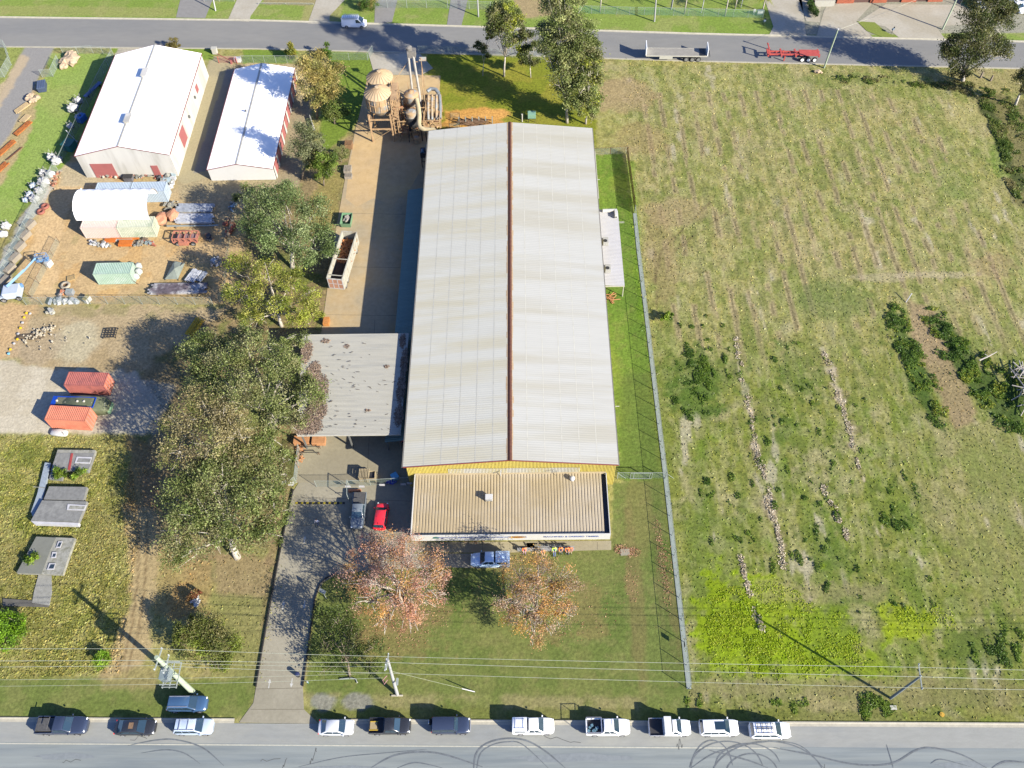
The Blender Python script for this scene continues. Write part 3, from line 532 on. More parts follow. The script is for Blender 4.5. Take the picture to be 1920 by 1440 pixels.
b=MB();b.bx(c[0]+.65,c[0]+1.0,oy0-.02,oy0-.005,2.8,3.05);b.build('logo_block',M('logo_purple',O(80,60,140),.6),of,world=True)
# roof fittings (own things)
q=G(917,934,3.9);t=thing('rooftop_box','white square ventilation box on the tan office roof','roof vent',(q[0],q[1],3.55));b=MB();b.bx(-.45,.45,-.35,.35,.12,.75);b.bx(-.5,.5,-.4,.4,.75,.82);b.build('housing',M('vent_white',O(238,238,236),.5),t,bevel=.03);b=MB();[b.bx(x-.03,x+.03,y-.03,y+.03,-.15,.12) for x in(-.4,.4) for y in(-.3,.3)];b.build('feet',GRW,t);b=MB();[b.bx(-.4,.4,-.362,-.352,.2+.1*k,.24+.1*k) for k in range(5)];b.build('louvre',GRW,t)
q=G(1073,897,3.9);t=thing('whirly_vent','white round spinning ventilator at the back of the tan office roof','roof vent',(q[0],q[1],3.6));MB().lathe([(.3,0),(.3,.18),(.24,.2)]).build('base',M('vent_white'+'2',O(226,226,222),.5),t,smooth='auto');b=MB();b.lathe([(.22,.2),(.34,.3),(.37,.42),(.3,.56),(.12,.64)],n=20);b.build('turbine',MATS['vent_white'],t,smooth='auto')
q=G(939,888,3.9);t=thing('aerial_bracket','thin white bracket pole at the rear edge of the office roof','bracket',(q[0],q[1]-.2,3.6));b=MB().cyl((0,0,0),(0,0,.9),.04);b.box((0,0,.9),(.12,.8,.08));b.build('pole',MATS['vent_white'],t)
q=G(1043,887,3.9);t=thing('television_aerial','spindly aerial beside the round ventilator, rear edge of office roof','aerial',(q[0],q[1]-.2,3.6));b=MB().cyl((0,0,0),(0,0,1.2),.025);b.cyl((-.8,-.25,1.2),(.1,.1,1.2),.02);[b.cyl((-.7+.2*k,-.45+.06*k,1.2),(-.7+.2*k,.15+.06*k,1.2),.012) for k in range(4)];b.build('mast',GRW,t)
# ---- carport / loading shelter
cx0,cx1,cy0,cy1,cz=-33.7,-17.5,63.1,80.6,4.35
ca=thing('loading_shelter','weathered flat pale roof shelter littered with leaves beside the warehouse','shelter',((cx0+cx1)/2,(cy0+cy1)/2,0))
xb0=-32.0
b=MB();b.corr((xb0,cy0,cz),(cx0,cy1,cz),(cx1,cy1,cz+.18),(cx1,cy0,cz+.18),.22,.03)
b.build('roof',M('old_roof',O(200,198,186),.6,var=.07,scale=.7,col2=O(186,186,178),c2scale=.5,c2amt=.4,stretch=(.25,3,1)),ca,world=True)
b=MB();b.box(((xb0+cx1)/2,cy0-.08,cz),(cx1-xb0,.15,.28));b.box(((cx0+cx1)/2,cy1+.05,cz),(cx1-cx0,.1,.25));b.build('gutter',WHS,ca,world=True)
b=MB()
for x in(-31.6,-25,-18):
    for y in(cy0+.4,72,cy1-.5):b.bx(x-.1,x+.1,y-.1,y+.1,0,cz)
b.build('post',GRW,ca,world=True)
LIT=attrmat('leaf_litter',fine=9,fvar=.3,bump=0)
def litter(name,label,spots,n,cols,size=.12,parent=None,z=.02,cat='leaf litter'):
    V=[];CC=[]
    for (px,py,zz,rx,ry,k) in spots:
        q=G(px,py,zz);m=int(n*k);r=np.sqrt(RNG.random(m))*(.6+.4*RNG.random(m));t=RNG.random(m)*6.283
        c=np.stack([q[0]+rx*r*np.cos(t),q[1]+ry*r*np.sin(t),zz+z+RNG.random(m)*.05],1);V.append(c);CC.append(np.array([O(*cols[i]) for i in RNG.integers(0,len(cols),m)]))
    c=np.concatenate(V);cc=np.concatenate(CC);m=len(c);a=RNG.normal(size=(m,3));a[:,2]*=.3;a/=np.linalg.norm(a,axis=1)[:,None];bb=np.cross(a,RNG.normal(size=(m,3))*[.3,.3,1]);bb/=np.linalg.norm(bb,axis=1)[:,None]+1e-9
    s=(size*(.5+RNG.random(m)))[:,None];V=np.stack([c-a*s-bb*s*.5,c+a*s-bb*s*.5,c+a*s+bb*s*.5,c-a*s+bb*s*.5],1).reshape(-1,3)
    col=np.repeat(cc*(.7+.6*RNG.random(m))[:,None],4,0);o=npmesh(name,V,np.arange(4*m).reshape(-1,4),LIT,col,parent,org=parent.location if parent else (0,0,0))
    if label:tagp(o,label,cat)
    o['kind']='stuff';return o
br=[(168,150,136),(180,160,144),(150,132,118),(172,146,122)]
litter('leaf_litter',None,[(575,660,4.4,1.0,2.4,1),(588,700,4.4,1.2,2.4,1.2),(598,730,4.4,1.6,3,1.6),(592,770,4.4,1.8,2.5,1.6),(575,800,4.4,2.6,1.6,1.8),(755,640,4.5,.5,1.5,.4),(758,680,4.5,.6,3,.8),(752,730,4.5,.7,3,.8),(748,780,4.5,.8,2,.6),(725,688,4.5,.4,.3,.1),(690,770,4.45,.5,.2,.06),(650,650,4.4,.5,.5,.05),(610,640,4.4,.8,.5,.1)],900,br,.10,ca,.05)
b=MB()
for k in range(70):
    q=G(random.uniform(610,745),random.uniform(640,810),cz+.15);a=random.uniform(-.8,.6);l=random.uniform(.1,.55);b.box((q[0],q[1],cz+.2),(l,.05,.03),rz=a)
b.build('fallen_twigs',M('twig_dark',O(92,80,72),.9),ca,world=True)
# ---- small annex on east side
an=thing('side_annex','small white flat-roofed annex on the east side of the warehouse','annex',(14.2,99.3,0))
b=MB().corr((12.35,91.1,2.75),(12.35,107.9,2.75),(15.95,107.6,2.6),(15.9,91.0,2.6),.3,.03);b.build('roof',M('annex_roof',O(212,212,216),.5,var=.05,scale=.5),an,world=True)
b=MB();b.bx(12.4,15.7,94.5,107.4,0,2.5);b.build('wall',WHS,an,world=True);b=MB().bx(15.7,15.82,91.0,91.12,0,2.6);b.bx(12.5,15.9,90.98,91.1,2.42,2.62);b.build('post',WHS,an,world=True)
for k,(px,py) in enumerate([(1147,402),(1131,454),(1134,505)]):
    q=G(px,py,3);t=thing('air_conditioner',['wide white duct unit at the north end of the annex roof','grey condenser with dark fan, middle of the annex roof','grey condenser with dark fan, south end of the annex roof'][k],'air conditioner',(max(q[0],13.4),q[1],2.75),0,'units on the annex roof')
    b=MB()
    if k==0:b.box((-.3,.8,.35),(2.4,.35,.5));b.box((.7,0,.35),(.5,1.5,.6));b.build('duct',MATS['vent_white'],t,bevel=.04);MB().box((.7,-.77,.35),(.3,.03,.3)).build('grille',GRW,t)
    else:b.box((0,0,.4),(.9,1.2,.8));b.build('cabinet',M('ac_grey',O(200,200,196),.5),t,bevel=.03);MB().cyl((-.1,-.2,.8),(-.1,-.2,.84),.32,n=14).build('fan',M('fan_dark',(.02,.02,.02),.6),t)
q=G(1147,552);t=thing('timber_offcuts','small heap of orange timber offcuts under the annex awning','timber pile',(13.8,90.6,0));b=MB()
for k in range(22):b.box((random.uniform(-1,1),random.uniform(-.8,.8),random.uniform(.05,.35)),(random.uniform(.5,1.6),.12,.06),rz=random.uniform(0,3),ry=random.uniform(-.2,.2))
b.build('board',M('fresh_timber',O(220,160,110),.8,var=.2),t)
q=G(1162,412);t=thing('wall_ladder','pale short ladder rack sticking out east of the annex','ladder',(16.4,105.3,2.2));b=MB();b.box((0,.12,0),(1,.05,.05));b.box((0,-.12,0),(1,.05,.05));[b.box((-.4+.2*k,0,0),(.04,.24,.04)) for k in range(5)];b.build('rails',WHS,t)
# ---- gable sheds at the north-west
def gable(name,label,x0,x1,ya,yb,ze,xr,zr,roofm,wallm,trimm,pitch=.25):
    t=thing(name,label,'shed',((x0+x1)/2,(ya+yb)/2,0))
    b=MB().corr((x0-.1,ya-.1,ze),(x0-.1,yb+.1,ze),(xr,yb+.1,zr),(xr,ya-.1,zr),pitch,.025);b.corr((x1+.1,ya-.1,ze),(x1+.1,yb+.1,ze),(xr,yb+.1,zr),(xr,ya-.1,zr),pitch,.025);b.build('roof',roofm,t,world=True)
    b=MB();b.add([(x0,ya,0),(x1,ya,0),(x1,ya,ze-.03),(xr,ya,zr-.05),(x0,ya,ze-.03)],[(0,1,2,3,4)]);b.add([(x0,yb,0),(x1,yb,0),(x1,yb,ze-.03),(xr,yb,zr-.05),(x0,yb,ze-.03)],[(4,3,2,1,0)]);b.quad((x0,ya,0),(x0,ya,ze-.03),(x0,yb,ze-.03),(x0,yb,0));b.quad((x1,ya,0),(x1,yb,0),(x1,yb,ze-.03),(x1,ya,ze-.03));b.build('wall',wallm,t,world=True)
    b=MB()
    for yy in(ya-.16,yb+.1):
        b.add([(x0-.12,yy,ze-.12),(xr,yy,zr-.12),(xr,yy,zr+.04),(x0-.12,yy,ze+.04),(x1+.12,yy,ze-.12),(x1+.12,yy,ze+.04)],[(0,1,2,3),(1,4,5,2)])
    b.bx(x0-.2,x0-.1,ya,yb,ze-.1,ze+.03);b.bx(x1+.1,x1+.2,ya,yb,ze-.1,ze+.03);b.build('trim',trimm,t,world=True)
    b=MB();b.add([(xr-.2,ya-.1,zr-.0),(xr,ya-.1,zr+.05),(xr+.2,ya-.1,zr),(xr-.2,yb+.1,zr),(xr,yb+.1,zr+.05),(xr+.2,yb+.1,zr)],[(0,1,4,3),(1,2,5,4)]);b.build('ridge_capping',M('ridge_pale',O(206,204,196),.5),t,world=True);return t
WRF=M('white_roof',(.68,.68,.67),.45,var=.03,scale=.3,spec=.5);WWL=M('white_wall',O(232,230,224),.7,var=.05,scale=.5,col2=O(206,204,196),c2scale=.4,c2amt=.5,stretch=(1,1,.15))
RED=M('roller_red',O(192,116,114),.6,var=.06)
s1=gable('large_white_shed','large white gable shed with a red roller door facing the camera',-79.1,-62.4,120.6,149.3,5.1,-70.7,7.2,WRF,WWL,TRIM)
b=MB();b.bx(-77.3,-73.3,120.5,120.58,0,3.2);b.build('roller_door',RED,s1,world=True)
b=MB();b.bx(-66.6,-65.4,120.5,120.58,0,2.6);b.build('door',RED,s1,world=True)['label']='narrow red side door'
b=MB();b.bx(-62.39,-62.3,127,129.8,1.0,4.0);b.build('roller_door',RED,s1,world=True);b=MB();b.bx(-62.39,-62.3,141,142.2,2.2,3.6);b.build('window',RED,s1,world=True)
for y in(127.5,140.5):
    b=MB();b.box((-70.5,y,7.35),(.9,2.2,.5));b.box((-70.5,y,7.65),(1.1,2.4,.08));v=b.build('ridge_vent',WWL,s1,world=True)
for (y,z) in((133.5,2.8),(139,2.9)):
    b=MB();b.box((-62.2,y,z),(.3,.3,.5));b.build('wall_light',GRW,s1,world=True)
s2=gable('narrow_white_shed','narrow white storage shed with alternating red and white roller doors',-56.1,-44.5,119.3,147.6,2.65,-50.6,3.9,WRF,M('white_wall_2',O(240,240,238),.7,var=.03),TRIM)
for k in range(9):
    y=120.6+k*3.0;b=MB();b.bx(-44.49,-44.42,y,y+1.9,0,2.35);b.build('roller_door',RED,s2,world=True)
b=MB();[b.box((-44.3,119.6+k*3.0+.3,1.25),(.06,.7,2.5)) for k in range(10)];b.build('white_pier',WWL,s2,world=True)
b=MB();b.cyl((-51.3,133.5,3.7),(-51.3,133.5,4.1),.15);b.build('roof_flue',GRW,s2,world=True)
# ---- brick factory beyond the far road (only its feet are in the photo)
BR=M('red_brick',O(196,110,80),.85,var=.2,scale=3);br0=G(1565,10)[0];
bq=thing('brick_factory','red brick factory frontage with roller doors at the top edge','factory',(66,172,0))
fy=G(1700,6)[1]+.3
b=MB();
for a,c in[(1568,1600),(1631,1662),(1690,1718),(1740,1768)]:b.bx(G(a,6)[0],G(c,6)[0],fy,fy+14,0,4.2)
b.build('wall',BR,bq,world=True)
b=MB()
for a,c in[(1524,1568),(1600,1631),(1662,1690),(1718,1740)]:b.bx(G(a,6)[0],G(c,6)[0],fy+.25,fy+.35,0,3.6)
b.build('roller_door',M('dark_door',O(120,90,84),.6),bq,world=True)
b=MB();b.bx(G(1524,6)[0]-.2,G(1768,6)[0],fy+.4,fy+14,4.2,4.4);b.build('roof',RF2,bq,world=True)
b=MB();b.bx(G(1524,8)[0],G(1562,8)[0],fy-1,fy-.6,0,1.3);b.build('entry_wall',WHS,bq,world=True)
# ---- derelict wall panels lying in the grass (west)
PAN=M('grey_panel',O(146,147,145),.85,var=.22,scale=2.2,col2=O(158,159,156),c2scale=.6);PANL=M('pale_panel',O(176,176,166),.85,var=.25,scale=2.5,col2=O(140,140,124),c2scale=1.2);FRW=M('frame_white',O(222,222,226),.6)
def panelthing(name,label,polys,mats=None):
    c=G(*polys[0][0][0]);t=thing(name,label,'wall panels',(c.x,c.y,0))
    for k,(pts,z0,z1,mt,pn) in enumerate(polys):
        pp=P(*pts,z=z1);b=MB().prism([p[:2] for p in pp],z0,z1);b.build(pn,mt,t,world=True)
    return t
panelthing('derelict_building_panels','grey flat building panels with a white window frame lying in long grass',[
 ([(106,850),(136,849),(128,882),(95,883)],.2,.75,PAN,'panel'),([(108,843),(179,844),(177,852),(106,850)],.2,.7,PANL,'edge_strip'),([(136,850),(177,850),(165,884),(128,882)],.2,.75,PAN,'panel'),([(133,850),(137,850),(131,881),(127,881)],.75,.82,M('red_strip',O(190,80,76),.7),'red_strip'),
 ([(144,856),(172,857),(168,869),(140,868)],.75,.85,FRW,'window_frame'),([(147,859),(171,860),(168,867),(144,866)],.85,.87,PAN,'window_opening'),
 ([(95,885),(120,885),(116,900),(92,898)],.1,.5,PAN,'panel'),
 ([(92,912),(163,913),(156,938),(82,936)],.3,.9,PAN,'panel'),([(79,938),(163,940),(147,978),(58,976)],.4,1.0,PAN,'panel'),([(58,977),(148,980),(146,985),(64,982)],.3,.9,FRW,'edge_strip'),
 ([(127,945),(162,947),(158,957),(125,956)],1.0,1.1,FRW,'window_frame'),([(131,948),(160,949),(157,955),(129,954)],1.1,1.12,PANL,'window_opening')])
panelthing('fallen_side_wall','long narrow pale wall frame lying left of the derelict panels',[([(84,867),(95,868),(86,905),(80,935),(62,970),(58,960),(70,925)],.05,.45,M('pale_side',O(170,184,196),.7,var=.2,scale=3),'frame'),([(62,912),(84,914),(84,915),(62,913)],.45,.5,PANL,'batten')])
panelthing('collapsed_panel_wall','pale grey wall panel with three small windows lying on the rough grass',[
 ([(68,1006),(141,1009),(117,1077),(31,1074),(52,1035)],.1,.6,PANL,'panel'),([(68,1006),(105,1008),(95,1030),(78,1076),(31,1074)],.6,.66,M('panel_olive',O(140,142,132),.8,var=.1),'cladding'),
 ([(109,1015),(117,1015),(113,1027),(105,1027)],.66,.74,FRW,'window_frame'),([(111,1017),(116,1017),(112,1025),(107,1025)],.74,.76,gl,'window_pane'),([(98,1035),(106,1035),(105,1046),(96,1046)],.66,.74,FRW,'window_frame'),([(100,1038),(105,1038),(103,1044),(98,1044)],.74,.76,gl,'window_pane'),([(92,1056),(104,1056),(101,1068),(88,1068)],.66,.74,FRW,'window_frame'),([(95,1058),(103,1058),(100,1066),(91,1066)],.74,.76,gl,'window_pane')])
panelthing('broken_concrete_path','cracked grey concrete slab strip below the fallen window wall',[([(72,1078),(96,1079),(97,1110),(92,1135),(60,1130),(64,1108)],.0,.15,M('crack_conc',O(168,168,160),.9,var=.2,scale=3),'slab'),([(5,1122),(62,1126),(92,1133),(90,1138),(5,1136)],.0,.12,M('dark_conc',O(110,108,102),.9,var=.2),'slab')])
# ---- dust plant: two silos and ducts
DUST=M('dusty_steel',O(214,178,134),.85,var=.2,scale=1.4,col2=O(176,142,108),c2scale=1.2);STL=M('silo_steel',O(178,182,180),.6,var=.2,scale=1.4,col2=O(204,172,130),c2scale=.8,c2amt=.8);DRK=M('dark_steel',O(64,64,66),.6,var=.2)
def silo(x,y,label,zb=5.6,zt=9.3,za=10.4,legs=True):
    t=thing('dust_silo',label,'silo',(x,y,0),0,'twin dust silos')
    R=2.3
    MB().lathe([(.5,zb-1.2),(R*.98,zb+.9),(R,zb+1),(R,zt)],n=28).build('body',STL,t,smooth='auto')
    b=MB().lathe([(R+.15,zt-.05),(.35,za),(.35,za+.15),(0.01,za+.15)],n=28);b.build('cone_roof',M('cone_dust',O(232,204,164),.8,var=.1,scale=1.2),t)
    b=MB();[b.cyl((math.cos(a)*(R+.1),math.sin(a)*(R+.1),zt+.02),(math.cos(a)*.4,math.sin(a)*.4,za+.04),.04,n=4) for a in np.linspace(0,2*math.pi,22,endpoint=False)];b.build('roof_rib',M('cone_rib',O(212,182,142),.8),t)
    b=MB();[b.cyl((math.cos(a)*(R+.02),math.sin(a)*(R+.02),zb+1),(math.cos(a)*(R+.02),math.sin(a)*(R+.02),zt-.1),.07,n=4) for a in np.linspace(0,2*math.pi,14,endpoint=False)];b.lathe([(R+.06,zb+2.3),(R+.06,zb+2.42)],n=28);b.build('stiffener',DUST,t)
    for sx in(-1,1):
        for sy in(-1,1):b=MB().box((sx*1.95,sy*2.1,zb/2+.3),(.26,.26,zb+.6));b.build('leg',DUST,t)
    b=MB()
    for z in(2.9,5.0):
        for s in(-1,1):b.box((0,s*2.1,z+.0),(3.9,.18,.25));b.box((s*1.95,0,z+.02),(.18,4.2,.25))
    for s in(-1,1):b.cyl((-1.95,s*2.12,.2),(1.95,s*2.12,2.9),.05);b.cyl((s*1.97,-2.1,2.9),(s*1.97,2.1,5.0),.05)
    b.build('bracing',DUST,t);return t
silo(-25.8,131.1,'nearer dusty cone-roofed silo on steel legs at the north yard');silo(-25.9,136.1,'rear dusty cone-roofed silo, partly hidden behind the nearer one',5.2,8.9,10.0)
t=thing('cage_ladder_tower','slender dusty steel stair frame on the right side of the silos','steel frame',(-22.9,131.5,0));b=MB()
for sx in(-.5,.5):
    for sy in(-2.4,0,2.4):b.box((sx,sy,4.7),(.14,.14,9.4))
b.build('post',DUST,t);b=MB()
for z in np.arange(1,9.5,.8):
    b.box((0,-2.4,z),(1,.1,.1));b.box((-.5,0,z),(.08,4.8,.08));b.box((.5,0,z),(.08,4.8,.08))
for k in range(3):b.cyl((-.5,-2.4,1+2.6*k),(-.5,2.4,3.4+2.6*k),.06)
b.build('rail',DUST,t);b=MB().box((0,0,5.0),(1.1,4.8,.08));b.box((0,0,9.2),(1.1,4.8,.08));b.build('deck',DUST,t)
t=thing('cyclone_separator','round dusty cyclone drum with a conical bottom, right of the silos','cyclone',(-20.2,133.6,0));MB().lathe([(.25,3.0),(1.2,5.4),(1.35,5.6),(1.35,7.0),(.9,7.4),(.3,7.5)],n=20).build('body',STL,t,smooth='auto');b=MB().lathe([(1.4,7.0),(.2,7.7),(0.01,7.7)],n=20);b.build('cap',DUST,t);b=MB();[b.box((sx,sy,2.6),(.12,.12,5.2)) for sx in(-1,1) for sy in(-1,1)];b.build('leg',DRK,t)
t=thing('cyclone_separator','dark open-mouthed cyclone with pale flat lid, nearest the yard','cyclone',(-20.1,129.6,0));MB().lathe([(.3,1.6),(.9,3.6),(1.2,3.9),(1.2,5.3)],n=20).build('body',DRK,t,smooth='auto');MB().lathe([(.95,5.3),(.95,6.2),(.5,6.4),(.01,6.4)],n=20).build('cap',STL,t);b=MB();[b.box((sx,sy,1.9),(.1,.1,3.8)) for sx in(-.9,.9) for sy in(-.9,.9)];b.build('leg',DRK,t);MB().lathe([(.5,.3),(.5,1.4)],c=(.6,-1.2,0),n=14).build('hopper',STL,t,smooth='auto')
t=thing('bucket_elevator','tall leaning pair of elevator tubes rising north of the cyclones','elevator',(-19.6,137.5,0));b=MB();b.tube([(-.6,-4,1.5),(-.75,-1,5.5),(-1.1,2.2,10.4)],.22);b.tube([(.9,-4,1.2),(.5,-1,5.5),(-.2,2.2,10.6)],.24);b.build('tube',M('elevator_grey',O(176,170,160),.6,var=.2),t,smooth='auto')
b=MB().box((-.5,2.6,10.9),(1.5,1.3,1.3));b.lathe([(.5,0),(.6,.7),(.2,.9)],c=(-.9,2.7,11.4),n=14);b.build('head_box',M('head_grey',O(150,146,140),.6,var=.3,scale=3),t);b=MB();[b.cyl((-1.2+.2*k,-3+k*1.2,2+1.9*k),(1.0-.1*k,-3+k*1.2,2+1.9*k),.05) for k in range(5)];b.box((1.1,2.5,5),(.12,.12,10));b.box((1.1,-.5,3),(.12,.12,6));b.box((-1.5,-.5,3.5),(.12,.12,7));b.cyl((1.1,2.5,8),(1.1,-.5,5.5),.06);b.cyl((-1.2,2.2,9.5),(-4.2,.2,6.5),.05);b.build('frame',DUST,t);MB().box((1.4,2.6,9.6),(1.3,.8,.08),rx=.4).build('chute',STL,t)
t=thing('dust_duct','large bent pale duct running from the cyclones down into the warehouse wall','duct',(-18,128,0));pts=[(-19.2,132.5,6.6),(-18.8,130.8,6.0),(-18.6,129,5.6),(-18.6,127.2,5.4),(-18.3,126.4,5.2),(-17.4,126.1,5.0),(-15.9,126.1,4.9),(-15.4,125.6,4.8),(-15.5,124.7,4.6)]
o=MB().tube([(p[0]+18,p[1]-128,p[2]) for p in pts],[.42]*6+[.42,.42,.42],12).build('pipe',M('duct_dust',O(216,200,160),.6,var=.12,scale=2),t,smooth='auto')
b=MB();[b.cyl((p[0]+18,p[1]-128,0),(p[0]+18,p[1]-128,p[2]-.3),.08) for p in(pts[2],pts[5])];b.build('support',DRK,t)
t=thing('filter_bank','row of long sloping pipes over a dusty steel rack east of the cyclones','filter rack',(-16.7,133.2,0));b=MB()
for k,(dx,c) in enumerate([(-.8,0),(-.1,0),(.7,1)]):b.tube([(dx,3.2,4.4),(dx+.1,2.4,5.0),(dx+.15,-.5,4.2),(dx+.2,-2.2,3.2)],.25,10)
b.build('pipe',STL,t,smooth='auto');b=MB();b.tube([(1.2,3.4,4.6),(.6,4.3,4.9),(-.3,4.5,4.9),(-1.0,4.0,4.7)],.35,10);b.tube([(1.3,3.2,4.4),(1.5,1,4.0),(1.5,-1.8,3.2)],.3,10);b.build('bend_pipe',M('blue_pipe',O(150,158,164),.5,var=.2),t,smooth='auto')
b=MB()
for sx in(-1.4,1.5):
    for sy in(-3.2,-.8,1.8,4):b.box((sx,sy,2),(.14,.14,4))
for z in(1.4,2.6,3.8):
    for sy in(-3.2,-.8,1.8,4):b.box((0,sy,z),(3,.12,.14))
    for sx in(-1.4,1.5):b.box((sx,.4,z),(.12,7.2,.14))
for k in range(7):b.box((random.uniform(-1,1),random.uniform(-3,1),random.uniform(1,3.2)),(random.uniform(.5,1.2),random.uniform(.4,.9),random.uniform(.3,.6)),rz=random.random())
b.build('rack',DUST,t)
t=thing('hopper_cluster','dusty brown cluster of hoppers and machine boxes below the cyclones','hoppers',(-21.4,131.2,0));b=MB();rr=random.Random(9)
for k in range(16):b.box((rr.uniform(-1.2,3.6),rr.uniform(-2.4,5.5),rr.uniform(.5,3.4)),(rr.uniform(.5,1.5),rr.uniform(.5,1.3),rr.uniform(.4,1.3)),rz=rr.choice([0,0,.3,1.57]))
b.build('machine_box',DUST,t);b=MB()
for k in range(14):
    x,y,z=rr.uniform(-1.5,3.8),rr.uniform(-2.5,6),rr.uniform(1.5,5);b.cyl((x,y,z),(x+rr.choice([-1,1])*rr.uniform(0,1.8),y+rr.uniform(-2,2),z+rr.uniform(-1,1)),rr.uniform(.06,.16),n=7)
b.build('conveyor_pipe',M('rust_pipe',O(168,120,88),.8,var=.3,scale=2),t);b=MB();[b.box((x,y,2.4),(.1,.1,4.8)) for x in(-1.3,1.2,3.6) for y in(-2.3,1.5,5.3)];[b.box((1.1,y,z),(5,.1,.12)) for y in(-2.3,1.5,5.3) for z in(2.2,4.6)];[b.box((x,1.5,z),(.1,7.7,.12)) for x in(-1.3,1.2,3.6) for z in(2.2,4.6)];b.build('frame',DUST,t)
b=MB().lathe([(.2,2.2),(.9,3.6),(.9,4.6),(.4,5.0)],c=(.2,3.5,0),n=16);b.build('hopper',DUST,t,smooth='auto')
t=thing('fan_housing','black fan motor and frame against the warehouse corner','fan',(-17.4,122.6,0));b=MB();b.box((0,0,2.8),(1.8,1.6,1.0));b.box((0,-.9,1.5),(1.6,.1,.1));[b.box((sx,sy,1.2),(.12,.12,2.4)) for sx in(-.8,.8) for sy in(-.7,.7)];b.build('frame',DRK,t);MB().box((.3,.3,3.6),(.5,1.2,.8),rx=.3).build('duct_end',STL,t);MB().cyl((-.5,-.6,3.3),(-.5,.2,3.3),.3,n=14).build('motor',M('motor_blue',O(90,130,160),.5),t)
for px,py,l in((695,249,'dusty steel tripod stand under the nearer silo'),(772,262,'thin dark stand beside the large duct')):
    q=G(px,py);t=thing('steel_stand',l,'stand',(q[0],q[1],0));b=MB();[b.cyl((a,c,0),(0,0,2.4),.05) for a,c in((-.5,-.4),(.5,-.4),(0,.6))];b.box((0,0,2.4),(.6,.6,.08));b.build('frame',DRK,t)
q=G(820,224);t=thing('rust_bin','narrow brown steel trough at the east edge of the sawdust floor','trough',(q[0],q[1],0));b=MB();b.box((0,0,.05),(.8,2.2,.08));[b.box((s*.4,0,.35),(.06,2.2,.7)) for s in(-1,1)];[b.box((0,s*1.1,.35),(.86,.06,.7)) for s in(-1,1)];b.build('shell',RUST,t)
# ---------------------------------------------------------------- vehicles
GLS=M('car_glass',(.015,.03,.045),.08,spec=.9,var=.02);TYR=M('tyre_rubber',(.012,.012,.013),.85);RIM=M('rim_alloy',(.45,.46,.48),.35,metal=.6);BLK=M('black_plastic',(.02,.02,.022),.6);HL=M('headlight_lens',(.75,.78,.8),.15,spec=.8);TLm=M('tail_light',(.5,.02,.02),.25);CHR=M('bright_metal',(.6,.6,.62),.25,metal=.7)
def paint(n,c,rough=.3): return M('paint_'+n,c,rough,var=.03,coat=.6,spec=.5)
PW=paint('white',(.72,.73,.74));PS=paint('silver',(.42,.44,.47),.28);PK=paint('black',(.018,.019,.022),.25);PN=paint('navy',(.022,.03,.055),.25);PB=paint('blue',(.03,.065,.13),.25);PSB=paint('silver_blue',(.30,.36,.45),.3);PR_=paint('red',(.55,.02,.03),.3);PG=paint('grey',(.10,.12,.14),.3)
WM={}
def wheelmesh(r,wd):
    k=(r,wd)
    if k in WM:return WM[k]
    def mk(b,nm,mt):
        o=b.build(nm,mt,smooth='auto');me=o.data;bpy.data.objects.remove(o);return me
    b=MB();pr=[(r*.62,-wd/2),(r*.93,-wd/2),(r,-wd/2+.04),(r,wd/2-.04),(r*.93,wd/2),(r*.62,wd/2)];vs=[];n=20
    for rr,y in pr:
        for i in range(n):t=2*math.pi*i/n;vs.append((rr*math.cos(t),y,rr*math.sin(t)))
    b.add(vs,[(i*n+j,i*n+(j+1)%n,(i+1)*n+(j+1)%n,(i+1)*n+j) for i in range(5) for j in range(n)]+[tuple(range(n)),tuple(range(5*n,6*n))]);t_=mk(b,'tyre',TYR)
    b=MB();b.cyl((0,-wd/2-.012,0),(0,wd/2+.012,0),r*.16,n=10)
    for k2 in range(5):
        a=2*math.pi*k2/5
        for s in(-1,1):b.box((math.cos(a)*r*.32,s*(wd/2+.006),math.sin(a)*r*.32),(r*.6,.02,r*.16),ry=-a)
    for s in(-1,1):
        vs=[];m=20
        for i in range(m):
            t=2*math.pi*i/m
            for rr in(r*.56,r*.66):vs.append((rr*math.cos(t),s*(wd/2+.012),rr*math.sin(t)))
        b.add(vs,[(2*i,2*((i+1)%m),2*((i+1)%m)+1,2*i+1) for i in range(m)])
    r_=mk(b,'rim',RIM);WM[k]=(t_,r_);return WM[k]
def wheel(parent,x,y,r=.34,wd=.22):
    tm,rm=wheelmesh(r,wd);o=bpy.data.objects.new('wheel',tm);link(o);o.parent=parent;o.location=(x,y,r)
    q=bpy.data.objects.new('rim',rm);link(q);q.parent=o
def loft(b,st,prof):
    "st: stations; prof(st)->points (y,z)"
    rows=[[(s[0],y,z) for y,z in prof(s)] for s in st];n=len(rows[0]);vs=[p for r in rows for p in r]
    fs=[(i*n+k,(i+1)*n+k,(i+1)*n+(k+1)%n,i*n+(k+1)%n) for i in range(len(rows)-1) for k in range(n)]
    fs+=[tuple(range(n)),tuple(range((len(rows)-1)*n,len(rows)*n))[::-1]];b.add(vs,fs)
def bprof(s):
    x,w,zb,zt=s;h=[(0,zb),(w*.88,zb),(w*.98,zb+.1),(w,zb+(zt-zb)*.5),(w*.985,zt-.14),(w*.93,zt-.05),(w*.8,zt),(0,zt+.03)]
    return h+[(-y,z) for y,z in h[1:-1]][::-1]
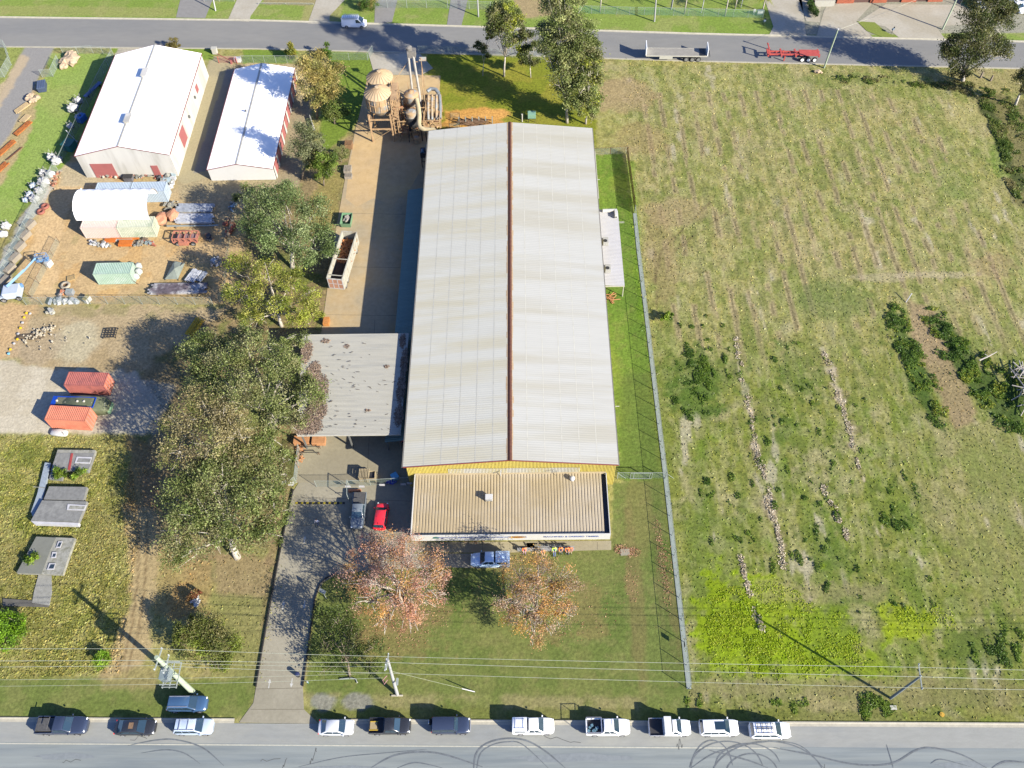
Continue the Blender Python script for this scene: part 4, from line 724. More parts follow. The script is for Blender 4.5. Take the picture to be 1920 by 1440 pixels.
KIND={ # L,W,H,belt,hood z, (rear glass base, rear roof, front roof, windscreen base) as fraction, wheel r
'sedan':(4.65,1.82,1.45,.93,.86,(-.40,-.24,.10,.27),.33),'hatch':(4.2,1.78,1.5,.95,.9,(-.485,-.40,.12,.29),.32),
'suv':(4.6,1.86,1.68,1.05,1.0,(-.49,-.42,.10,.26),.36),'wagon':(4.9,1.92,1.92,1.2,1.15,(-.47,-.455,.10,.19),.40),
'ute':(5.35,1.87,1.8,1.15,1.08,(-.13,-.10,.12,.25),.38),'bigute':(5.9,2.05,1.92,1.25,1.18,(-.13,-.10,.10,.22),.42),'single':(5.2,1.84,1.78,1.12,1.05,(.03,.05,.14,.27),.38),'van':(5.1,1.95,2.0,1.15,1.05,(-.49,-.475,.22,.38),.35)}
def car(name,label,cat,kind,pt,center,length=None,rz=0,extras=(),group='vehicles parked along the near road'):
    L,W,H,belt,hz,(rb,rt,ft,fb),wr=KIND[kind]
    if length:L=length
    c=G(center[0],center[1],.8);t=thing(name,label,cat,(c.x,c.y,.012),rz,group);hw=W/2
    tray=kind in('ute','bigute','single');rear=belt-.02 if not tray else .72
    tb=.12 if tray or kind in('van','wagon') else 0
    st=[(-.5,(.66+tb)*hw,.42,rear-.12),(-.492,(.80+tb)*hw,.32,rear-.05),(-.465,(.90+tb*.5)*hw,.27,rear-.01),(-.40,.98*hw,.24,rear)]
    if tray:
        xe=rb-.012;st+=[(xe-.001,hw,.22,rear),(xe,hw,.22,belt)]
    else:st+=[(rb+.04 if kind=='sedan' else -.25,hw,.22,belt)]
    st+=[(max(st[-1][0]/1+.01,0.0),hw,.2,belt-.0),(fb,hw,.2,max(hz+.03,belt-.05)),(.36,.98*hw,.22,hz),(.43,.93*hw,.24,hz-.06),(.465,.85*hw,.28,hz-.13),(.488,.71*hw,.33,hz-.24),(.5,.48*hw,.4,hz-.36)]
    b=MB();loft(b,[(s[0]*L,)+s[1:] for s in st],bprof);b.build('body',pt,t,smooth='auto')
    X=lambda f:f*L;wb,wt=hw*.93,hw*.76
    def cprof(s):
        x,w1,z1,w2,z2=s;h=[(w1,z1),(w2,z2-.07),(w2*.9,z2-.015),(0,z2)];return h+[(-y,z) for y,z in h[:-1]][::-1]
    b=MB();loft(b,[(X(rb),wb,belt-.05,wb*.97,belt+.02),(X(rt),wb,belt-.05,wt,H-.03),(X((rt+ft)/2),wb,belt-.05,wt*1.02,H),(X(ft),wb,belt-.05,wt,H-.04),(X(fb),wb*.97,belt-.08,wb*.93,belt-.02)],cprof);b.build('cabin',pt,t,smooth='auto')
    z1,z2=belt+.03,H-.06
    def gq(nm,*p):
        b=MB();b.quad(*p);o=b.build(nm,GLS,t);s=o.modifiers.new('thick','SOLIDIFY');s.thickness=.012;s.offset=1;return o
    def lp(a,c,f):return a+(c-a)*f
    # windscreen / rear glass, 1.5 cm proud
    def scr(nm,xb,xt,sgn,f0=.04,f1=.96):
        x0,x1=lp(xb,xt,f0),lp(xb,xt,f1);za,zb_=lp(belt-.02 if sgn>0 else belt+.02,H-.04,f0),lp(belt-.02 if sgn>0 else belt+.02,H-.04,f1);o=.02*sgn
        y0_,y1_=lp(wb*.9,wt*.9,f0),lp(wb*.9,wt*.9,f1)
        gq(nm,*([(x0+o,-y0_,za+.02),(x0+o,y0_,za+.02),(x1+o,y1_,zb_+.015),(x1+o,-y1_,zb_+.015)][::sgn]))
    scr('windscreen',X(fb),X(ft),1)
    if kind not in('van',): scr('rear_window',X(rb),X(rt),-1,.15 if kind!='sedan' else .05,.9)
    else: scr('rear_window',X(rb),X(rt),-1,.3,.8)
    zs0,zs1=belt+.05,H-.13
    yb,yt=lp(wb,wt,(zs0-belt)/(H-.07-belt))+.012,lp(wb,wt,(zs1-belt)/(H-.07-belt))+.012
    xr0,xr1=lp(X(rb),X(rt),.25)+.1,X(rt)+.12;xf0,xf1=lp(X(fb),X(ft),.15)-.12,X(ft)-.05;
    if kind=='van':xr0=xr1=X(.10)
    n=1 if kind in('single','van') else 2
    if kind in('suv','wagon'):n=3
    for s in(-1,1):
        for k in range(n):
            a0,a1=lp(xr0,xf0,k/n)+.03,lp(xr0,xf0,(k+1)/n)-.03;c0,c1=lp(xr1,xf1,k/n)+.03,lp(xr1,xf1,(k+1)/n)-.03
            q=[(a0,s*yb,zs0),(a1,s*yb,zs0),(c1,s*yt,zs1),(c0,s*yt,zs1)];gq('side_window',*(q if s<0 else q[::-1]))
        b=MB();b.box((X(fb)-.15,s*(hw+.09),belt+.02),(.14,.2,.13));b.build('mirror',pt,t,bevel=.02)
        b=MB();b.box((X(.468),s*hw*.68,hz-.2),(.16,hw*.3,.12),rz=-s*.55);b.build('headlight',HL,t,bevel=.03)
        b=MB();b.box((X(-.478),s*hw*.80,rear-.14),(.1,hw*.2,.18),rz=s*.35);b.build('tail_light',TLm,t,bevel=.02)
        for x in((.315,-.30) if kind!='sedan' else (.30,-.29)):wheel(t,X(x),s*(hw-.09),wr)
    b=MB();b.box((X(.494),0,.52),(.06,hw*.9,.18));b.build('grille',BLK,t,bevel=.02);b=MB();b.box((X(.492),0,.34),(.08,hw*1.1,.12));b.box((X(-.49),0,.4),(.08,hw*1.3,.14));b.build('bumper',BLK if tray or kind=='wagon' else pt,t,bevel=.02)
    if tray:
        x0,x1=X(-.495),X(rb)-.06 if kind!='single' else X(rb)-.04
        if kind!='single':
            tp=belt-.02;b=MB()
            for s in(-1,1):b.box(((x0+x1)/2,s*(hw-.06),(.7+tp)/2),(x1-x0,.1,tp-.7))
            b.box((x0+.04,0,(.7+tp)/2),(.08,2*hw-.2,tp-.7));b.box((x1-.02,0,(.7+tp)/2),(.05,2*hw-.2,tp-.7));b.build('tray',pt,t,bevel=.02)
            if 'canopy' not in extras:
                b=MB();b.box(((x0+x1)/2,0,.745),(x1-x0-.15,2*hw-.24,.03));b.build('tray_liner',BLK,t)
        for e in extras:
            if e=='canopy':
                b=MB();loft(b,[(x0+.02,hw*.95,tp-.02,hw*.84,H-.06),(x0+.12,hw*.95,tp-.02,hw*.84,H),(x1-.02,hw*.95,tp-.02,hw*.84,H)],cprof);cn=b.build('canopy',pt,t,smooth='auto')
                for s in(-1,1):b=MB();b.add([(x0+.25,s*hw*.935,tp+.12),(x1-.2,s*hw*.935,tp+.12),(x1-.2,s*hw*.875,H-.17),(x0+.3,s*hw*.875,H-.17)],[(0,1,2,3) if s<0 else (3,2,1,0)]);b.build('canopy_window',GLS,t)
                b=MB();[b.cyl((x0+.3,y,H+.08),(x1-.2,y,H+.08),.025) for y in(-.5,.5)];[b.box((x,0,H+.08),(.05,1.2,.04)) for x in(x0+.4,x1-.4)];b.build('roof_rack',CHR,t)
            if e=='cover':b=MB();b.box(((x0+x1)/2,0,tp+.01),(x1-x0-.1,2*hw-.1,.04));b.build('tray_cover',BLK,t,bevel=.015)
            if e=='yellowgear':b=MB();b.box(((x0+x1)/2-.3,.45,.95),(.9,.1,.08));b.box(((x0+x1)/2-.3,-.5,.95),(1.0,.1,.08));b.build('ladder_rail',M('gear_yellow',O(225,190,70),.6),t);b=MB();b.box(((x0+x1)/2-.35,0,.86),(.8,.8,.16));b.build('toolbox',M('gear_tan',O(190,170,130),.7),t)
            if e=='rackload':
                b=MB()
                for x in(x0+.1,x1-.05):
                    b.box((x,0,H+.05),(.05,2*hw-.1,.05));[b.box((x,s*(hw-.08),(tp+H)/2),(.05,.05,H-tp+.1)) for s in(-1,1)]
                [b.box(((x0+x1)/2,s*(hw-.08),H+.05),(x1-x0,.05,.05)) for s in(-1,1)];b.build('ladder_rack',CHR,t);b=MB()
                for k in range(6):b.box((x0+.3+.2*k,random.uniform(-.5,.5),.85+.04*k),(.35,.3,.2),rz=random.random())
                b.build('tray_load',M('load_blue',O(110,150,170),.6,var=.4,scale=5),t)
                b=MB();[b.box((X(rt+ft)/2+dx,0,H+.07),(.06,1.4,.04)) for dx in(-.4,.5)];b.build('roof_bar',CHR,t)
            if e=='alutray':
                b=MB();b.box(((x0+x1)/2,0,.86),(x1-x0,2.0,.06));[b.box(((x0+x1)/2,s*.98,1.03),(x1-x0,.04,.3)) for s in(-1,1)];b.box((x0+.02,0,1.03),(.04,2,.3));b.build('tray',CHR,t)
                b=MB();b.box((x1-.45,0,1.42),(.85,2.02,1.1));b.build('toolbox_canopy',M('toolbox_grey',(.42,.44,.45),.4),t,bevel=.03);b=MB();b.box(((x0+x1)/2-.45,0,.9),(x1-x0-1.0,1.9,.03));b.build('tray_mat',BLK,t)
            if e=='darkload':b=MB();b.box(((x0+x1)/2,0,1.0),(x1-x0-.2,1.5,.5));b.cyl((x1-.3,-.7,H+.1),(x1-.3,.7,H+.1),.05);b.build('tray_load',M('load_dark',(.05,.05,.05),.7,var=.4,scale=5),t)
    else:
        for e in extras:
            if e=='rails':[MB().box((X((rt+ft)/2),s*wt*.86,H+.03),(X(ft-rt)*.95,.05,.05)).build('roof_rail',CHR,t) for s in(-1,1)]
            if e=='bars':b=MB();[b.box((X((rt+ft)/2)+dx,0,H+.06),(.07,wt*1.9,.04)) for dx in(-.65,.35)];b.build('roof_bar',CHR,t)
            if e=='sunroof':b=MB();b.box((X(.0),0,H-.0),(1.25,.95,.03));b.build('sunroof',GLS,t,bevel=.01)
            if e=='rust':b=MB();b.box((X(-.05),0,H-.0),(.55,.7,.012));b.build('faded_roof_patch',M('rust_patch',O(150,120,92),.8,var=.3,scale=6),t)
            if e=='spare':
                tm,rm=wheelmesh(.38,.22);o=bpy.data.objects.new('spare_wheel',tm);link(o);o.parent=t;o.location=(X(-.53),.35,1.0);o.rotation_euler=(0,0,math.pi/2);b=MB();b.cyl((X(-.56),.35,1.0),(X(-.575),.35,1.0),.25,n=16);b.build('spare_cover',CHR,t)
            if e=='bullbar':b=MB();b.path([(X(.50),-.7,.4),(X(.515),-.7,.95),(X(.52),0,1.0),(X(.515),.7,.95),(X(.50),.7,.4)],.04);b.build('bull_bar',CHR,t)
            if e=='ladders':
                b=MB();[b.box((X(-.1),y,H+.15),(3.2,.05,.06)) for y in(-.75,-.35,.1,.5,.8)];[b.box((X(-.4)+.42*k,0,H+.1),(.05,1.7,.05)) for k in range(8)];b.build('ladder_rack',CHR,t)
            if e=='tube':b=MB();b.cyl((X(-.48),-.75,H+.16),(X(.1),-.75,H+.16),.12,n=10);b.build('roof_tube',MATS['vent_white'],t)
            if e=='ladderdeck':b=MB();[b.box((X(-.15)+dx,0,H+.09),(.05,1.2,.05)) for dx in(-.9,-.3,.3,.9)];[b.box((X(-.15),y,H+.09),(2.1,.05,.05)) for y in(-.55,-.1,.1,.55)];b.build('roof_rack',BLK,t)
    return t
def pxlen(a,c,y):return (G(c,y,.7)-G(a,y,.7)).length
def cc(a,c,y):return ((a+c)/2,y)
car('pickup_truck','dark navy dual-cab pickup, first vehicle from the left on the near road','pickup','bigute',PN,cc(70,164,1360),pxlen(70,164,1360),extras=('darkload',))
car('sedan','black sedan with a faded patch on its roof','car','sedan',PK,cc(215,291,1363),pxlen(215,291,1363),extras=('rust',))
car('hatchback','silver-blue wagon with roof bars below the blue car on the verge','car','suv',PSB,cc(327,399,1362),pxlen(327,399,1362),extras=('bars','rails'))
car('suv','blue SUV parked on the grass verge beside the power pole base','car','suv',PB,cc(314,388,1319),pxlen(314,388,1319),extras=('rails',))
car('sedan','silver sedan just right of the driveway mouth','car','sedan',PS,cc(597,663,1363),pxlen(597,663,1363))
car('pickup_truck','black pickup with yellow rails in its open tray','pickup','ute',PK,cc(692,770,1361),pxlen(692,770,1361),extras=('yellowgear',))
car('four_wheel_drive','boxy navy four-wheel drive with a spare wheel on its back','car','wagon',PN,cc(808,882,1360),pxlen(810,882,1360),extras=('spare','bullbar'))
car('pickup_truck','white dual-cab pickup with a white canopy and canopy rack','pickup','ute',PW,cc(960,1039,1361),pxlen(960,1039,1361),extras=('canopy',))
car('pickup_truck','white dual-cab pickup with ladder rack and loaded open tray','pickup','ute',PW,cc(1098,1181,1363),pxlen(1098,1181,1363),extras=('rackload',))
car('tray_truck','white single-cab tray truck with a grey toolbox behind the cab','pickup','single',PW,cc(1216,1295,1364),pxlen(1216,1295,1364),extras=('alutray',))
car('suv','white SUV with a large dark sunroof','car','suv',PW,cc(1311,1385,1364),pxlen(1311,1385,1364),extras=('sunroof',))
car('suv','white SUV with a roof rack, last in the row on the right','car','suv',PW,cc(1405,1482,1369),pxlen(1405,1482,1369),extras=('ladderdeck',))
yg='vehicles inside the property'
car('pickup_truck','blue-grey dual-cab pickup parked nose down beside the red car','pickup','ute',PG,(672,957),5.3,-math.pi/2,extras=('darkload',),group=yg)
car('hatchback','small red hatchback parked beside the office','car','hatch',PR_,(714,967),4.0,math.pi/2-.06,group=yg)
car('four_wheel_drive','light blue pickup with canopy on the grass in front of the office','pickup','ute',paint('lightblue',(.36,.47,.60)),(919,1049),5.2,math.pi,extras=('canopy',),group=yg)
car('van','white van with ladder racks parked on the far road','van','van',PW,(664,42),5.1,-.04,extras=('ladders','tube'),group='vehicles on the far road')
# cars in the yard at the top right
for k,(px,py,kd,pt,rz,l) in enumerate([(1834,8,'suv',PW,-1.1,'white car behind the green fence, top right corner left of the big tree'),(1822,2,'hatch',PN,-1.1,'dark blue car at the top edge beside the white car'),(1908,10,'sedan',PW,-1.2,'white sedan at the top right corner of the photo'),(1912,-2,'suv',PS,-1.2,'silver car behind the corner sedan at the top edge')]):
    car('parked_car',l,'car',kd,pt,(px,py),4.3,rz,group='cars in the yard at the top right')
# ---- flatbed trailer
def wheels(t,xs_,hw,r=.5,mat=None):
    for x in xs_:
        for s in(-1,1):wheel(t,x,s*(hw-.16),r,.3)
q=G(1268,98,1.3);L=pxlen(1211,1325,98)
ftr=thing('flatbed_trailer','pale grey flatbed trailer with end gates on the far road','trailer',(q[0],q[1],0),-.045)
b=MB();b.box((0,0,1.3),(L,2.45,.14));b.build('deck',M('deck_grey',O(176,172,162),.8,var=.12,scale=1),ftr)
b=MB();b.box((0,-1.24,1.28),(L,.06,.24));b.box((0,1.24,1.28),(L,.06,.24));b.build('side_rail',WHS,ftr)
for x,s in((-L/2,1.7),(L/2,1.5)):b=MB();b.box((x,0,1.37+s/2),(.12,2.45,s));b.build('end_gate',M('gate_white',(.62,.63,.64),.5),ftr)
b=MB();[b.box((0,s*.5,1.0),(L*.94,.16,.42)) for s in(-1,1)];[b.box((-L*.2+k*1.5,0,1.1),(.1,2,.12)) for k in range(7)];b.build('chassis',DRK,ftr);b=MB();b.box((-L*.17,-1.0,.85),(2.6,.5,.6));b.build('toolbox',WHS,ftr,bevel=.03)
b=MB();[b.box((L/2-.5-.22*k,0,1.42),(.1,2.3,.1)) for k in range(5)];b.build('dunnage',BLK,ftr);wheels(ftr,(2.0,3.2,4.4),1.25)
# ---- red skeletal trailer
q=G(1487,100,1.1);L=pxlen(1437,1536,100);rt_=thing('skeleton_trailer','red skeletal container trailer with white wheel hubs on the far road','trailer',(q[0],q[1],0),-.055);RD=M('trailer_red',O(214,96,86),.6,var=.2,scale=2)
b=MB();[b.box((0,s*.45,1.15),(L,.2,.3)) for s in(-1,1)];[b.box((-L/2+.5+k*1.35,0,1.15),(.16,1.0,.2)) for k in range(8)];b.build('frame',RD,rt_)
b=MB();[b.box((x,0,1.22),(.3,2.4,.22)) for x in(-L/2+.2,-L/2+2.8,0.4,L/2-.3)];b.box((L/2-2.2,0,1.28),(3.6,1.9,.08));b.build('crossmember',RD,rt_)
b=MB();[b.box((-L/2+.3,s*1.0,2.0),(.2,.2,1.5),ry=-.5) for s in(-1,1)];b.box((-L/2+.1,0,2.5),(.2,2.1,.2));b.box((-L/2+3.5,-1.0,.6),(.2,.2,1.0));b.box((-L/2+3.5,1.0,.6),(.2,.2,1.0));b.build('gooseneck',RD,rt_)
for x in(L/2-3.4,L/2-2.2,L/2-1.0):
    for s in(-1,1):
        wheel(rt_,x,s*1.08,.5,.34)
        MB().cyl((x,s*1.25,.5),(x,s*1.275,.5),.3,n=16).build('hub_cover',M('hub_white',(.75,.75,.74),.5),rt_)
# ---- bulk bin trailer in the yard
bp=[G(613,535),G(652,537)]
a0,a1,a2,a3=G(614,522,3.4),G(640,523,3.4),G(666,436,3.4),G(644,433,3.4)
cx_,cy_=(a0+a1+a2+a3).xy/4;ln=((a2+a3)/2-(a0+a1)/2).xy.length;wd=2.5;rz_=math.atan2(-((a2+a3)/2-(a0+a1)/2).x,((a2+a3)/2-(a0+a1)/2).y)
t=thing('waste_trailer','long open-top white waste trailer half full of orange timber offcuts','trailer',(cx_,cy_,0),rz_);BW=M('bin_white',O(206,204,190),.6,var=.15,scale=1.5,col2=O(170,150,120),c2scale=1,c2amt=.3)
b=MB();[b.box((s*wd/2,0,2.15),(.08,ln,2.5)) for s in(-1,1)];b.box((0,ln/2,2.15),(wd,.08,2.5));b.box((0,-ln/2,2.15),(wd,.08,2.5));b.box((0,0,.95),(wd,ln,.1));[b.box((s*wd/2,0,3.42),(.16,ln+.1,.12)) for s in(-1,1)];b.build('bin_body',BW,t)
b=MB();[b.box((s*(wd/2+.06),-ln/2+.4+k*.9,2.15),(.06,.1,2.4)) for s in(-1,1) for k in range(int(ln/.9))];[b.box((0,y,3.42),(wd,.12,.1)) for y in(-ln/2+.7,-ln/2+4.2,ln/2)];b.build('rib',BW,t)
b=MB();[b.box((x,-ln/2-.06,2.2),(.1,.06,2.4)) for x in(-1.2,-.4,.4,1.2)];[b.box((0,-ln/2-.06,z),(2.5,.06,.1)) for z in(1.1,2.2,3.3)];b.build('door_frame',FRW,t);b=MB();[b.box((x,-ln/2-.03+(-.02),2.2),(.66,.04,2.1)) for x in(-.8,0,.8)];b.build('door_panel',M('door_rustpink',O(200,150,124),.7,var=.2),t)
b=MB();
for k in range(120):b.box((random.uniform(-1,1),random.uniform(-.3,ln/2-.6),1.9+random.uniform(-.2,.35)),(random.uniform(.3,1.4),.14,.07),rz=random.uniform(0,3),ry=random.uniform(-.3,.3))
b.box((0,ln*.25-.1,1.5),(2.3,ln*.5-.3,.6));b.build('timber_offcuts',M('offcut_wood',O(226,150,90),.85,var=.35,scale=2.5,col2=O(190,120,90),c2scale=1.5),t)
b=MB();b.box((0,-ln*.25,1.55),(2.3,ln*.45,.5));b.build('dark_load',M('dark_mulch',O(76,60,54),.95,var=.4,scale=4,bump=.8),t);wheels(t,(),1)
for y in(-ln/2+1.2,-ln/2+2.4,ln/2-1.5):
    for s in(-1,1):
        tm,rm=wheelmesh(.5,.3);o=bpy.data.objects.new('wheel',tm);link(o);o.parent=t;o.location=(s*1.05,y,.5);o.rotation_euler=(0,0,math.pi/2);r2=bpy.data.objects.new('rim',rm);link(r2);r2.parent=o
# ---- green skip bin
q=G(650,414,.6);t=thing('skip_bin','small green skip bin with grey rubbish inside, ahead of the waste trailer','skip bin',(q[0],q[1],0),-.05);GB=M('skip_green',O(132,176,138),.5,var=.1)
b=MB();h=1.2
for s in(-1,1):b.add([(s*.75,-1.0,.1),(s*.75,1.0,.1),(s*.85,1.3,h),(s*.85,-1.3,h),(s*.81,-1.0,.1),(s*.81,1.0,.1),(s*.91,1.3,h),(s*.91,-1.3,h)],[(0,1,2,3),(7,6,5,4),(0,3,7,4),(1,5,6,2),(3,2,6,7)]);b.add([(-.8,s*1.0,.1),(.8,s*1.0,.1),(.88,s*1.3,h),(-.88,s*1.3,h),(-.8,s*1.05,.1),(.8,s*1.05,.1),(.88,s*1.36,h),(-.88,s*1.36,h)],[(0,1,2,3),(7,6,5,4),(3,2,6,7)])
b.box((0,0,.12),(1.55,2.1,.06));b.build('shell',GB,t);b=MB().blob((0,.2,.75),(.6,.7,.3),2,.3);b.box((.1,.5,1.0),(.7,.8,.05),rz=.5,rx=.2);b.build('rubbish',M('rubbish_grey',O(176,170,160),.8,var=.4,scale=4),t)
# ---- shipping containers
def container(name,label,corner,rz,ln,mat,doormat=None,extra=None,z=0,group=None):
    t=thing(name,label,'container',(corner[0],corner[1],z),rz,group);w_,h=2.44,2.59
    b=MB()
    def cor(p00,p10,p11,p01,n,out):
        vs=[]
        for i in range(n*4+1):
            f=i/(n*4);d=(0,0,1,1)[i%4]*.045;o=Vector(out)*-d
            vs+=[Vector(p00).lerp(Vector(p10),f)+o,Vector(p01).lerp(Vector(p11),f)+o]
        b.add(vs,[(2*i,2*i+2,2*i+3,2*i+1) for i in range(n*4)])
    n=int(ln/.28)
    cor((.1,.02,.12),(ln-.1,.02,.12),(ln-.1,.02,h-.1),(.1,.02,h-.1),n,(0,-1,0));cor((.1,w_-.02,.12),(ln-.1,w_-.02,.12),(ln-.1,w_-.02,h-.1),(.1,w_-.02,h-.1),n,(0,1,0));cor((.1,.08,h-.03),(ln-.1,.08,h-.03),(ln-.1,w_-.08,h-.03),(.1,w_-.08,h-.03),n,(0,0,1));cor((.02,.1,.1),(.02,w_-.1,.1),(.02,w_-.1,h-.1),(.02,.1,h-.1),8,(-1,0,0));b.build('panels',mat,t)
    b=MB()
    for x in(.06,ln-.06):
        for y in(.06,w_-.06):b.box((x,y,h/2),(.14,.14,h))
        for zz in(.08,h-.07):b.box((x,w_/2,zz),(.12,w_-.14,.14))
    for y in(.05,w_-.05):
        for zz in(.08,h-.06):b.box((ln/2,y,zz),(ln-.1,.1,.12))
    b.build('frame',mat,t,bevel=.01)
    dm=doormat or mat
    for s in(0,1):
        b=MB();b.box((ln-.015,w_*(.27+.46*s),h/2),(.05,w_*.44,h-.28));d=b.build('door',dm,t);b=MB();[b.cyl((ln+.03,w_*(.27+.46*s)+dy,.15),(ln+.03,w_*(.27+.46*s)+dy,h-.12),.025) for dy in(-.3,.3)];b.build('lock_rod',CHR,d)
    return t
def ang(a,c,z):A,B=G(*a,z),G(*c,z);return math.atan2(B.y-A.y,B.x-A.x)
GC=M('container_green',O(184,212,194),.6,var=.1,scale=1.5,col2=O(200,222,210),c2scale=.5);OC=M('container_orange',O(234,146,116),.65,var=.1,scale=1.5,col2=O(222,130,104),c2scale=.6);OC2=M('container_dullred',O(196,116,106),.7,var=.15,scale=2,col2=O(164,98,96),c2scale=.9);PC=M('container_pink',O(240,216,206),.65,var=.08,scale=2);YC=M('container_palegreen',O(218,224,202),.65,var=.12,scale=2,col2=O(192,204,178),c2scale=.6);BC=M('container_blue',O(196,214,232),.55,var=.1,scale=1.5)
tc=container('shipping_container','pale green shipping container with rounded bags at its right end',G(185.4,533.8),ang((171.3,511.7),(241.3,510),2.59),6.06,GC)
container('shipping_container','bright orange shipping container nearest the camera in the crushed-rock yard',G(98,803.4),ang((85.5,787.8),(162.2,792),2.59),6.06,OC)
q=G(119,722,2.59);container('shipping_container','dull red shipping container behind the tarp-covered bin',(q.x,q.y),ang((119,720),(196,722),2.59),6.06,OC2,OC)
container('shipping_container','faded pink shipping container under the left half of the white dome',G(161.5,447.1),ang((148.9,427.4),(217.7,427.2),2.59),6.06,PC)
q=G(227.6,447,0);container('shipping_container','pale green rust-streaked container under the right half of the dome',(q.x+.08,q.y+.02),ang((217.7,427.4),(281.3,425.4),2.59),6.06,YC)
q=G(176,360.5,2.59);container('shipping_container','light blue container behind the white dome, left half',(q.x,q.y),ang((176,360),(300,358),2.59),6.06,BC)
container('shipping_container','light blue container behind the white dome, right half',(q.x+6.2,q.y+.0),ang((176,360),(300,358),2.59),6.06,BC)
# dome shelter
aa=G(152,412,2.65);bb=G(152+2,360,2.65);t=thing('dome_shelter','white arched fabric dome shelter standing on the containers','dome shelter',(-69.6,0,0));
ya_,yb_=107.2,113.4;x0_,x1_=-76.2,-63.6
b=MB();n=14
for k in range(9):
    pass
vs=[];mx_=56
for i in range(mx_+1):
    x=x0_+(x1_-x0_)*i/mx_;sag=-.07*abs(math.sin(math.pi*8*i/mx_))
    for j in range(n+1):
        a=math.pi*j/n;vs.append((x,(ya_+yb_)/2-math.cos(a)*((yb_-ya_)/2),2.62+math.sin(a)**.85*(2.9+sag)))
b.add(vs,[(i*(n+1)+j,(i+1)*(n+1)+j,(i+1)*(n+1)+j+1,i*(n+1)+j+1) for i in range(mx_) for j in range(n)]);b.build('fabric',M('dome_fabric',(.72,.72,.72),.6,var=.02),t,smooth=True,world=True)
b=MB()
for x in(x0_,x1_,x0_+3.15,x0_+6.3,x0_+9.45):b.tube([(x,(ya_+yb_)/2-math.cos(math.pi*j/n)*((yb_-ya_)/2-.03),2.6+math.sin(math.pi*j/n)**.85*2.86) for j in range(n+1)],.06,6)
b.build('arch_frame',CHR,t,smooth='auto',world=True)
b=MB();b.box((x0_+.05,(ya_+yb_)/2,3.6),(.04,5.4,2.0));b.build('end_cloth',MATS['dome_fabric'],t,world=True)
# tarp covered bin, blue skip, white tank
q=G(115,757,1);t=thing('tarped_bin','olive green tarp-covered bin in front of the dull red container','covered bin',(G(158,760,1).x,G(158,760,1).y,0),-.05);b=MB()
loft(b,[(-3.9,.9,.3,1.2),(-3.4,1.25,.2,1.7),(0,1.3,.2,1.9),(3.0,1.25,.2,1.7),(3.9,.8,.2,1.2)],bprof);b.build('tarp',M('tarp_green',O(120,126,96),.7,var=.25,scale=1.2,col2=O(92,100,70),c2scale=.6,bump=.5),t,smooth=True);b=MB();b.box((-3.75,0,.5),(.5,1.9,.9));b.box((3.7,0,.5),(.5,1.8,.8));b.build('bin_end',M('bin_palegreen',O(150,190,150),.6),t,bevel=.1);b=MB();[b.cyl((x,-1.35,.25),(x+.5,0,1.93),.02) for x in(-3,-1,1,3)];b.build('tie_rope',WHS,t)
q=G(144,754,1.3);t=thing('blue_bin','bright blue skip bin half filled with grey rubble behind the orange container','skip bin',(q.x-.2,q.y-.3,0),-.05);b=MB();[b.box((0,s*.85,1.0),(6.4,.08,1.9)) for s in(-1,1)];[b.box((s*3.2,0,1.0),(.08,1.7,1.9)) for s in(-1,1)];b.box((-2.9,0,1.93),(.7,1.7,.06));b.build('shell',M('skip_blue',O(30,80,200),.4),t,bevel=.02);b=MB();b.box((-1.2,0,1.6),(2.9,1.6,.3));b.build('rubble',M('rubble_olive',O(120,122,100),.9,var=.3,scale=4,bump=.5),t);b=MB();b.box((1.7,0,1.65),(2.7,1.6,.3));b.build('blue_sheet',M('blue_sheet',O(110,150,190),.6,var=.3,scale=2),t);b=MB();[b.blob((x,.1,1.9),.22,1,.1) for x in(-2.5,.6,1.6)];b.build('white_bag',WHS,t)
q=G(110,810,.5);t=thing('white_tank','white rounded plastic tub lying beside the orange container','tub',(q.x,q.y,0),-.1);b=MB();loft(b,[(-1.3,.3,.1,.35),(-1.1,.5,.05,.5),(0,.55,.05,.6),(1.0,.5,.05,.5),(1.25,.3,.1,.35)],bprof);b.build('shell',MATS['vent_white'],t,smooth=True);MB().cyl((.5,0,.58),(1.0,-.4,.5),.05).build('spout',BLK,t)
# ---- blue boom lift
p0_,p1_=G(25,548,.9),G(62,478,3);t=thing('boom_lift','blue and white boom lift with its arm stretched along the left fence','boom lift',(G(22,549,.8).x,G(22,549,.8).y,0),.15);BLU=M('lift_blue',O(130,176,226),.45,var=.08);
b=MB();b.box((0,0,.75),(3.4,2.3,.5));b.box((.2,0,1.35),(2.6,2.2,.8));b.build('chassis',M('lift_white',O(214,226,240),.5,var=.1),t,bevel=.12);b=MB();b.box((1.6,.9,1.3),(.5,.4,.7));b.build('control_box',BLU,t,bevel=.03)
for x in(-1.2,1.2):
    for s in(-1,1):wheel(t,x,s*1.1,.48,.35)
r=rotz(-.15);e=r((p1_.x-t.location.x,p1_.y-t.location.y,0));b=MB();b.cyl((-.3,.3,2.0),(e[0]*.6-.1,e[1]*.6,2.1),.26,n=4);b.cyl((e[0]*.55,e[1]*.55,2.1),(e[0],e[1],2.2),.18,n=4);b.build('boom',BLU,t)
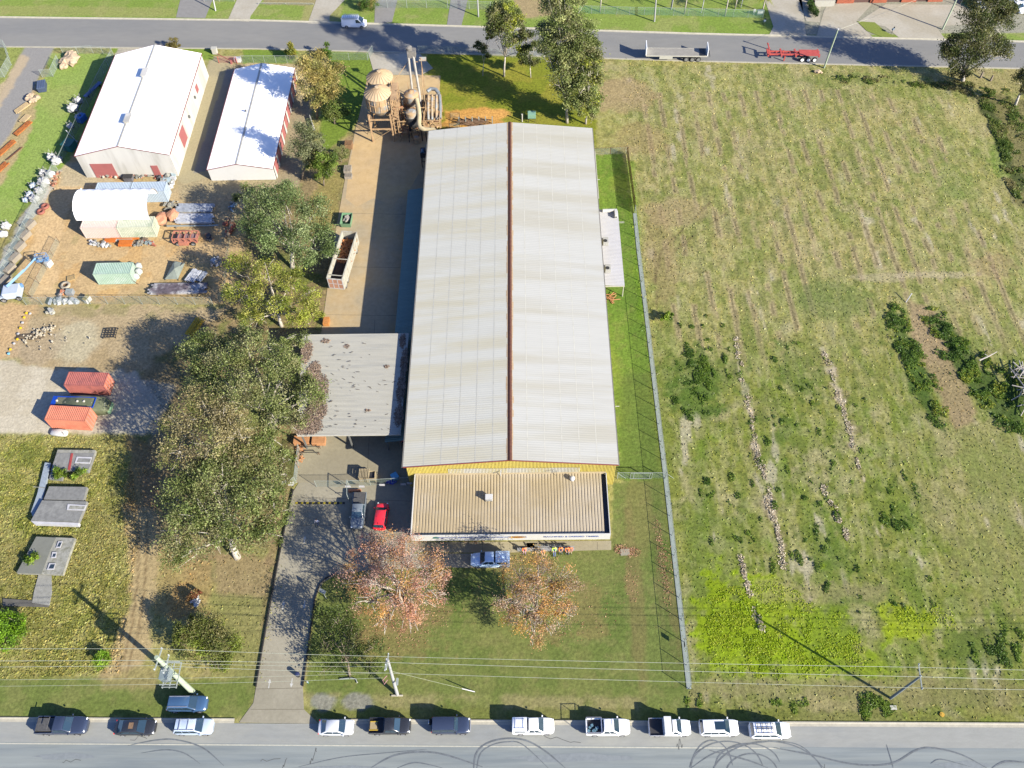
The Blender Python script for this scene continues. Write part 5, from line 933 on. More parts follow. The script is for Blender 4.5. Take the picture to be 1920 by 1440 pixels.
b=MB();bx,by=e[0]+.8,e[1]+.3;[b.box((bx+sx*.9,by+sy*.45,1.9),(.06,.06,1.1)) for sx in(-1,1) for sy in(-1,1)];[b.box((bx,by+sy*.45,z),(1.86,.06,.06)) for sy in(-1,1) for z in(1.9,2.45)];[b.box((bx+sx*.9,by,z),(.06,.96,.06)) for sx in(-1,1) for z in(1.9,2.45)];b.box((bx,by,1.35),(1.86,.96,.06));b.build('basket',BLU,t);b=MB();b.box((bx-.3,by,1.75),(.5,.4,.6));b.build('basket_gear',M('lift_grey',O(180,180,170),.6,var=.3),t)
# ---------------------------------------------------------------- trees
def leafmat(name,trans=.3):
    m=bpy.data.materials.new(name);m.use_nodes=True;n=m.node_tree;n.nodes.clear();L=n.links.new
    o=n.nodes.new('ShaderNodeOutputMaterial');a=n.nodes.new('ShaderNodeAttribute');a.attribute_name='Col';d=n.nodes.new('ShaderNodeBsdfDiffuse');t=n.nodes.new('ShaderNodeBsdfTranslucent');g=n.nodes.new('ShaderNodeBsdfGlossy');g.inputs['Roughness'].default_value=.5
    mx=n.nodes.new('ShaderNodeMixShader');mx.inputs[0].default_value=trans;m2=n.nodes.new('ShaderNodeMixShader');m2.inputs[0].default_value=.015
    L(a.outputs['Color'],d.inputs[0]);L(a.outputs['Color'],t.inputs[0]);L(d.outputs[0],mx.inputs[1]);L(t.outputs[0],mx.inputs[2]);L(mx.outputs[0],m2.inputs[1]);L(g.outputs[0],m2.inputs[2]);L(m2.outputs[0],o.inputs[0]);return m
LEAF=leafmat('leaves',.5);TUFT=leafmat('tuft_blades',.5)
BARK=M('pale_bark',O(224,216,202),.8,var=.2,scale=2,col2=O(176,166,150),c2scale=1.5);BARKD=M('grey_bark',O(150,136,118),.85,var=.2,scale=2)
def leaves(cs,rs,n,size,cols,droop=0,flat=.0,clump=15,cr=.25,elong=1.0):
    "cs Nx3 lobe centres, rs radii; leaf quads gathered in clumps on the outer shell of each lobe"
    P_=[];CC=[]
    tot=sum(r**2 for r in rs)
    for c,r in zip(cs,rs):
        m=max(6,int(n*r*r/tot));k=max(4,int(clump*(r/2)**1.5));
        d=RNG.normal(size=(k,3));d[:,2]=np.abs(d[:,2])*.9-.25*0+RNG.normal(size=k)*.35;d/=np.linalg.norm(d,axis=1)[:,None];cc=np.array(c)+d*r*(.55+.45*RNG.random(k))[:,None]*[1,1,.85]
        w_=RNG.integers(0,k,m);p=cc[w_]+RNG.normal(size=(m,3))*r*cr*(.55+.6*RNG.random(k))[w_][:,None]*[1,1,.75];P_.append(p)
        ci=np.array(cols)[RNG.integers(0,len(cols),k)];br_=(.6+.75*RNG.random(k));CC.append((ci*br_[:,None])[w_]*(.75+.5*RNG.random(m))[:,None])
    p=np.concatenate(P_);cc=np.concatenate(CC);m=len(p);p[:,2]=np.maximum(p[:,2],.1)
    a=RNG.normal(size=(m,3));a[:,2]-=droop;a/=np.linalg.norm(a,axis=1)[:,None];b=np.cross(a,RNG.normal(size=(m,3)));b/=np.linalg.norm(b,axis=1)[:,None]+1e-9
    s=(size*(.6+.8*RNG.random(m)))[:,None];V=np.stack([p-a*s*elong,p+b*s*.6,p+a*s*elong,p-b*s*.6],1).reshape(-1,3);return V,np.repeat(cc,4,0)
def tree(name,label,base,lobes,cols,n,size=.28,tr=.28,bark=None,droop=.5,group=None,cat='tree',twigs=5,clump=15,cr=.25,lean=None,fork=.45,twr=.035):
    B=G(*base);t=thing(name,label,cat,(B.x,B.y,0),0,group);bark=bark or BARK
    cs=[];rs=[]
    for l in lobes:
        px,py,z,r=l
        if z is None:q=ZY(px,py,B.y+RNG.normal()*.5)
        else:q=G(px,py,z)
        cs.append((q[0]-B.x,q[1]-B.y,max(q[2],r*.55)));rs.append(r)
    cen=Vector(np.mean(cs,axis=0));zmin=min(c[2] for c in cs)
    F=Vector((cen.x*.5,cen.y*.5,max(.5,min(zmin*.9,cen.z*fork))))if lean is None else Vector(lean)
    b=MB();b.tube([(0,0,-.2),(F.x*.4,F.y*.35,F.z*.5),F],[tr*1.25,tr,tr*.75],8)
    b.build('trunk',bark,t,smooth=True)
    b=MB()
    for c,r in zip(cs,rs):
        c=Vector(c);mid=F.lerp(c,.5)+Vector((random.uniform(-.4,.4),random.uniform(-.4,.4),random.uniform(-.3,.5)));b.tube([F,mid,c],[tr*.55,tr*.36,tr*.16],5)
        for k in range(twigs):
            d=Vector((random.gauss(0,1),random.gauss(0,1),random.gauss(.3,.8))).normalized()*r*random.uniform(.7,1.0);s=mid.lerp(c,random.uniform(.2,1));m_=s+d*.5+Vector((0,0,.15*r));b.tube([s,m_,c+d if random.random()<.6 else s+d],[max(tr*.2,.05),max(tr*.15,.04),.025],4)
    b.build('limbs',bark,t,smooth=True)
    V,CC=leaves(cs,rs,int(n*1.8),size*.74,cols,droop,clump=clump,cr=cr);npmesh('crown',V,np.arange(len(V)).reshape(-1,4),LEAF,CC,t);return t
def LC(*c,k=1.38):return [O(*x,k=k) for x in c]
EU=LC((142,154,92),(124,138,76),(162,168,108),(108,122,64),(152,150,106));EUD=LC((92,104,58),(108,116,66),(80,92,52),(120,122,78));EUY=LC((166,172,70),(146,158,62),(176,176,92),(128,142,58));EUB=LC((164,152,108),(146,144,92),(176,166,120),(130,138,78),(152,142,108));BRT=LC((120,150,50),(140,165,60),(100,130,42),(90,112,44))
OLT=LC((196,178,110),(176,164,92),(160,156,90),(206,186,128),(150,148,84));AUT=LC((236,180,140),(224,166,136),(236,186,110),(216,178,160),(230,184,166),(210,170,116),k=1.7);AU2=LC((240,190,100),(226,180,130),(218,186,158),(236,180,120),(186,168,110),(206,184,164),k=1.7);DG=LC((78,98,44),(92,110,50),(66,86,40),(110,124,58))
# west cluster
gW='eucalypts in the west tree belt'
tree('eucalyptus_tree','pale-trunked spreading gum tree at the south end of the belt, trunk leaning left',(445,1045),[(345,930,6,3.0),(330,1000,5,2.6),(395,900,7,3.2),(440,960,6,3.2),(490,930,6,2.8),(500,1000,4.5,2.4),(385,1010,5,2.8),(420,880,7,2.6),(330,1040,4,2.0),(520,960,5,2.0),(360,965,7,2.6),(450,1010,4,2.2)],EU,17000,.17,.42,group=gW,twigs=8)
tree('eucalyptus_tree','brown-tinged thin gum tree with bare pale limbs in the middle of the belt',(430,888),[(345,790,9.2,3.0),(390,760,10.2,3.0),(330,850,7.7,2.4),(400,830,9.2,3.0),(450,800,9.2,2.6),(460,860,7.2,2.4),(430,780,10.2,2.4),(370,880,6.2,2.0)],EUB,9500,.16,.32,group=gW,twigs=14)
tree('eucalyptus_tree','dense green gum tree whose crown reaches the loading shelter roof',(515,800),[(420,690,9.3,3.2),(470,660,9.3,3.0),(520,680,9.3,2.8),(380,730,8.3,2.6),(440,740,10.3,3.2),(500,740,9.3,2.8),(580,745,7.3,2.6),(580,720,7.1,1.6),(560,790,6.5,1.6),(520,790,7.3,2.4),(370,690,7.8,2.2),(500,830,6.3,2.2),(540,700,8.3,2.0)],EU,17500,.17,.36,group=gW,twigs=6)
tree('eucalyptus_tree','bushy low gum crown between the leaning gum and the gate',(535,890),[(500,860,4.5,2.2),(520,900,4,2.0),(490,890,5,2.2),(535,860,4,1.5),(510,930,3.5,1.6)],EU,4500,.16,.22,group=gW)
tree('eucalyptus_tree','yellow-green gum with a white forked trunk beside the dirt yard',(528,612),[(450,500,6,2.2),(500,510,7,2.4),(545,530,6.5,2.4),(480,560,5.5,2.2),(440,550,5,1.9),(575,560,5,2.2),(560,600,4.5,2.0),(520,575,5.5,2.0),(470,600,4,1.8),(590,590,4,1.4)],EUY,9500,.16,.26,group=gW,twigs=8)
tree('eucalyptus_tree','big rounded grey-green gum tree left of the waste trailer',(548,502),[(490,380,7.5,2.8),(540,390,8,3.0),(590,400,6.5,2.6),(600,440,5.5,2.4),(560,450,7,2.8),(510,440,7.5,3.0),(480,420,7,2.4),(610,470,4.5,1.8),(575,490,4.8,2.2),(530,360,7,2.2)],LC((134,152,96),(118,138,82),(150,162,112),(104,122,70)),15000,.17,.34,group=gW,twigs=5)
tree('eucalyptus_tree','spindly gum at the corner of the white storage shed',(478,430),[(460,360,4,1.3),(450,375,3,1.2),(500,370,4,1.5),(475,400,3,1.3)],EU,2200,.15,.14,group=gW)
tree('eucalyptus_tree','low green gum crown at the south edge of the understory',(400,700),[(360,660,7.2,2.2),(400,640,7.2,2.2),(430,660,7.2,2.0),(460,630,6.2,2.0),(560,640,5.7,1.6),(530,650,5.7,1.6)],EU,5000,.16,.2,group=gW)
tree('shrub_tree','dense small tree beside the power pole, dark shade to its left',(380,1225),[(370,1190,3,2.0),(400,1190,2.6,2.0),(350,1210,2.2,1.6),(420,1205,2,1.8),(385,1225,1.6,1.8),(435,1225,1.4,1.4),(410,1240,1.2,1.3),(350,1180,3.4,1.5),(385,1165,3.4,1.6),(330,1195,2.4,1.1)],LC((120,130,64),(134,150,60),(110,118,64),(140,136,84)),10500,.13,.16,bark=BARKD,cat='shrub',droop=.2,clump=16)
tree('shade_tree','thin dark green tree on the lawn beside the driveway rail',(656,1268),[(610,1170,4,1.6),(635,1160,5,1.6),(600,1210,3,1.4),(650,1200,4,1.7),(680,1230,2.8,1.5),(640,1240,2.5,1.5),(700,1215,2.4,1.1),(605,1250,2,1.1),(660,1170,4.5,1.3),(700,1250,1.8,1.1)],DG+EUD,5200,.13,.14,bark=BARKD,twigs=9,cr=.42)
# autumn trees
tree('autumn_tree','broad pinkish-orange autumn tree left of the parked blue pickup',(753,1130),[(690,1040,6.3,2.1),(730,1030,7.3,2.3),(770,1040,7.3,2.2),(810,1060,6.3,2.0),(660,1080,5.5,1.9),(700,1090,6.8,2.2),(750,1090,7.8,2.4),(800,1100,6.3,2.1),(690,1130,5.3,1.9),(740,1140,5.8,2.0),(780,1140,5.3,1.9),(830,1080,5.3,1.5),(720,1165,4.3,1.7),(770,1170,4.3,1.5),(755,1005,5.9,1.2),(820,1120,4.9,1.4),(690,1010,5.7,1.3)],AUT,12500,.11,.3,bark=BARK,twigs=16,cr=.27,clump=13,group='autumn trees on the front lawn',droop=0)
tree('autumn_tree','smaller golden-edged autumn tree on the front lawn, bare twigs in its middle',(1006,1160),[(970,1080,6.8,2.07),(1010,1070,7.2,2.32),(1050,1085,6.6,2.07),(960,1120,6.2,1.95),(1000,1115,7.2,2.44),(1045,1120,6.4,2.2),(1070,1100,5.6,1.46),(980,1160,5.2,1.95),(1020,1165,5.2,1.95),(1055,1150,5.2,1.71),(1000,1190,4.2,1.46),(950,1145,5.2,1.59)],AU2,10500,.11,.24,bark=BARK,twigs=18,cr=.28,clump=13,group='autumn trees on the front lawn',droop=0)
# north
gN='tall gums behind the warehouse'
tree('eucalyptus_tree','tallest gum at the north-east corner of the warehouse, slim white trunk',(1063,230),[(1045,20,None,2.6),(1065,45,None,2.8),(1045,80,None,3.0),(1080,85,None,2.8),(1100,110,None,2.4),(1060,120,None,3.0),(1085,150,None,2.6),(1060,165,None,2.4),(1075,195,None,2.2),(1050,-15,None,2.4),(1062,-45,None,2.4),(1035,-30,None,1.8),(1025,95,None,1.8),(1055,140,None,2.4),(1090,60,None,2.4),(1075,110,None,2.6),(1100,85,None,2.0),(1070,5,None,2.4),(1030,60,None,2.0)],EU,26000,.2,.26,group=gN,twigs=7,fork=.3)
tree('eucalyptus_tree','leafy gum on the eastern edge of the north group',(1098,232),[(1105,110,None,2.0),(1108,145,None,2.2),(1105,180,None,2.2),(1100,210,None,1.8),(1112,85,None,1.5),(1095,150,None,2.0),(1112,125,None,1.8),(1095,195,None,2.0),(1110,205,None,1.6)],EUY[:1]+EU,11000,.2,.18,group=gN)
tree('eucalyptus_tree','gum with a straight white trunk left of the tallest gum',(945,143),[(935,30,None,2.2),(955,50,None,2.4),(925,65,None,1.8),(960,80,None,2.0),(945,15,None,1.8),(975,100,None,1.5),(925,45,None,1.6),(970,40,None,1.5),(940,55,None,2.2),(958,25,None,1.8)],EUY[:2]+EU,9500,.2,.17,group=gN,twigs=7)
tree('eucalyptus_tree','thin sparse sapling farthest left in the north group',(905,142),[(905,95,None,1.1),(898,85,None,.9),(912,108,None,.9),(920,70,None,.8)],EUD,1200,.18,.07,group=gN)
tree('eucalyptus_tree','slim dark sapling between the white-trunked gum and the tallest gum',(995,145),[(992,70,None,1.3),(990,95,None,1.5),(1000,115,None,1.3),(985,60,None,1.1),(982,115,None,1.1),(1003,85,None,1.0)],EUD,4500,.18,.1,group=gN)
tree('eucalyptus_tree','lone dark gum leaning beside the far road at the upper right',(1805,152),[(1845,10,None,3.0),(1870,40,None,2.8),(1830,45,None,3.2),(1850,80,None,3.0),(1800,85,None,2.6),(1785,110,None,2.2),(1830,110,None,2.4),(1875,95,None,2.2),(1865,-15,None,3.0),(1795,135,None,2.0),(1885,20,None,2.0),(1775,95,None,1.6)],EUD+LC((112,112,74)),19000,.2,.36,group=None,twigs=7,fork=.25)
tree('eucalyptus_tree','white-trunked gum cut off by the right edge of the photo',(1903,198),[(1915,150,None,1.8),(1925,170,None,1.6),(1925,140,None,1.8)],EUD,2600,.18,.24)
tree('olive_tree','tan and olive bushy tree beside the north end of the storage shed',(594,222),[(585,120,None,2.4),(600,145,None,2.6),(625,140,None,2.2),(580,160,None,2.4),(605,175,None,2.4),(630,165,None,1.9),(590,190,None,1.8),(575,130,None,2.0)],OLT,11500,.17,.2,cat='tree',bark=BARKD)
tree('round_tree','small round green tree in front of the tan bushy tree',(627,232),[(625,200,None,1.7),(615,212,None,1.5),(638,212,None,1.6),(625,218,None,1.5)],LC((120,136,70),(104,124,58),(140,150,84)),4200,.15,.13,bark=BARKD)
tree('grey_tree','grey-green tree between the storage shed and the yard',(566,336),[(572,245,None,1.7),(585,265,None,2.0),(565,275,None,1.9),(590,285,None,1.7),(570,295,None,1.6),(600,275,None,1.2)],LC((128,134,96),(112,120,80),(142,146,110)),6200,.16,.18,bark=BARKD)
tree('green_tree','bright green small tree on the grass west of the yard',(607,348),[(600,300,None,1.7),(615,315,None,1.7),(590,315,None,1.5),(605,330,None,1.5),(622,300,None,1.2)],LC((112,136,54),(130,152,66),(94,118,48)),5200,.15,.13,bark=BARKD)
for (px,py,l,cl,s) in [(543,100,'rounded yellow-green shrub on the far kerb, left of the cypress',LC((150,150,60),(124,134,54),(166,160,74)),1.9),(613,100,'pointed dark green cypress at the far road kerb',LC((92,124,46),(110,138,54),(80,108,42)),1.2),(325,86,'olive shrub poking above the big white shed roof',LC((140,130,76),(120,112,66)),1.2),(640,292,'thin pale shrub at the yard edge beside the pallets',LC((130,140,84),(150,150,100)),1.1),(22,1180,'bright lime green shrub cut off by the left edge',LC((126,166,40),(140,180,50),(104,140,40)),2.0),(690,8,'flowering garden shrub at the top edge beside the grey driveway',LC((110,140,60),(160,150,90),(90,120,50)),1.6)]:
    h=3.2 if 'cypress' in l else 1.6;B=G(px,py+10)
    L3=[(px,py-6,None,s),(px-s*5,py+2,None,s*.8),(px+s*5,py+2,None,s*.8),(px,py+6,None,s*.8)] if h<3 else [(px,py-12,None,.8),(px,py-4,None,1.1),(px,py+4,None,1.2)]
    if px==22:L3=[(5,1170,1.2,1.6),(30,1165,1.3,1.4),(25,1195,1,1.6),(45,1185,.8,1.1),(5,1205,.8,1.3)]
    tree('shrub',l,(px,py+12),L3,cl,int(1500*s),.14,.07,bark=BARKD,cat='shrub',droop=0,twigs=2,clump=14)
for px,py,l,c in[(604,106,'yellow flowering shrub tucked between the cypress and the tan tree',LC((206,180,50),(170,160,50))),(196,1238,'small bright green bush beside the dirt track',LC((120,160,40),(140,170,60))),(365,1120,'reddish dead shrub on the dry grass strip',LC((176,110,80),(150,120,80))),(345,1200,'low weeds around the pole base',BRT),(120,893,'bright green bush growing through the derelict panels',BRT),(153,893,'leafy green bush at the right of the gap in the derelict panels',BRT),(64,1050,'small green bush growing through the fallen window wall',BRT),(1248,600,'small isolated green bush in the paddock',BRT)]:
    q=G(px,py);t=thing('bush',l,'bush',(q.x,q.y,0));r=.75 if '120' not in str(px) else .9
    V,CC=leaves([(0,0,.9),(.6,.2,.7),(-.5,-.3,.7)],[r,r*.8,r*.8],1500,.1,c,0,clump=10);npmesh('foliage',V,np.arange(len(V)).reshape(-1,4),LEAF,CC,t);b=MB();[b.cyl((0,0,0),(random.uniform(-.5,.5),random.uniform(-.5,.5),.9),.03) for _ in range(5)];b.build('stems',BARKD,t)
# palms beyond the far road
def palm(px,py,h,l):
    q=G(px,py);t=thing('palm_tree',l,'palm',(q.x,q.y,0),0,'palms beyond the far road');b=MB();b.tube([(0,0,0),(.05,0,h*.5),(0,0,h)],[.16,.13,.12],8);b.build('trunk',BARK,t,smooth=True)
    V=[];CC=[];col=LC((150,160,50),(120,136,44),(176,170,60))
    for k in range(15):
        a=2*math.pi*k/15+random.random()*.3;L=2.3+random.random()*.5;el=random.uniform(.1,.9)
        for j in range(14):
            f=j/13;r=L*f;z=h+math.sin(el)*r-1.1*f*f*L*.55;p=np.array([math.cos(a)*r*math.cos(el*.6),math.sin(a)*r*math.cos(el*.6),z]);sd=np.array([-math.sin(a),math.cos(a),-.35]);fw=np.array([math.cos(a),math.sin(a),-.5*f])
            for s in(-1,1):
                w_=.5*(1-f*.7)*math.sin(math.pi*(.15+.8*f));e=p+np.array([sd[0]*s,sd[1]*s,sd[2]])*w_*1.2+fw*.25;V+=[p,p+fw*.09,e+fw*.05,e];CC+=[col[(k+j)%3]]*4
    V=np.array(V);npmesh('fronds',V,np.arange(len(V)).reshape(-1,4),LEAF,np.array(CC),t)
for a in[(1125,22,6,'palm left of the tall white pole beyond the far road'),(1283,26,6.5,'palm with a straight grey trunk, second along the lawn'),(1359,30,5.5,'palm third along the lawn beyond the far road'),(1378,16,4.5,'short palm behind the third palm on the far lawn'),(1429,22,3.2,'small palm beside the estate sign and driveway'),(1258,17,4.5,'short palm set back beyond the far fence')]:palm(*a)
# clipped hedge top right
q=G(1523,22);t=thing('clipped_hedge','dark clipped oblong hedge beside the pale driveways','hedge',(q.x,q.y,0),.12);V,CC=leaves([(0,-2+.8*k,.7) for k in range(6)],[.7]*6,5000,.09,LC((84,110,50),(70,96,44)),0,clump=30,cr=.3);npmesh('foliage',V,np.arange(len(V)).reshape(-1,4),LEAF,CC,t);b=MB();[b.cyl((0,-2+.8*k,0),(0,-2+.8*k,.8),.05) for k in range(6)];b.build('stems',BARKD,t)
def strip(pts,w_,k=1):
    out=[]
    for (a,b_),(c,d) in zip(pts,pts[1:]):
        n=max(2,int(math.hypot(c-a,d-b_)/12))
        for i in range(n):f=i/n;out.append((a+(c-a)*f+random.uniform(-5,5),b_+(d-b_)*f+random.uniform(-5,5),w_*random.uniform(.6,1.2),w_*random.uniform(.7,1.3),k))
    return out
def scat(px,py,rx,ry,n,r=(.3,.8),k=1):
    out=[]
    for _ in range(n):out.append((px+random.uniform(-rx,rx),py+random.uniform(-ry,ry),random.uniform(*r)*.8,random.uniform(*r)*1.6,k))
    return out
# scrub, gully and field ground cover
def cover(name,label,spots,cols,n,size,z=.25,cat='vegetation',el=1.0,up=.8):
    Vs=[];Cs=[]
    tot=sum(s[2]*s[3]*s[4] for s in spots)
    for px,py,rx,ry,k in spots:
        q=G(px,py);m=int(n*rx*ry*k/tot);r=np.sqrt(RNG.random(m));th=RNG.random(m)*6.283;x=q[0]+rx*r*np.cos(th);y=q[1]+ry*r*np.sin(th)
        g_=fbm(x,y,1.4,71,3);keep=g_>.40+.14*r+.10*(RNG.random(m)-.5);x,y,g_=x[keep],y[keep],g_[keep];m=len(x);zz=(g_-.36)*z*4*(1-.6*r[keep]**3)*RNG.random(m)**.6
        p=np.stack([x,y,zz+.02],1);a=RNG.normal(size=(m,3));a[:,2]*=.4;a/=np.linalg.norm(a,axis=1)[:,None];b=np.cross(a,RNG.normal(size=(m,3)));b[:,2]*=.4;b/=np.linalg.norm(b,axis=1)[:,None]+1e-9
        s=(size*(.5+RNG.random(m)))[:,None];Vs.append(np.stack([p-a*s*el,p+b*s*.55,p+a*s*el,p-b*s*.55],1).reshape(-1,3));ci=(fbm(x,y,2.5,73,2)*len(cols)*1.6-.3*len(cols)+RNG.normal(size=m)*.7).astype(int).clip(0,len(cols)-1)
        Cs.append(np.repeat(np.array(cols)[ci]*(.7+.6*RNG.random(m))[:,None],4,0))
    V=np.concatenate(Vs);o=npmesh(name,V,np.arange(len(V)).reshape(-1,4),LEAF,np.concatenate(Cs));tagp(o,label,cat,kind='stuff');return o
cover('gully_scrub','dark green scrub on the two banks of the gully',strip([(1752,592),(1772,640),(1800,690),(1840,740),(1885,780),(1925,800)],2.1,1.5)+strip([(1775,625),(1815,660),(1855,690),(1910,720)],2.0,1.3)+strip([(1815,690),(1850,730),(1900,770)],2.3,1.3)+strip([(1680,590),(1695,630),(1718,680),(1738,740),(1758,790)],2.1,1.5)+strip([(1690,630),(1722,690),(1745,750)],2.0,1.3),LC((92,124,50),(110,142,56),(132,162,62),(168,178,66),k=1.8),42000,.13,.3)
cover('bank_scrub','tangled green scrub along the curved north-east bank',strip([(1848,170),(1865,215),(1885,265),(1900,320),(1915,380)],1.0,1)+[(1590,148,4,1.4,1),(1640,150,4,1.4,1),(1700,155,4,1.3,1),(1735,158,3,1.3,1),(1850,172,5,1.6,1.2),(1790,160,4,1.6,1.4),(1855,205,1.8,3,1),(1878,245,2,4,1),(1895,290,2,5,1),(1905,340,2,6,1),(1890,200,3,3,.6),(1905,240,3,5,.6)],LC((104,130,56),(124,146,66),(148,158,84),(166,158,104),k=1.8),26000,.15,.25)
cover('lime_weeds','bright lime weed patches in the south of the paddock',[(1435,1160,7,5,1),(1375,1170,3.5,5,1),(1390,1220,4,4,1),(1500,1220,8,3.5,1),(1560,1190,3.5,4,.7),(1735,1160,4,2,1),(1640,1255,2.5,1.3,.6),(1450,1245,6,2,.9)],LC((156,180,34),(168,192,38),(186,196,60),(146,172,34),k=1.35),20000,.085,.05)
cover('paddock_clumps','darker green weed clumps scattered through the south paddock',scat(1290,710,28,60,26,(.4,1.0))+scat(1345,690,40,50,22,(.3,.9))+scat(1310,775,20,30,10)+scat(1500,730,60,90,26,(.25,.6))+scat(1690,950,35,45,16,(.3,.8))+scat(1560,1010,50,80,18,(.25,.6))+scat(1460,860,60,90,20,(.25,.55))+scat(1870,1215,45,35,26,(.4,1.0))+scat(1645,1325,30,12,12,(.4,.8))+scat(1400,1320,120,8,12,(.3,.6))+scat(1620,820,80,90,20,(.2,.5))+scat(1380,950,80,90,22,(.25,.6))+scat(1600,1100,150,60,24,(.25,.6))+scat(1300,600,60,60,8,(.25,.5)),LC((88,120,44),(110,142,52),(136,164,58),k=1.8),30000,.11,.14)
for k,pts in enumerate([[(1380,635),(1385,690),(1405,760),(1418,850),(1435,905),(1448,960)],[(1448,960),(1462,1010),(1470,1060)],[(1390,1045),(1405,1100),(1425,1180)],[(1545,655),(1570,730),(1590,800),(1610,870)],[(1540,905),(1565,960),(1590,1010)]]):
    sp=[]
    for (a,b_),(c,d) in zip(pts,pts[1:]):
        for i in range(7):
            f=(i+random.random())/7
            if random.random()<.7:sp.append((a+(c-a)*f+random.gauss(0,3),b_+(d-b_)*f,0,random.uniform(.25,.7),random.uniform(.5,1.3),random.uniform(.3,1)))
    litter('dry_clods',['long broken line of pale clods down the middle of the south paddock','short continuation of the pale clod line','pale clod heap line beside the lime weeds','faint clod line right of the main one','thin clod line between the two long ones'][k],sp,80,[(238,226,200),(226,212,184),(206,190,158),(170,152,124)],.08,cat='soil clods',z=.03)
# loose grass tufts over the rough ground
m=120000;tx=RNG.uniform(-62,100,m);ty=RNG.uniform(24,160,m)
ri=P((1172,110),(1925,133),(1925,1350),(1300,1350),(1290,1290),(1245,900),(1195,600),(1175,290));le=P((-20,815),(240,815),(262,1000),(225,1262),(-20,1275));un=P((640,340),(600,620),(540,1020),(500,1280),(290,1180),(250,820),(340,620),(430,580))
k1=inpoly(tx,ty,ri);k2=inpoly(tx,ty,le);k3=inpoly(tx,ty,un)&(RNG.random(m)<.5)
keep=(k1&(RNG.random(m)<.5))|k2|k3;x,y=tx[keep],ty[keep]
x2=RNG.uniform(-82,-30,50000);y2=RNG.uniform(27,70,50000);kk=inpoly(x2,y2,le);x=np.concatenate([x,x2[kk]]);y=np.concatenate([y,y2[kk]])
cl,am=sampcol(x,y);sel=(am>.042);x,y,cl=x[sel],y[sel],cl[sel];m=len(x)
cl=cl*1.85*(.65+.75*RNG.random(m))[:,None]*np.where(RNG.random(m)[:,None]<.3,np.array([[1.2,1.1,.95]]),np.array([[.95,1.02,.9]]))
h=.03+.09*RNG.random(m)*fbm(x,y,4,81,3)*1.6;th=RNG.random(m)*6.283;w_=.07+.10*RNG.random(m)
dx,dy=np.cos(th)*w_,np.sin(th)*w_;lx,ly=RNG.normal(size=m)*.1,RNG.normal(size=m)*.1
V=np.stack([np.stack([x-dx,y-dy,np.full(m,-.03)],1),np.stack([x+dx,y+dy,np.full(m,-.03)],1),np.stack([x+lx+dx*.5,y+ly+dy*.5,h],1),np.stack([x+lx-dx*.5,y+ly-dy*.5,h*.9],1)],1).reshape(-1,3)
o=npmesh('grass_tufts',V,np.arange(4*m).reshape(-1,4),TUFT,np.repeat(cl,4,0));tagp(o,'rough tufted grass over the paddock and the west block','grass',kind='stuff')
LF=[(206,150,120),(222,176,140),(186,126,98),(230,190,150)]
litter('fallen_leaves','orange fallen leaves gathered along the fence and under the autumn trees',[(1243,1050,0,.7,5,.3),(1250,1110,0,.6,4,.22),(1235,1010,0,.6,4,.2),(1250,1060,0,1.5,4,.3),(1165,1030,0,1.2,.8,.4),(1187,1035,0,1.2,.8,.4),(1185,1090,0,1.2,4,.1),(740,1190,0,6,3,.5),(800,1150,0,4,3,.4),(1040,1170,0,5,3,.4),(1010,1050,0,4,1,.3),(900,1120,0,5,4,.15),(1130,1140,0,4,4,.12),(890,1015,0,2,.5,.1)],700,LF,.05)
# ---------------------------------------------------------------- fences
GAL=M('galvanised',O(176,186,182),.5,var=.1);VE=veil('chain_mesh',O(160,180,170),.22);VE2=veil('chain_mesh_dense',O(186,200,194),.32);VEL=veil('chain_mesh_light',O(170,190,180),.2);RST=M('rust_post',O(120,80,56),.8)
def fence(label,pts,h=1.8,sp=3.0,mesh=None,post=None,rail=True,name='chainlink_fence',r=.035,maxp=60,tilt=0,brace=False):
    q=[G(*p) if not isinstance(p,Vector) else p for p in pts];t=thing(name,label,'fence',(q[0].x,q[0].y,0));mesh=mesh or VE;post=post or GAL;b=MB();ps=[]
    for A,B in zip(q,q[1:]):
        d=B-A;L=d.length;n=max(1,int(round(L/sp)));nn=Vector((-d.y,d.x,0)).normalized()
        b.quad((A.x,A.y,.05),(B.x,B.y,.05),(B.x+nn.x*tilt,B.y+nn.y*tilt,h),(A.x+nn.x*tilt,A.y+nn.y*tilt,h))
        for i in range(n+(B is q[-1])):ps.append((A+d*(i/n),nn))
    b.build('mesh_panel',mesh,t,world=True)
    me=None
    for p,nn in ps[:maxp]:
        if me is None:o=MB().cyl((0,0,0),(0,0,h+.05),r,n=6).build('post',post,t);me=o.data
        else:o=bpy.data.objects.new('post',me);link(o);o.parent=t
        o.location=(p.x-q[0].x,p.y-q[0].y,0)
    if rail:
        b=MB();b.path([(p.x,p.y,h) for p in q],.025,5);b.build('top_rail',post,t,world=True)
    if brace:
        b=MB()
        for p,nn in(ps[0],ps[-1]):b.cyl((p.x,p.y,h*.9),(p.x+nn.y*1.2,p.y-nn.x*1.2,0),.025,n=5)
        b.build('brace',post,t,world=True)
    return t
fence('long pale chainlink fence running down the east side of the property',[(1190,400),(1197,470),(1208,560),(1248,897),(1292,1292)],1.9,3.0,veil('east_mesh',O(176,190,184),.16),r=.045,tilt=.12)
m_=[G(1190,400),G(1197,470),G(1208,560),G(1248,897),G(1292,1292)];b=MB()
for A,B_ in zip(m_,m_[1:]):
    b.quad((A.x-.28,A.y,.03),(B_.x-.28,B_.y,.03),(B_.x+.28,B_.y,.03),(A.x+.28,A.y,.03))
struct(b.build('mowing_strip',M('mow_strip',O(176,188,180),.85,var=.12,scale=1.5)))
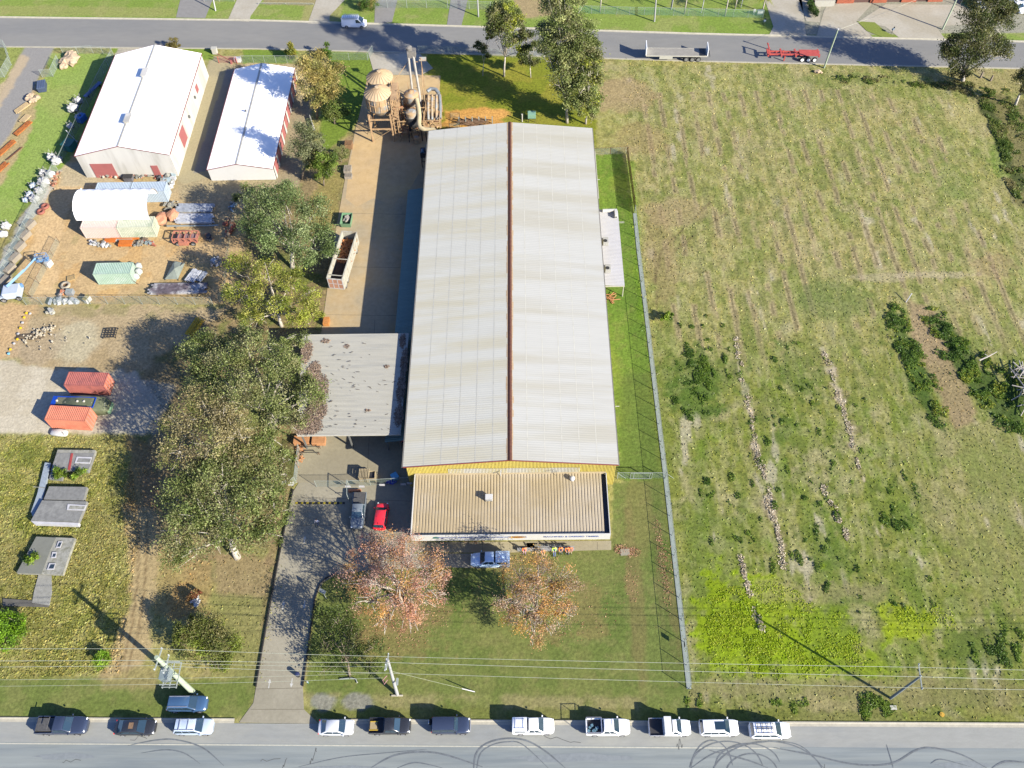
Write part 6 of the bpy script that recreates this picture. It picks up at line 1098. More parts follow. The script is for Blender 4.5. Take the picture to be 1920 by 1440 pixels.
fence('overgrown rusty northern end of the long east fence',[(1175,290),(1190,400)],1.8,2.5,veil('overgrown_mesh',O(120,120,80),.75),RST,tilt=.1)
fence('short rusty cross fence north of the bright side lawn',[(1113,291),(1175,288)],1.6,2.5,VE,RST)
t=fence('low chainlink gate fence linking the warehouse corner to the east fence',[(1157,897),(1247,897)],1.7,2.2,VE,r=.05,name='gate_fence',brace=True)
b=MB();q=G(1181,898);q2=G(1221,898);b.path([(q.x,q.y,.1),(q2.x,q2.y,.1),(q2.x,q2.y,1.7),(q.x,q.y,1.7),(q.x,q.y,.1)],.035);b.build('gate_frame',GAL,t,world=True)
t=fence('chainlink gate line across the driveway with white notice boards',[(655,913),(776,906)],1.8,2.6,VE,name='gate_fence')
b=MB()
for px,py in((652,911),(678,911),(716,908),(756,907),(768,905)):q=G(px,py,1.3);b.box((q.x,q.y-.05,1.2),(.75,.04,.5))
b.build('notice_board',FRW,t,world=True)
t=fence('open sliding gate of pipe and mesh lying across the left half of the entry',[(594,913),(655,913)],1.8,5,VEL,name='sliding_gate');b=MB();q=G(655,940);q0=G(655,913);b.path([(q0.x,q0.y,0),(q0.x,q0.y,2.1),(q.x,q.y,2.1),(q.x,q.y,0)],.05);b.build('guide_frame',GAL,t,world=True)
b=MB()
q1=G(571,893);
t=fence('short bright fence piece up the western edge of the loading area',[(548,912),(556,905),(560,870),(563,845)],1.8,2.4,VE2,name='chainlink_fence')
b=MB()
for px,py in((533,906),(546,908)):q=G(px,py,1.4);b.box((q.x,q.y,1.6),(.7,.5,.08),rx=.5)
b.build('white_sign',FRW,t,world=True)
fence('chainlink fence with leaning posts south of the storage yard',[(50,572),(170,570),(300,571),(400,572)],1.9,2.9,VE,r=.04,tilt=-.15)
fence('mesh fence along the eastern side of the storage yard',[(450,372),(432,440),(425,520),(412,572)],1.8,2.6,VEL,RST)
fence('tall mesh fence on the left of the large white shed',[(213,112),(196,140),(176,180),(158,220),(140,258),(118,305)],1.9,2.9,VE2,r=.04,tilt=-.1)
fence('green-tinted chainlink fence at the top of the grass beside the white shed',[(120,103),(175,100),(213,103),(213,112)],1.8,2.8,VE,r=.04)
fence('short mesh fence between the side road and the boulders',[(112,118),(100,144),(80,145)],1.8,2.5,VE2,r=.04)
fence('pale mesh fence corner at the left edge beside the side road',[(-30,150),(9,145),(22,122),(12,90),(-30,92)],1.9,2.5,VE2,r=.045)
fence('mesh fence along the wall of bulk bags, west of the storage yard',[(108,318),(75,385),(40,455),(0,535),(-25,590)],1.9,2.8,VE2,r=.045,tilt=-.12)
fence('low rusty wire fence panels between the yard track and the clay',[(112,455),(88,505),(60,560)],1.5,2.6,VEL,RST)
fence('chainlink fence in front of the rounded kerb shrub',[(455,118),(560,118)],1.7,2.3,VEL)
fence('fence line north of the sawdust plant at the road edge',[(785,100),(850,101),(960,108),(1020,112)],1.7,5,VEL)
fence('short fence west of the plant driveway',[(620,113),(690,113),(700,99)],1.7,4,VEL)
fence('long chainlink fence on the far side of the far road, middle',[(690,15),(800,15),(960,19)],1.8,5,VEL,r=.05)
fence('green chainlink fence in front of the palms',[(1085,25),(1180,28),(1290,30),(1430,34)],1.8,2.9,veil('green_mesh',O(140,190,160),.3))
fence('green mesh fence around the car yard at the top right',[(1800,10),(1830,22),(1870,40)],1.9,3,veil('green_mesh2',O(90,150,110),.45))
t=fence('low white pipe rail fence beyond the far road, left',[(383,3),(440,3)],.9,3,VEL,WHS,name='rail_fence')
t=fence('low pale garden edging wall beyond the far road',[(485,8),(588,9)],.4,6,VE2,WHS,name='garden_edge')
fence('red framed double gate at the entrance between the white sheds',[(411,118),(445,119)],1.5,4,veil('red_mesh',O(214,130,120),.25),M('gate_red',O(206,110,96),.6),name='red_gate',r=.07)
fence('dark steel rail fence at the sawdust heap north of the warehouse',[(843,243),(862,240),(862,222),(845,222)],1.3,1.5,VEL,BLK,name='stock_rail')
t=thing('timber_rack','row of grey posts holding stacked timber behind the warehouse','timber rack',(G(893,232).x,G(893,232).y,0));b=MB()
for k in range(6):MB().box((-3.2+1.25*k,0,.8),(.16,.16,1.6)).build('post',GAL,t)
[b.box((random.uniform(-2.6,2.2),random.uniform(-.8,.8),random.uniform(.1,.8)),(random.uniform(1.5,3),.14,.1),rz=random.uniform(-.4,.4)) for _ in range(46)];b.build('timber',M('old_timber',O(146,116,90),.85,var=.4,scale=3),t)
q=G(997,226);t=thing('green_trolley','pale green cabinet on a wheeled frame behind the warehouse ridge','trolley',(q.x,q.y,0));MB().box((0,0,1.35),(1.5,1.2,.9)).build('cabinet',M('cab_green',O(150,196,172),.6),t,bevel=.04);b=MB();[b.box((sx,sy,.45),(.1,.1,.9)) for sx in(-.6,.6) for sy in(-.5,.5)];b.box((0,0,.85),(1.5,1.2,.08));b.build('frame',DRK,t)
q=G(979,228);t=thing('white_post','single short white post beside the green trolley','post',(q.x,q.y,0));MB().cyl((0,0,0),(0,0,1.6),.13,n=10).build('shaft',WHS,t);MB().cyl((0,0,1.6),(0,0,1.7),.17,n=10).build('cap',WHS,t)
# ---------------------------------------------------------------- poles and wires
CPO=M('green_concrete_pole',O(196,212,184),.8,var=.12,scale=1.5);CPG=M('grey_pole',O(190,192,192),.8,var=.1);CPD=M('steel_pole',O(150,162,168),.6)
def pole(name,label,base,h,mat,r0=.2,r1=.13,lean=(0,0),arms=()):
    q=G(*base);t=thing(name,label,'power pole',(q.x,q.y,0));top=Vector((lean[0],lean[1],h));MB().tube([(0,0,-.2),top*.5,top],[r0,(r0+r1)/2,r1],12).build('shaft',mat,t,smooth='auto')
    for (z,L,a,dx) in arms:
        b=MB();c=top*(z/h);b.box((c.x+dx,c.y,z),(L,.12,.14),rz=a);b.build('crossarm',GAL,t);n=3;m=MB()
        for k in range(n):
            u=(k/(n-1)-.5)*L*.92;m.lathe([(.07,0),(.05,.1),(.08,.14),(.05,.2),(.07,.24),(.02,.3)],c=(c.x+dx+u*math.cos(a),c.y+u*math.sin(a),z+.07),n=8)
        m.build('insulators',M('insulator',O(200,206,210),.3),t)
    return t,Vector((q.x,q.y,0))+top
def lean_to(base,topx,h):B=G(*base);T=G(*topx,h);return(T.x-B.x,T.y-B.y)
tL,TL=pole('power_pole','thick pale green concrete power pole carrying a transformer platform, lower left',(362,1298),11.5,CPO,.36,.24,lean_to((362,1298),(293,1232),11.5),[(10.9,2.6,1.45,0),(9.3,2.2,1.5,.3)])
c=G(318,1262,8.0)-tL.location;b=MB();[b.box((c.x+k,c.y,7.2),(.1,3.0,.12)) for k in(-.8,0,.8)];[b.box((c.x,c.y+k,7.3),(1.8,.08,.08)) for k in(-1.4,-.7,0,.7,1.4)];b.box((c.x,c.y-1.3,8.0),(1.8,.1,.1));b.box((c.x,c.y+1.3,8.0),(1.8,.1,.1));b.build('platform',GAL,tL)
b=MB();b.box((c.x-.4,c.y-.2,7.95),(1.0,1.3,1.4));[b.box((c.x-.95,c.y-.7+.2*k,7.9),(.12,.05,1.2)) for k in range(6)];b.build('transformer',M('transformer_grey',O(150,166,170),.5,var=.15),tL,bevel=.05);b=MB();[b.cyl((c.x-.7+.3*k,c.y+.1,8.6),(c.x-.7+.3*k,c.y+.1,9.0),.06,n=8) for k in range(3)];[b.cyl((c.x-.2,c.y-1.3+.3*k,8.2),(c.x+.6,c.y-1.0+.25*k,9.3),.03,n=5) for k in range(8)];b.build('bushings',MATS['insulator'],tL)
tM,TM=pole('power_pole','weathered white power pole in the middle of the front verge, leaning left',(745,1303),9.5,CPG,.22,.15,lean_to((745,1303),(727,1237),9.5),[(9.0,1.9,1.5,-.1),(8.2,1.4,1.5,-.4)])
c=TM-tM.location;b=MB();b.tube([(c.x-.3,c.y-1.2,7.4),(c.x-.8,c.y-1.6,7.0),(c.x-.6,c.y-2.0,6.9),(c.x-.2,c.y-1.6,7.2)],.05,6);b.build('loop_cable',M('cable_pink',O(214,160,160),.6),tM);b=MB();b.box((.5,.4,4.3),(.25,.8,.3));b.build('street_light_arm',GAL,tM);b=MB().box((-.0,-.1,.06),(1.4,.18,.12));b.build('footing',M('footing_white',O(220,214,190),.8),tM)
tR,TR=pole('power_pole','dark-sided slim power pole with one crossarm in the paddock, lower right',(1670,1309),9.5,CPD,.17,.12,lean_to((1670,1309),(1726,1268),9.5),[(9.4,2.9,1.45,0)])
# wires
WI=M('wire',O(200,206,186),.5);WIT=M('wire_thin',O(170,176,150),.6)
def wire(label,pts,r=.022,sag=.25,group='overhead wires'):
    V=[G(*p) for p in pts];b=MB();out=[]
    for A,B in zip(V,V[1:]):
        n=10
        for k in range(n):f=k/n;p=A.lerp(B,f);p.z-=4*f*(1-f)*sag;out.append(tuple(p))
    out.append(tuple(V[-1]));b.tube(out,r,5);o=b.build('overhead_wire',WI);tagp(o,label,'wire',group);return o
wire('uppermost overhead wire above the front verge',[(-500,1214,10.5),(293,1216,11.3),(727,1231,9.6),(1718,1251,9.5),(2500,1268,9.5)])
wire('second overhead wire down, running the width of the photo',[(-500,1238,10.5),(290,1238,10.9),(727,1242,9.2),(1727,1269,9.6),(2500,1286,9.5)],.026)
wire('third overhead wire, lowest one reaching the dark right-hand pole',[(-500,1252,10.2),(288,1248,10.8),(727,1262,9.0),(1732,1290,9.5),(2500,1300,9.5)])
wire('fourth overhead wire ending at the middle pole',[(330,1244,9.3),(720,1250,8.2)],.02)
wire('low overhead wire crossing at the left of the middle pole',[(-500,1276,8),(300,1272,8.2),(716,1262,8)],.016);wire('lowest overhead wire on the left half of the verge',[(-500,1290,8),(300,1283,8),(718,1271,7.8)],.016)
t=thing('guy_wire','stay wire with a white sleeve slanting from the middle pole to the grass','stay wire',(G(890,1297).x,G(890,1297).y,0));A=G(732,1258,8.3)-t.location;b=MB();b.cyl(A,(0,0,0),.02,n=5);b.build('wire',WIT,t);b=MB();b.cyl(A*.16,(0,0,0),.06,n=8);b.build('sleeve',FRW,t)
b=MB()
t,T1=pole('power_pole','slim pale green pole at the near kerb of the far road',(1545,127),9.0,CPO,.17,.12,lean_to((1545,127),(1571,56),9.0))
b=MB().lathe([(.05,0),(.2,.1),(.18,.22),(.02,.25)],c=tuple(T1-t.location),n=12);b.build('lamp_cap',FRW,t)
t,T2=pole('power_pole','pale green pole on the far verge beside the concrete forecourt',(1767,55),10.5,CPO,.18,.12,lean_to((1767,55),(1812,-40),10.5),[(9.6,2.4,.2,0)])
b=MB();b.box((.5,.2,7),(.3,.3,.5));b.build('junction_box',DRK,t)
t,T3=pole('power_pole','tall white pole in front of the green fence beyond the far road',(1227,40),8.0,CPG,.17,.13,lean_to((1227,40),(1232,-26),8.0))
t,T4=pole('power_pole','pale timber pole near the fence corner beyond the road, right of centre-left drive',(897,31),9.0,CPG,.17,.13,lean_to((897,31),(893,-45),9))
t,T5=pole('light_pole','white pole on the small lawn beyond the road at upper left',(404,20),7.0,FRW,.15,.1,lean_to((404,20),(392,-40),7))
b=MB();o=b.tube([tuple(T1.lerp(T2,f)-Vector((0,0,1.2*f*(1-f)))) for f in np.linspace(0,1,9)],.02,4).build('overhead_wire',WI);tagp(o,'service wire from the kerb pole to the forecourt pole at upper right','wire')
for px,py,h,l in((1259,18,3,'short white post behind the green fence'),(1315,24,3,'short pale post near the third palm'),(1389,14,3.2,'white slanted post left of the estate sign')):
    q=G(px,py);t=thing('white_post',l,'post',(q.x,q.y,0));MB().cyl((0,0,0),(.1,0,h),.08,n=8).build('shaft',FRW,t);MB().cyl((.1,0,h),(.1,0,h+.1),.11,n=8).build('cap',FRW,t)
# sign structures beyond the road
q=G(1424,28);t=thing('estate_sign','small white and grey roadside sign box beside the pale driveway','sign',(q.x,q.y,0));b=MB();b.box((0,0,.6),(1.3,.5,1.1));b.build('cabinet',M('sign_grey',O(120,134,140),.6),t,bevel=.03);b=MB();b.box((0,-.27,.75),(1.1,.04,.5));b.build('white_board',FRW,t);b=MB();b.box((-1.2,0,1.0),(.5,.08,.7));b.box((-1.2,0,.35),(.08,.06,.7));b.build('side_board',FRW,t)
for px,py,l in((1432,46,'grey letterbox with a folded flag on the far verge'),(1672,62,'blue-grey letterbox on the island of grass'),):
    q=G(px,py);t=thing('letterbox',l,'letterbox',(q.x,q.y,0));b=MB();b.box((0,0,.9),(.55,.3,.35),rz=.6);b.build('box',M('letterbox_blue',O(130,150,170),.6),t,bevel=.02);b=MB();b.cyl((0,0,0),(0,0,.75),.05);b.box((.15,.1,1.2),(.1,.25,.3),rz=.6);b.build('post',DRK,t)
for px,py,l,c in((1766,1340,'small yellow round hydrant cover on the right verge',(226,180,60)),(1675,1327,'small white square pit lid on the verge below the dark pole',(220,220,206)),(484+72,1022+9,'white sheet on the driveway',None)):
    if c is None:continue
    q=G(px,py);b=MB();
    if 'round' in l:b.cyl((q.x,q.y,0),(q.x,q.y,.12),.28,n=16);b.cyl((q.x,q.y,.12),(q.x,q.y,.16),.14,n=12)
    else:b.box((q.x,q.y,.05),(.75,.5,.08));b.box((q.x,q.y,.1),(.2,.06,.03))
    tagp(b.build('pit_cover',M('cover_'+l[6:11].strip(),O(*c),.7)),l,'pit cover')
q=G(578,1281);t=thing('hydrant_marker','small turquoise tap standing on the grass right of the driveway mouth','tap',(q.x,q.y,0));b=MB();b.cyl((0,0,0),(0,0,.55),.05);b.cyl((-.15,0,.5),(.15,0,.5),.035);b.build('pipe',M('tap_teal',O(130,200,196),.5),t);MB().cyl((0,0,.55),(0,0,.62),.1,n=8).build('handle',FRW,t)
q=G(664,1275);t=thing('curved_pipe','pale curved pipe end poking from the grass under the thin tree','pipe',(q.x,q.y,0));MB().tube([(-1.8,.1,.1),(-.4,.2,.15),(.2,.1,.12),(.4,-.3,.05)],.07,8).build('pipe',GAL,t,smooth='auto');MB().cyl((.4,-.3,.05),(.42,-.36,.05),.1,n=8).build('socket',WHS,t)
q=G(1250,1210,1.0);t=thing('black_sign_board','small dark square board hung on the inner side of the east fence','board',(19.25,q.y,0));b=MB();b.box((0,0,1.3),(.04,.6,.6));b.build('board',BLK,t);MB().box((0,0,1.3),(.05,.66,.04)).build('bracket',GAL,t)
q=G(612,1109,2.5);t=thing('driveway_sign','grey angled sign board on a pole beside the curved rail','sign',(G(612,1122).x,G(612,1122).y,0));b=MB().cyl((0,0,0),(0,0,2.3),.05);b.build('pole',GAL,t);b=MB().box((0,0,2.5),(.9,.5,.05),rx=.7,rz=-.5);b.build('board',M('sign_face_grey',O(150,160,166),.5),t)
q=G(560,1267);t=thing('round_bin','dark round litter bin at the edge of the lower driveway','bin',(q.x,q.y,0));MB().lathe([(.2,0),(.26,.1),(.28,.8)],n=16).build('body',BLK,t,smooth='auto');MB().lathe([(.3,.8),(.25,.9),(.05,.95)],n=16).build('lid',M('lid_navy',O(60,70,110),.5),t,smooth='auto')
# ---------------------------------------------------------------- people
SKN=M('skin',(.45,.26,.18),.6);
def person(label,pos,rz,joints,top,legs,hair=(.05,.035,.025),hat=None,group=None,s=1.0):
    t=thing('person',label,'person',pos,rz,group);J={};E=[]
    base={'pel':(0,0,.95,.15),'bel':(0,0,1.12,.14),'chest':(0,0,1.36,.16),'neck':(0,0,1.52,.06),'chin':(0,.03,1.60,.075),'head':(0,.01,1.70,.098),
      'shL':(-.19,0,1.42,.07),'elL':(-.25,.02,1.14,.045),'wrL':(-.25,.12,.90,.03),'shR':(.19,0,1.42,.07),'elR':(.25,.02,1.14,.045),'wrR':(.25,.12,.90,.03),
      'hiL':(-.1,0,.9,.09),'knL':(-.11,.03,.5,.06),'anL':(-.11,0,.09,.042),'toL':(-.12,.16,.04,.036),'hiR':(.1,0,.9,.09),'knR':(.11,.03,.5,.06),'anR':(.11,0,.09,.042),'toR':(.12,.16,.04,.036)}
    for k,v in base.items():
        j=joints.get(k,v[:3]);J[k]=(Vector(j)*s,v[3]*s)
    ed=[('pel','bel'),('bel','chest'),('chest','neck'),('neck','chin'),('chin','head'),('chest','shL'),('shL','elL'),('elL','wrL'),('chest','shR'),('shR','elR'),('elR','wrR'),('pel','hiL'),('hiL','knL'),('knL','anL'),('anL','toL'),('pel','hiR'),('hiR','knR'),('knR','anR'),('anR','toR')]
    for sd in'LR':
        w=J['wr'+sd][0];d=(w-J['el'+sd][0]).normalized();sx=-1 if sd=='L' else 1;side=d.cross(Vector((0,0,1)));side=(side if side.length>.1 else Vector((1,0,0))).normalized()
        J['pa'+sd]=(w+d*.07,.026);ed.append(('wr'+sd,'pa'+sd))
        for f in range(4):
            o=side*(f-1.5)*.02;J[f'f{f}a'+sd]=(w+d*.11+o,.0095);J[f'f{f}b'+sd]=(w+d*(.15+.008*(1.5-abs(f-1.5)))+o+Vector((0,0,-.012)),.008);ed+=[('pa'+sd,f'f{f}a'+sd),(f'f{f}a'+sd,f'f{f}b'+sd)]
        J['tha'+sd]=(w+d*.04+side*.04,.010);J['thb'+sd]=(w+d*.08+side*.055,.009);ed+=[('wr'+sd,'tha'+sd),('tha'+sd,'thb'+sd)]
    keys=list(J);me=bpy.data.meshes.new('body');me.from_pydata([J[k][0] for k in keys],[(keys.index(a),keys.index(b)) for a,b in ed],[])
    o=bpy.data.objects.new('tmp',me);link(o);m=o.modifiers.new('s','SKIN');sv=me.skin_vertices[0].data
    for i,k in enumerate(keys):sv[i].radius=(J[k][1],J[k][1])
    sv[0].use_root=True;m.branch_smoothing=.4;o.modifiers.new('u','SUBSURF').levels=1
    dg=bpy.context.evaluated_depsgraph_get();nm=bpy.data.meshes.new_from_object(o.evaluated_get(dg));bpy.data.objects.remove(o);nm.name='body';nm.materials.clear()
    for mt in(SKN,top,legs,BLK):nm.materials.append(mt)
    seg=[(J[a][0],J[b][0],(3 if a[:2] in('an',) else 2 if a[:2] in('hi','kn') or b[:2]=='hi' else 1 if (a in('pel','bel','chest') and b!='neck') or a[:2]=='sh' or (a[:2]=='el') else 0)) for a,b in ed]
    mi=[]
    for p in nm.polygons:
        c=p.center;bd=9;bi=0
        for A,B,k in seg:
            d=B-A;tt=max(0,min(1,(c-A).dot(d)/max(d.length_squared,1e-9)));dd=(c-A-d*tt).length
            if dd<bd:bd=dd;bi=k
        mi.append(bi)
    nm.polygons.foreach_set('material_index',mi);nm.polygons.foreach_set('use_smooth',[True]*len(mi));bo=bpy.data.objects.new('body',nm);link(bo);bo.parent=t
    h=J['head'][0];f=(J['chin'][0]-J['neck'][0]);b=MB().blob((h.x,h.y-.015,h.z+.025),(.105,.11,.10),2,.04);b.build('hair' if hat is None else 'hat',M('hair_dark',hair,.8) if hat is None else hat,t,smooth=True)
    if hat is not None:MB().cyl((h.x,h.y,h.z+.03),(h.x,h.y,h.z+.045),.17,n=16).build('hat_brim',hat,t)
    b=MB()
    for s_ in(-1,1):b.blob((h.x+s_*.035,h.y+.09,h.z),.014,1,0)
    b.build('eyes',BLK,t);b=MB().blob((h.x,h.y+.105,h.z-.025),(.014,.022,.022),1,0);b.build('nose',SKN,t);MB().box((h.x,h.y+.092,h.z-.06),(.045,.012,.01)).build('mouth',M('lips',(.35,.12,.1),.6),t)
    return t
SIT=lambda dx=0,k=.42:{'pel':(0,-.12,.5),'bel':(0,-.1,.66),'chest':(0,-.03,.90),'neck':(0,.0,1.06),'chin':(0,.05,1.13),'head':(0,.04,1.23),'shL':(-.19,-.02,.95),'elL':(-.25,.08,.70),'wrL':(-.15,.3,.62),'shR':(.19,-.02,.95),'elR':(.25,.1,.70),'wrR':(.14,.32,.60),'hiL':(-.1,-.05,.48),'knL':(-.14+dx,k,.5),'anL':(-.16+dx,k+.05,.09),'toL':(-.18+dx,k+.2,.04),'hiR':(.1,-.05,.48),'knR':(.14+dx,k,.5),'anR':(.15+dx,k+.02,.09),'toR':(.16+dx,k+.18,.04)}
OR=M('hivis_orange',(.85,.22,.04),.7,var=.1);LM=M('hivis_lime',(.55,.85,.08),.7,var=.1);NV=M('navy_work',(.03,.045,.10),.8);KH=M('khaki_work',(.25,.20,.14),.8);PU=M('mauve_work',(.20,.12,.22),.8);WT=M('white_shirt',(.75,.74,.76),.8);BS=M('black_shirt',(.02,.02,.025),.8);LG=M('grey_cloth',(.14,.15,.18),.8)
g='workers resting against the office front';yb_=oy0-.3
def seat(px,label,top,legs,hat=None,dy=0,J=None):
    q=G(px,1020,.6);return person(label,(q.x,yb_-.35+dy,.016),math.pi,J or SIT(),top,legs,hat=hat,group=g)
seat(983,'seated worker in an orange shirt and mauve trousers, leftmost against the office front',OR,PU)
seat(1006,'worker in black, reclining between the two left orange shirts',BS,LG,J={**SIT(),'head':(-.1,.0,1.1),'chin':(-.08,.05,1.02),'neck':(-.05,-.02,.98)})
seat(1018,'seated worker in an orange shirt and khaki trousers beside the person in black',OR,KH,dy=-.35)
LEGS={**SIT(),'knL':(-.12,.4,.42),'anL':(-.14,.85,.12),'toL':(-.16,.95,.2),'knR':(.1,.4,.42),'anR':(.08,.88,.1),'toR':(.06,.98,.18)}
seat(1039,'worker in a lime shirt with blue legs stretched out in front',LM,M('blue_work',(.06,.10,.26),.8),J=LEGS)
seat(1051,'seated worker in orange just right of the lime shirt',OR,NV)
seat(1063,'seated worker in orange, second from the right of the group',OR,NV,dy=-.05)
seat(1070,'seated worker in a red-orange shirt at the right end, leaning right',M('hivis_red',(.75,.12,.04),.7),KH,J={**SIT(.1),'head':(.12,.06,1.2),'chin':(.1,.07,1.1),'neck':(.05,.02,1.04)})
t=thing('long_bench','long low grey bench against the office front','bench',(G(1040,1019,.4).x,yb_-.25,0));b=MB();b.box((0,0,.40),(5.2,.45,.05));b.build('seat',M('bench_grey',O(176,178,180),.7),t);b=MB();[b.box((x,0,.19),(.06,.4,.38)) for x in(-2.4,-.8,.8,2.4)];b.build('leg',GAL,t);b=MB();b.box((0,.22,.7),(5.2,.05,.2));b.build('backrest',MATS['bench_grey'],t)
t=thing('long_bench','second grey bench at the left, behind the leftmost worker','bench',(G(988,1019,.4).x,yb_-.25,0));b=MB();b.box((0,0,.40),(2.6,.45,.05));b.build('seat',MATS['bench_grey'],t);b=MB();[b.box((x,0,.19),(.06,.4,.38)) for x in(-1.1,1.1)];b.build('leg',GAL,t)
q=G(995,1022);t=thing('door_mat','dark rectangular mat on the office path','mat',(q.x,q.y,.016));MB().box((0,0,.015),(.95,.55,.03)).build('mat',M('mat_dark',O(120,116,100),.95),t);MB().box((0,0,.02),(1.0,.6,.02)).build('rim',BLK,t)
q=G(1034,1026);tagp(MB().box((q.x,q.y,.03),(2.6,.8,.03)).build('ground_sheet',M('sheet_pale',O(196,194,178),.8)),'pale rectangular slab in front of the long bench','slab')
WALK={'knL':(-.11,.18,.5),'anL':(-.11,.22,.1),'toL':(-.12,.38,.05),'knR':(.11,.0,.5),'anR':(.11,-.25,.15),'toR':(.11,-.15,.04),'elL':(-.25,-.08,1.15),'wrL':(-.24,-.1,.9),'elR':(.25,.08,1.15),'wrR':(.24,.22,.95)}
q=G(597,984);person('person in a white shirt walking down the driveway alone',(q.x,q.y,.012),math.pi*.9,WALK,WT,NV)
q=G(754,822);person('person in a lime and dark outfit standing in the shade by the warehouse wall',(q.x,q.y,.012),math.pi*.6,{},LM,NV,group='people in the shade by the warehouse')
q=G(750,821);person('person in an orange shirt standing in the shade beside the loading shelter',(q.x-.1,q.y+.1,.012),math.pi*1.2,{},OR,NV,group='people in the shade by the warehouse')
q=G(757,833);person('person in a red shirt standing in shade close to the warehouse corner',(q.x,q.y,.012),math.pi,{},M('shirt_red',(.6,.05,.06),.8),NV,group='people in the shade by the warehouse')
# ---------------------------------------------------------------- yard clutter
def pallet_crate(px,py,label,sz=(1.6,1.2,1.0),rz=0,col=(196,180,146)):
    q=G(px,py);t=thing('crate',label,'crate',(q.x,q.y,0),rz);mt=M('crate_wood_%d'%col[0],O(*col),.85,var=.25,scale=3);b=MB();x,y,z=sz
    for s in(-1,1):
        for k in range(5):b.box((0,s*y/2,z*(.12+.19*k)),(x,.03,z*.14));b.box((s*x/2,0,z*(.12+.19*k)),(.03,y,z*.14))
    b.build('side',mt,t);b=MB();[b.box((-x/2+.06+(x-.12)*k/6,0,z),(.11,y,.03)) for k in range(7)];b.build('top_slats',mt,t);b=MB();[b.box((sx*x*.47,sy*y*.47,z/2),(.08,.08,z)) for sx in(-1,1) for sy in(-1,1)];b.build('corner_post',mt,t);return t
pallet_crate(685,895,'slatted timber crate with a dark box beside it, behind the blue-grey pickup',(1.4,1.4,1.3));q=G(697,897);t=thing('open_crate','grey open crate holding dark goods, right of the slatted crate','crate',(q.x,q.y,0));b=MB();[b.box((0,s*.6,.6),(1.2,.05,1.1)) for s in(-1,1)];[b.box((s*.6,0,.6),(.05,1.2,1.1)) for s in(-1,1)];b.build('side',MATS['crate_wood_196'],t);MB().box((0,0,.5),(1.1,1.1,.8)).build('contents',BLK,t)
q=G(741,897);t=thing('blue_drum','bright blue box in the shade near the warehouse corner','box',(q.x,q.y,0),.6);MB().box((0,0,.4),(.9,.9,.8)).build('body',M('drum_blue',O(110,200,250),.5),t,bevel=.05);MB().box((0,0,.82),(.95,.95,.06)).build('lid',MATS['drum_blue'],t)
q=G(733,905);t=thing('blue_tarp_pile','deep blue bundle at the gate line beneath the notice boards','bundle',(q.x,q.y,0));MB().blob((0,0,.25),(.8,.35,.3),2,.25).build('cloth',M('bundle_blue',O(40,60,190),.6),t,smooth=True);MB().cyl((-.8,0,.3),(.8,0,.35),.02).build('rope',WHS,t)
pallet_crate(655,276,'brown open crate on the sawdust edge west of the yard',(1.3,1.3,1.1),0,(166,128,92));pallet_crate(653,322,'grey slatted pallet stack on the west kerb of the yard',(1.3,1.6,.9),0,(186,176,160))
pallet_crate(654,333,'lower grey pallet stack touching the slatted stack',(1.3,.9,.6),0,(180,170,156));pallet_crate(613,606,'orange timber bundle at the south-west corner of the yard',(.9,1.3,.8),0,(230,156,84))
t=thing('timber_stack','two bundles of fresh orange timber under the front edge of the shelter','timber stack',(G(582,832).x,G(582,832).y+.3,0));b=MB();
for k in range(6):
    for z in range(5):b.box((-1.2,-.5+.2*k,.1+.16*z),(2.2,.17,.13));b.box((1.3,-.6+.2*k,.1+.16*z),(1.9,.17,.13))
b.build('boards',MATS['fresh_timber'],t);b=MB();[b.box((x,0,.03),(.1,1.6,.06)) for x in(-1.9,-.6,.7,1.9)];b.build('bearers',BARKD,t)
t=thing('steel_trestles','pair of long dark trestle beams beside the timber bundles','trestle',(G(583,848).x,G(583,848).y,0));b=MB();b.box((0,.6,.7),(2.8,.08,.1));b.box((0,-.4,.7),(2.8,.08,.1));b.build('beam',DRK,t);b=MB();[b.cyl((x,y,.7),(x+.15*s,y,0),.03) for x in(-1.2,1.2) for y in(.6,-.4) for s in(-1,1)];b.build('leg',RST,t)
t=thing('orange_pallets','small heap of reddish offcuts along the west edge of the loading area','offcuts',(G(562,855).x,G(562,855).y,0));b=MB();[b.box((random.uniform(-.4,.4),random.uniform(-1.6,1.6),random.uniform(.05,.4)),(.9,.12,.07),rz=random.uniform(0,3)) for _ in range(26)];b.build('offcut',MATS['fresh_timber'],t)
q=G(666,919);t=thing('orange_barrier','short orange plastic barrier behind the blue-grey pickup','barrier',(q.x,q.y-.2,0));b=MB();b.box((0,0,.3),(1.8,.3,.25));b.build('beam',M('barrier_orange',O(232,150,100),.6),t,bevel=.05);b=MB();[b.box((x,0,.1),(.3,.4,.2)) for x in(-.7,.7)];b.build('foot',MATS['barrier_orange'],t)
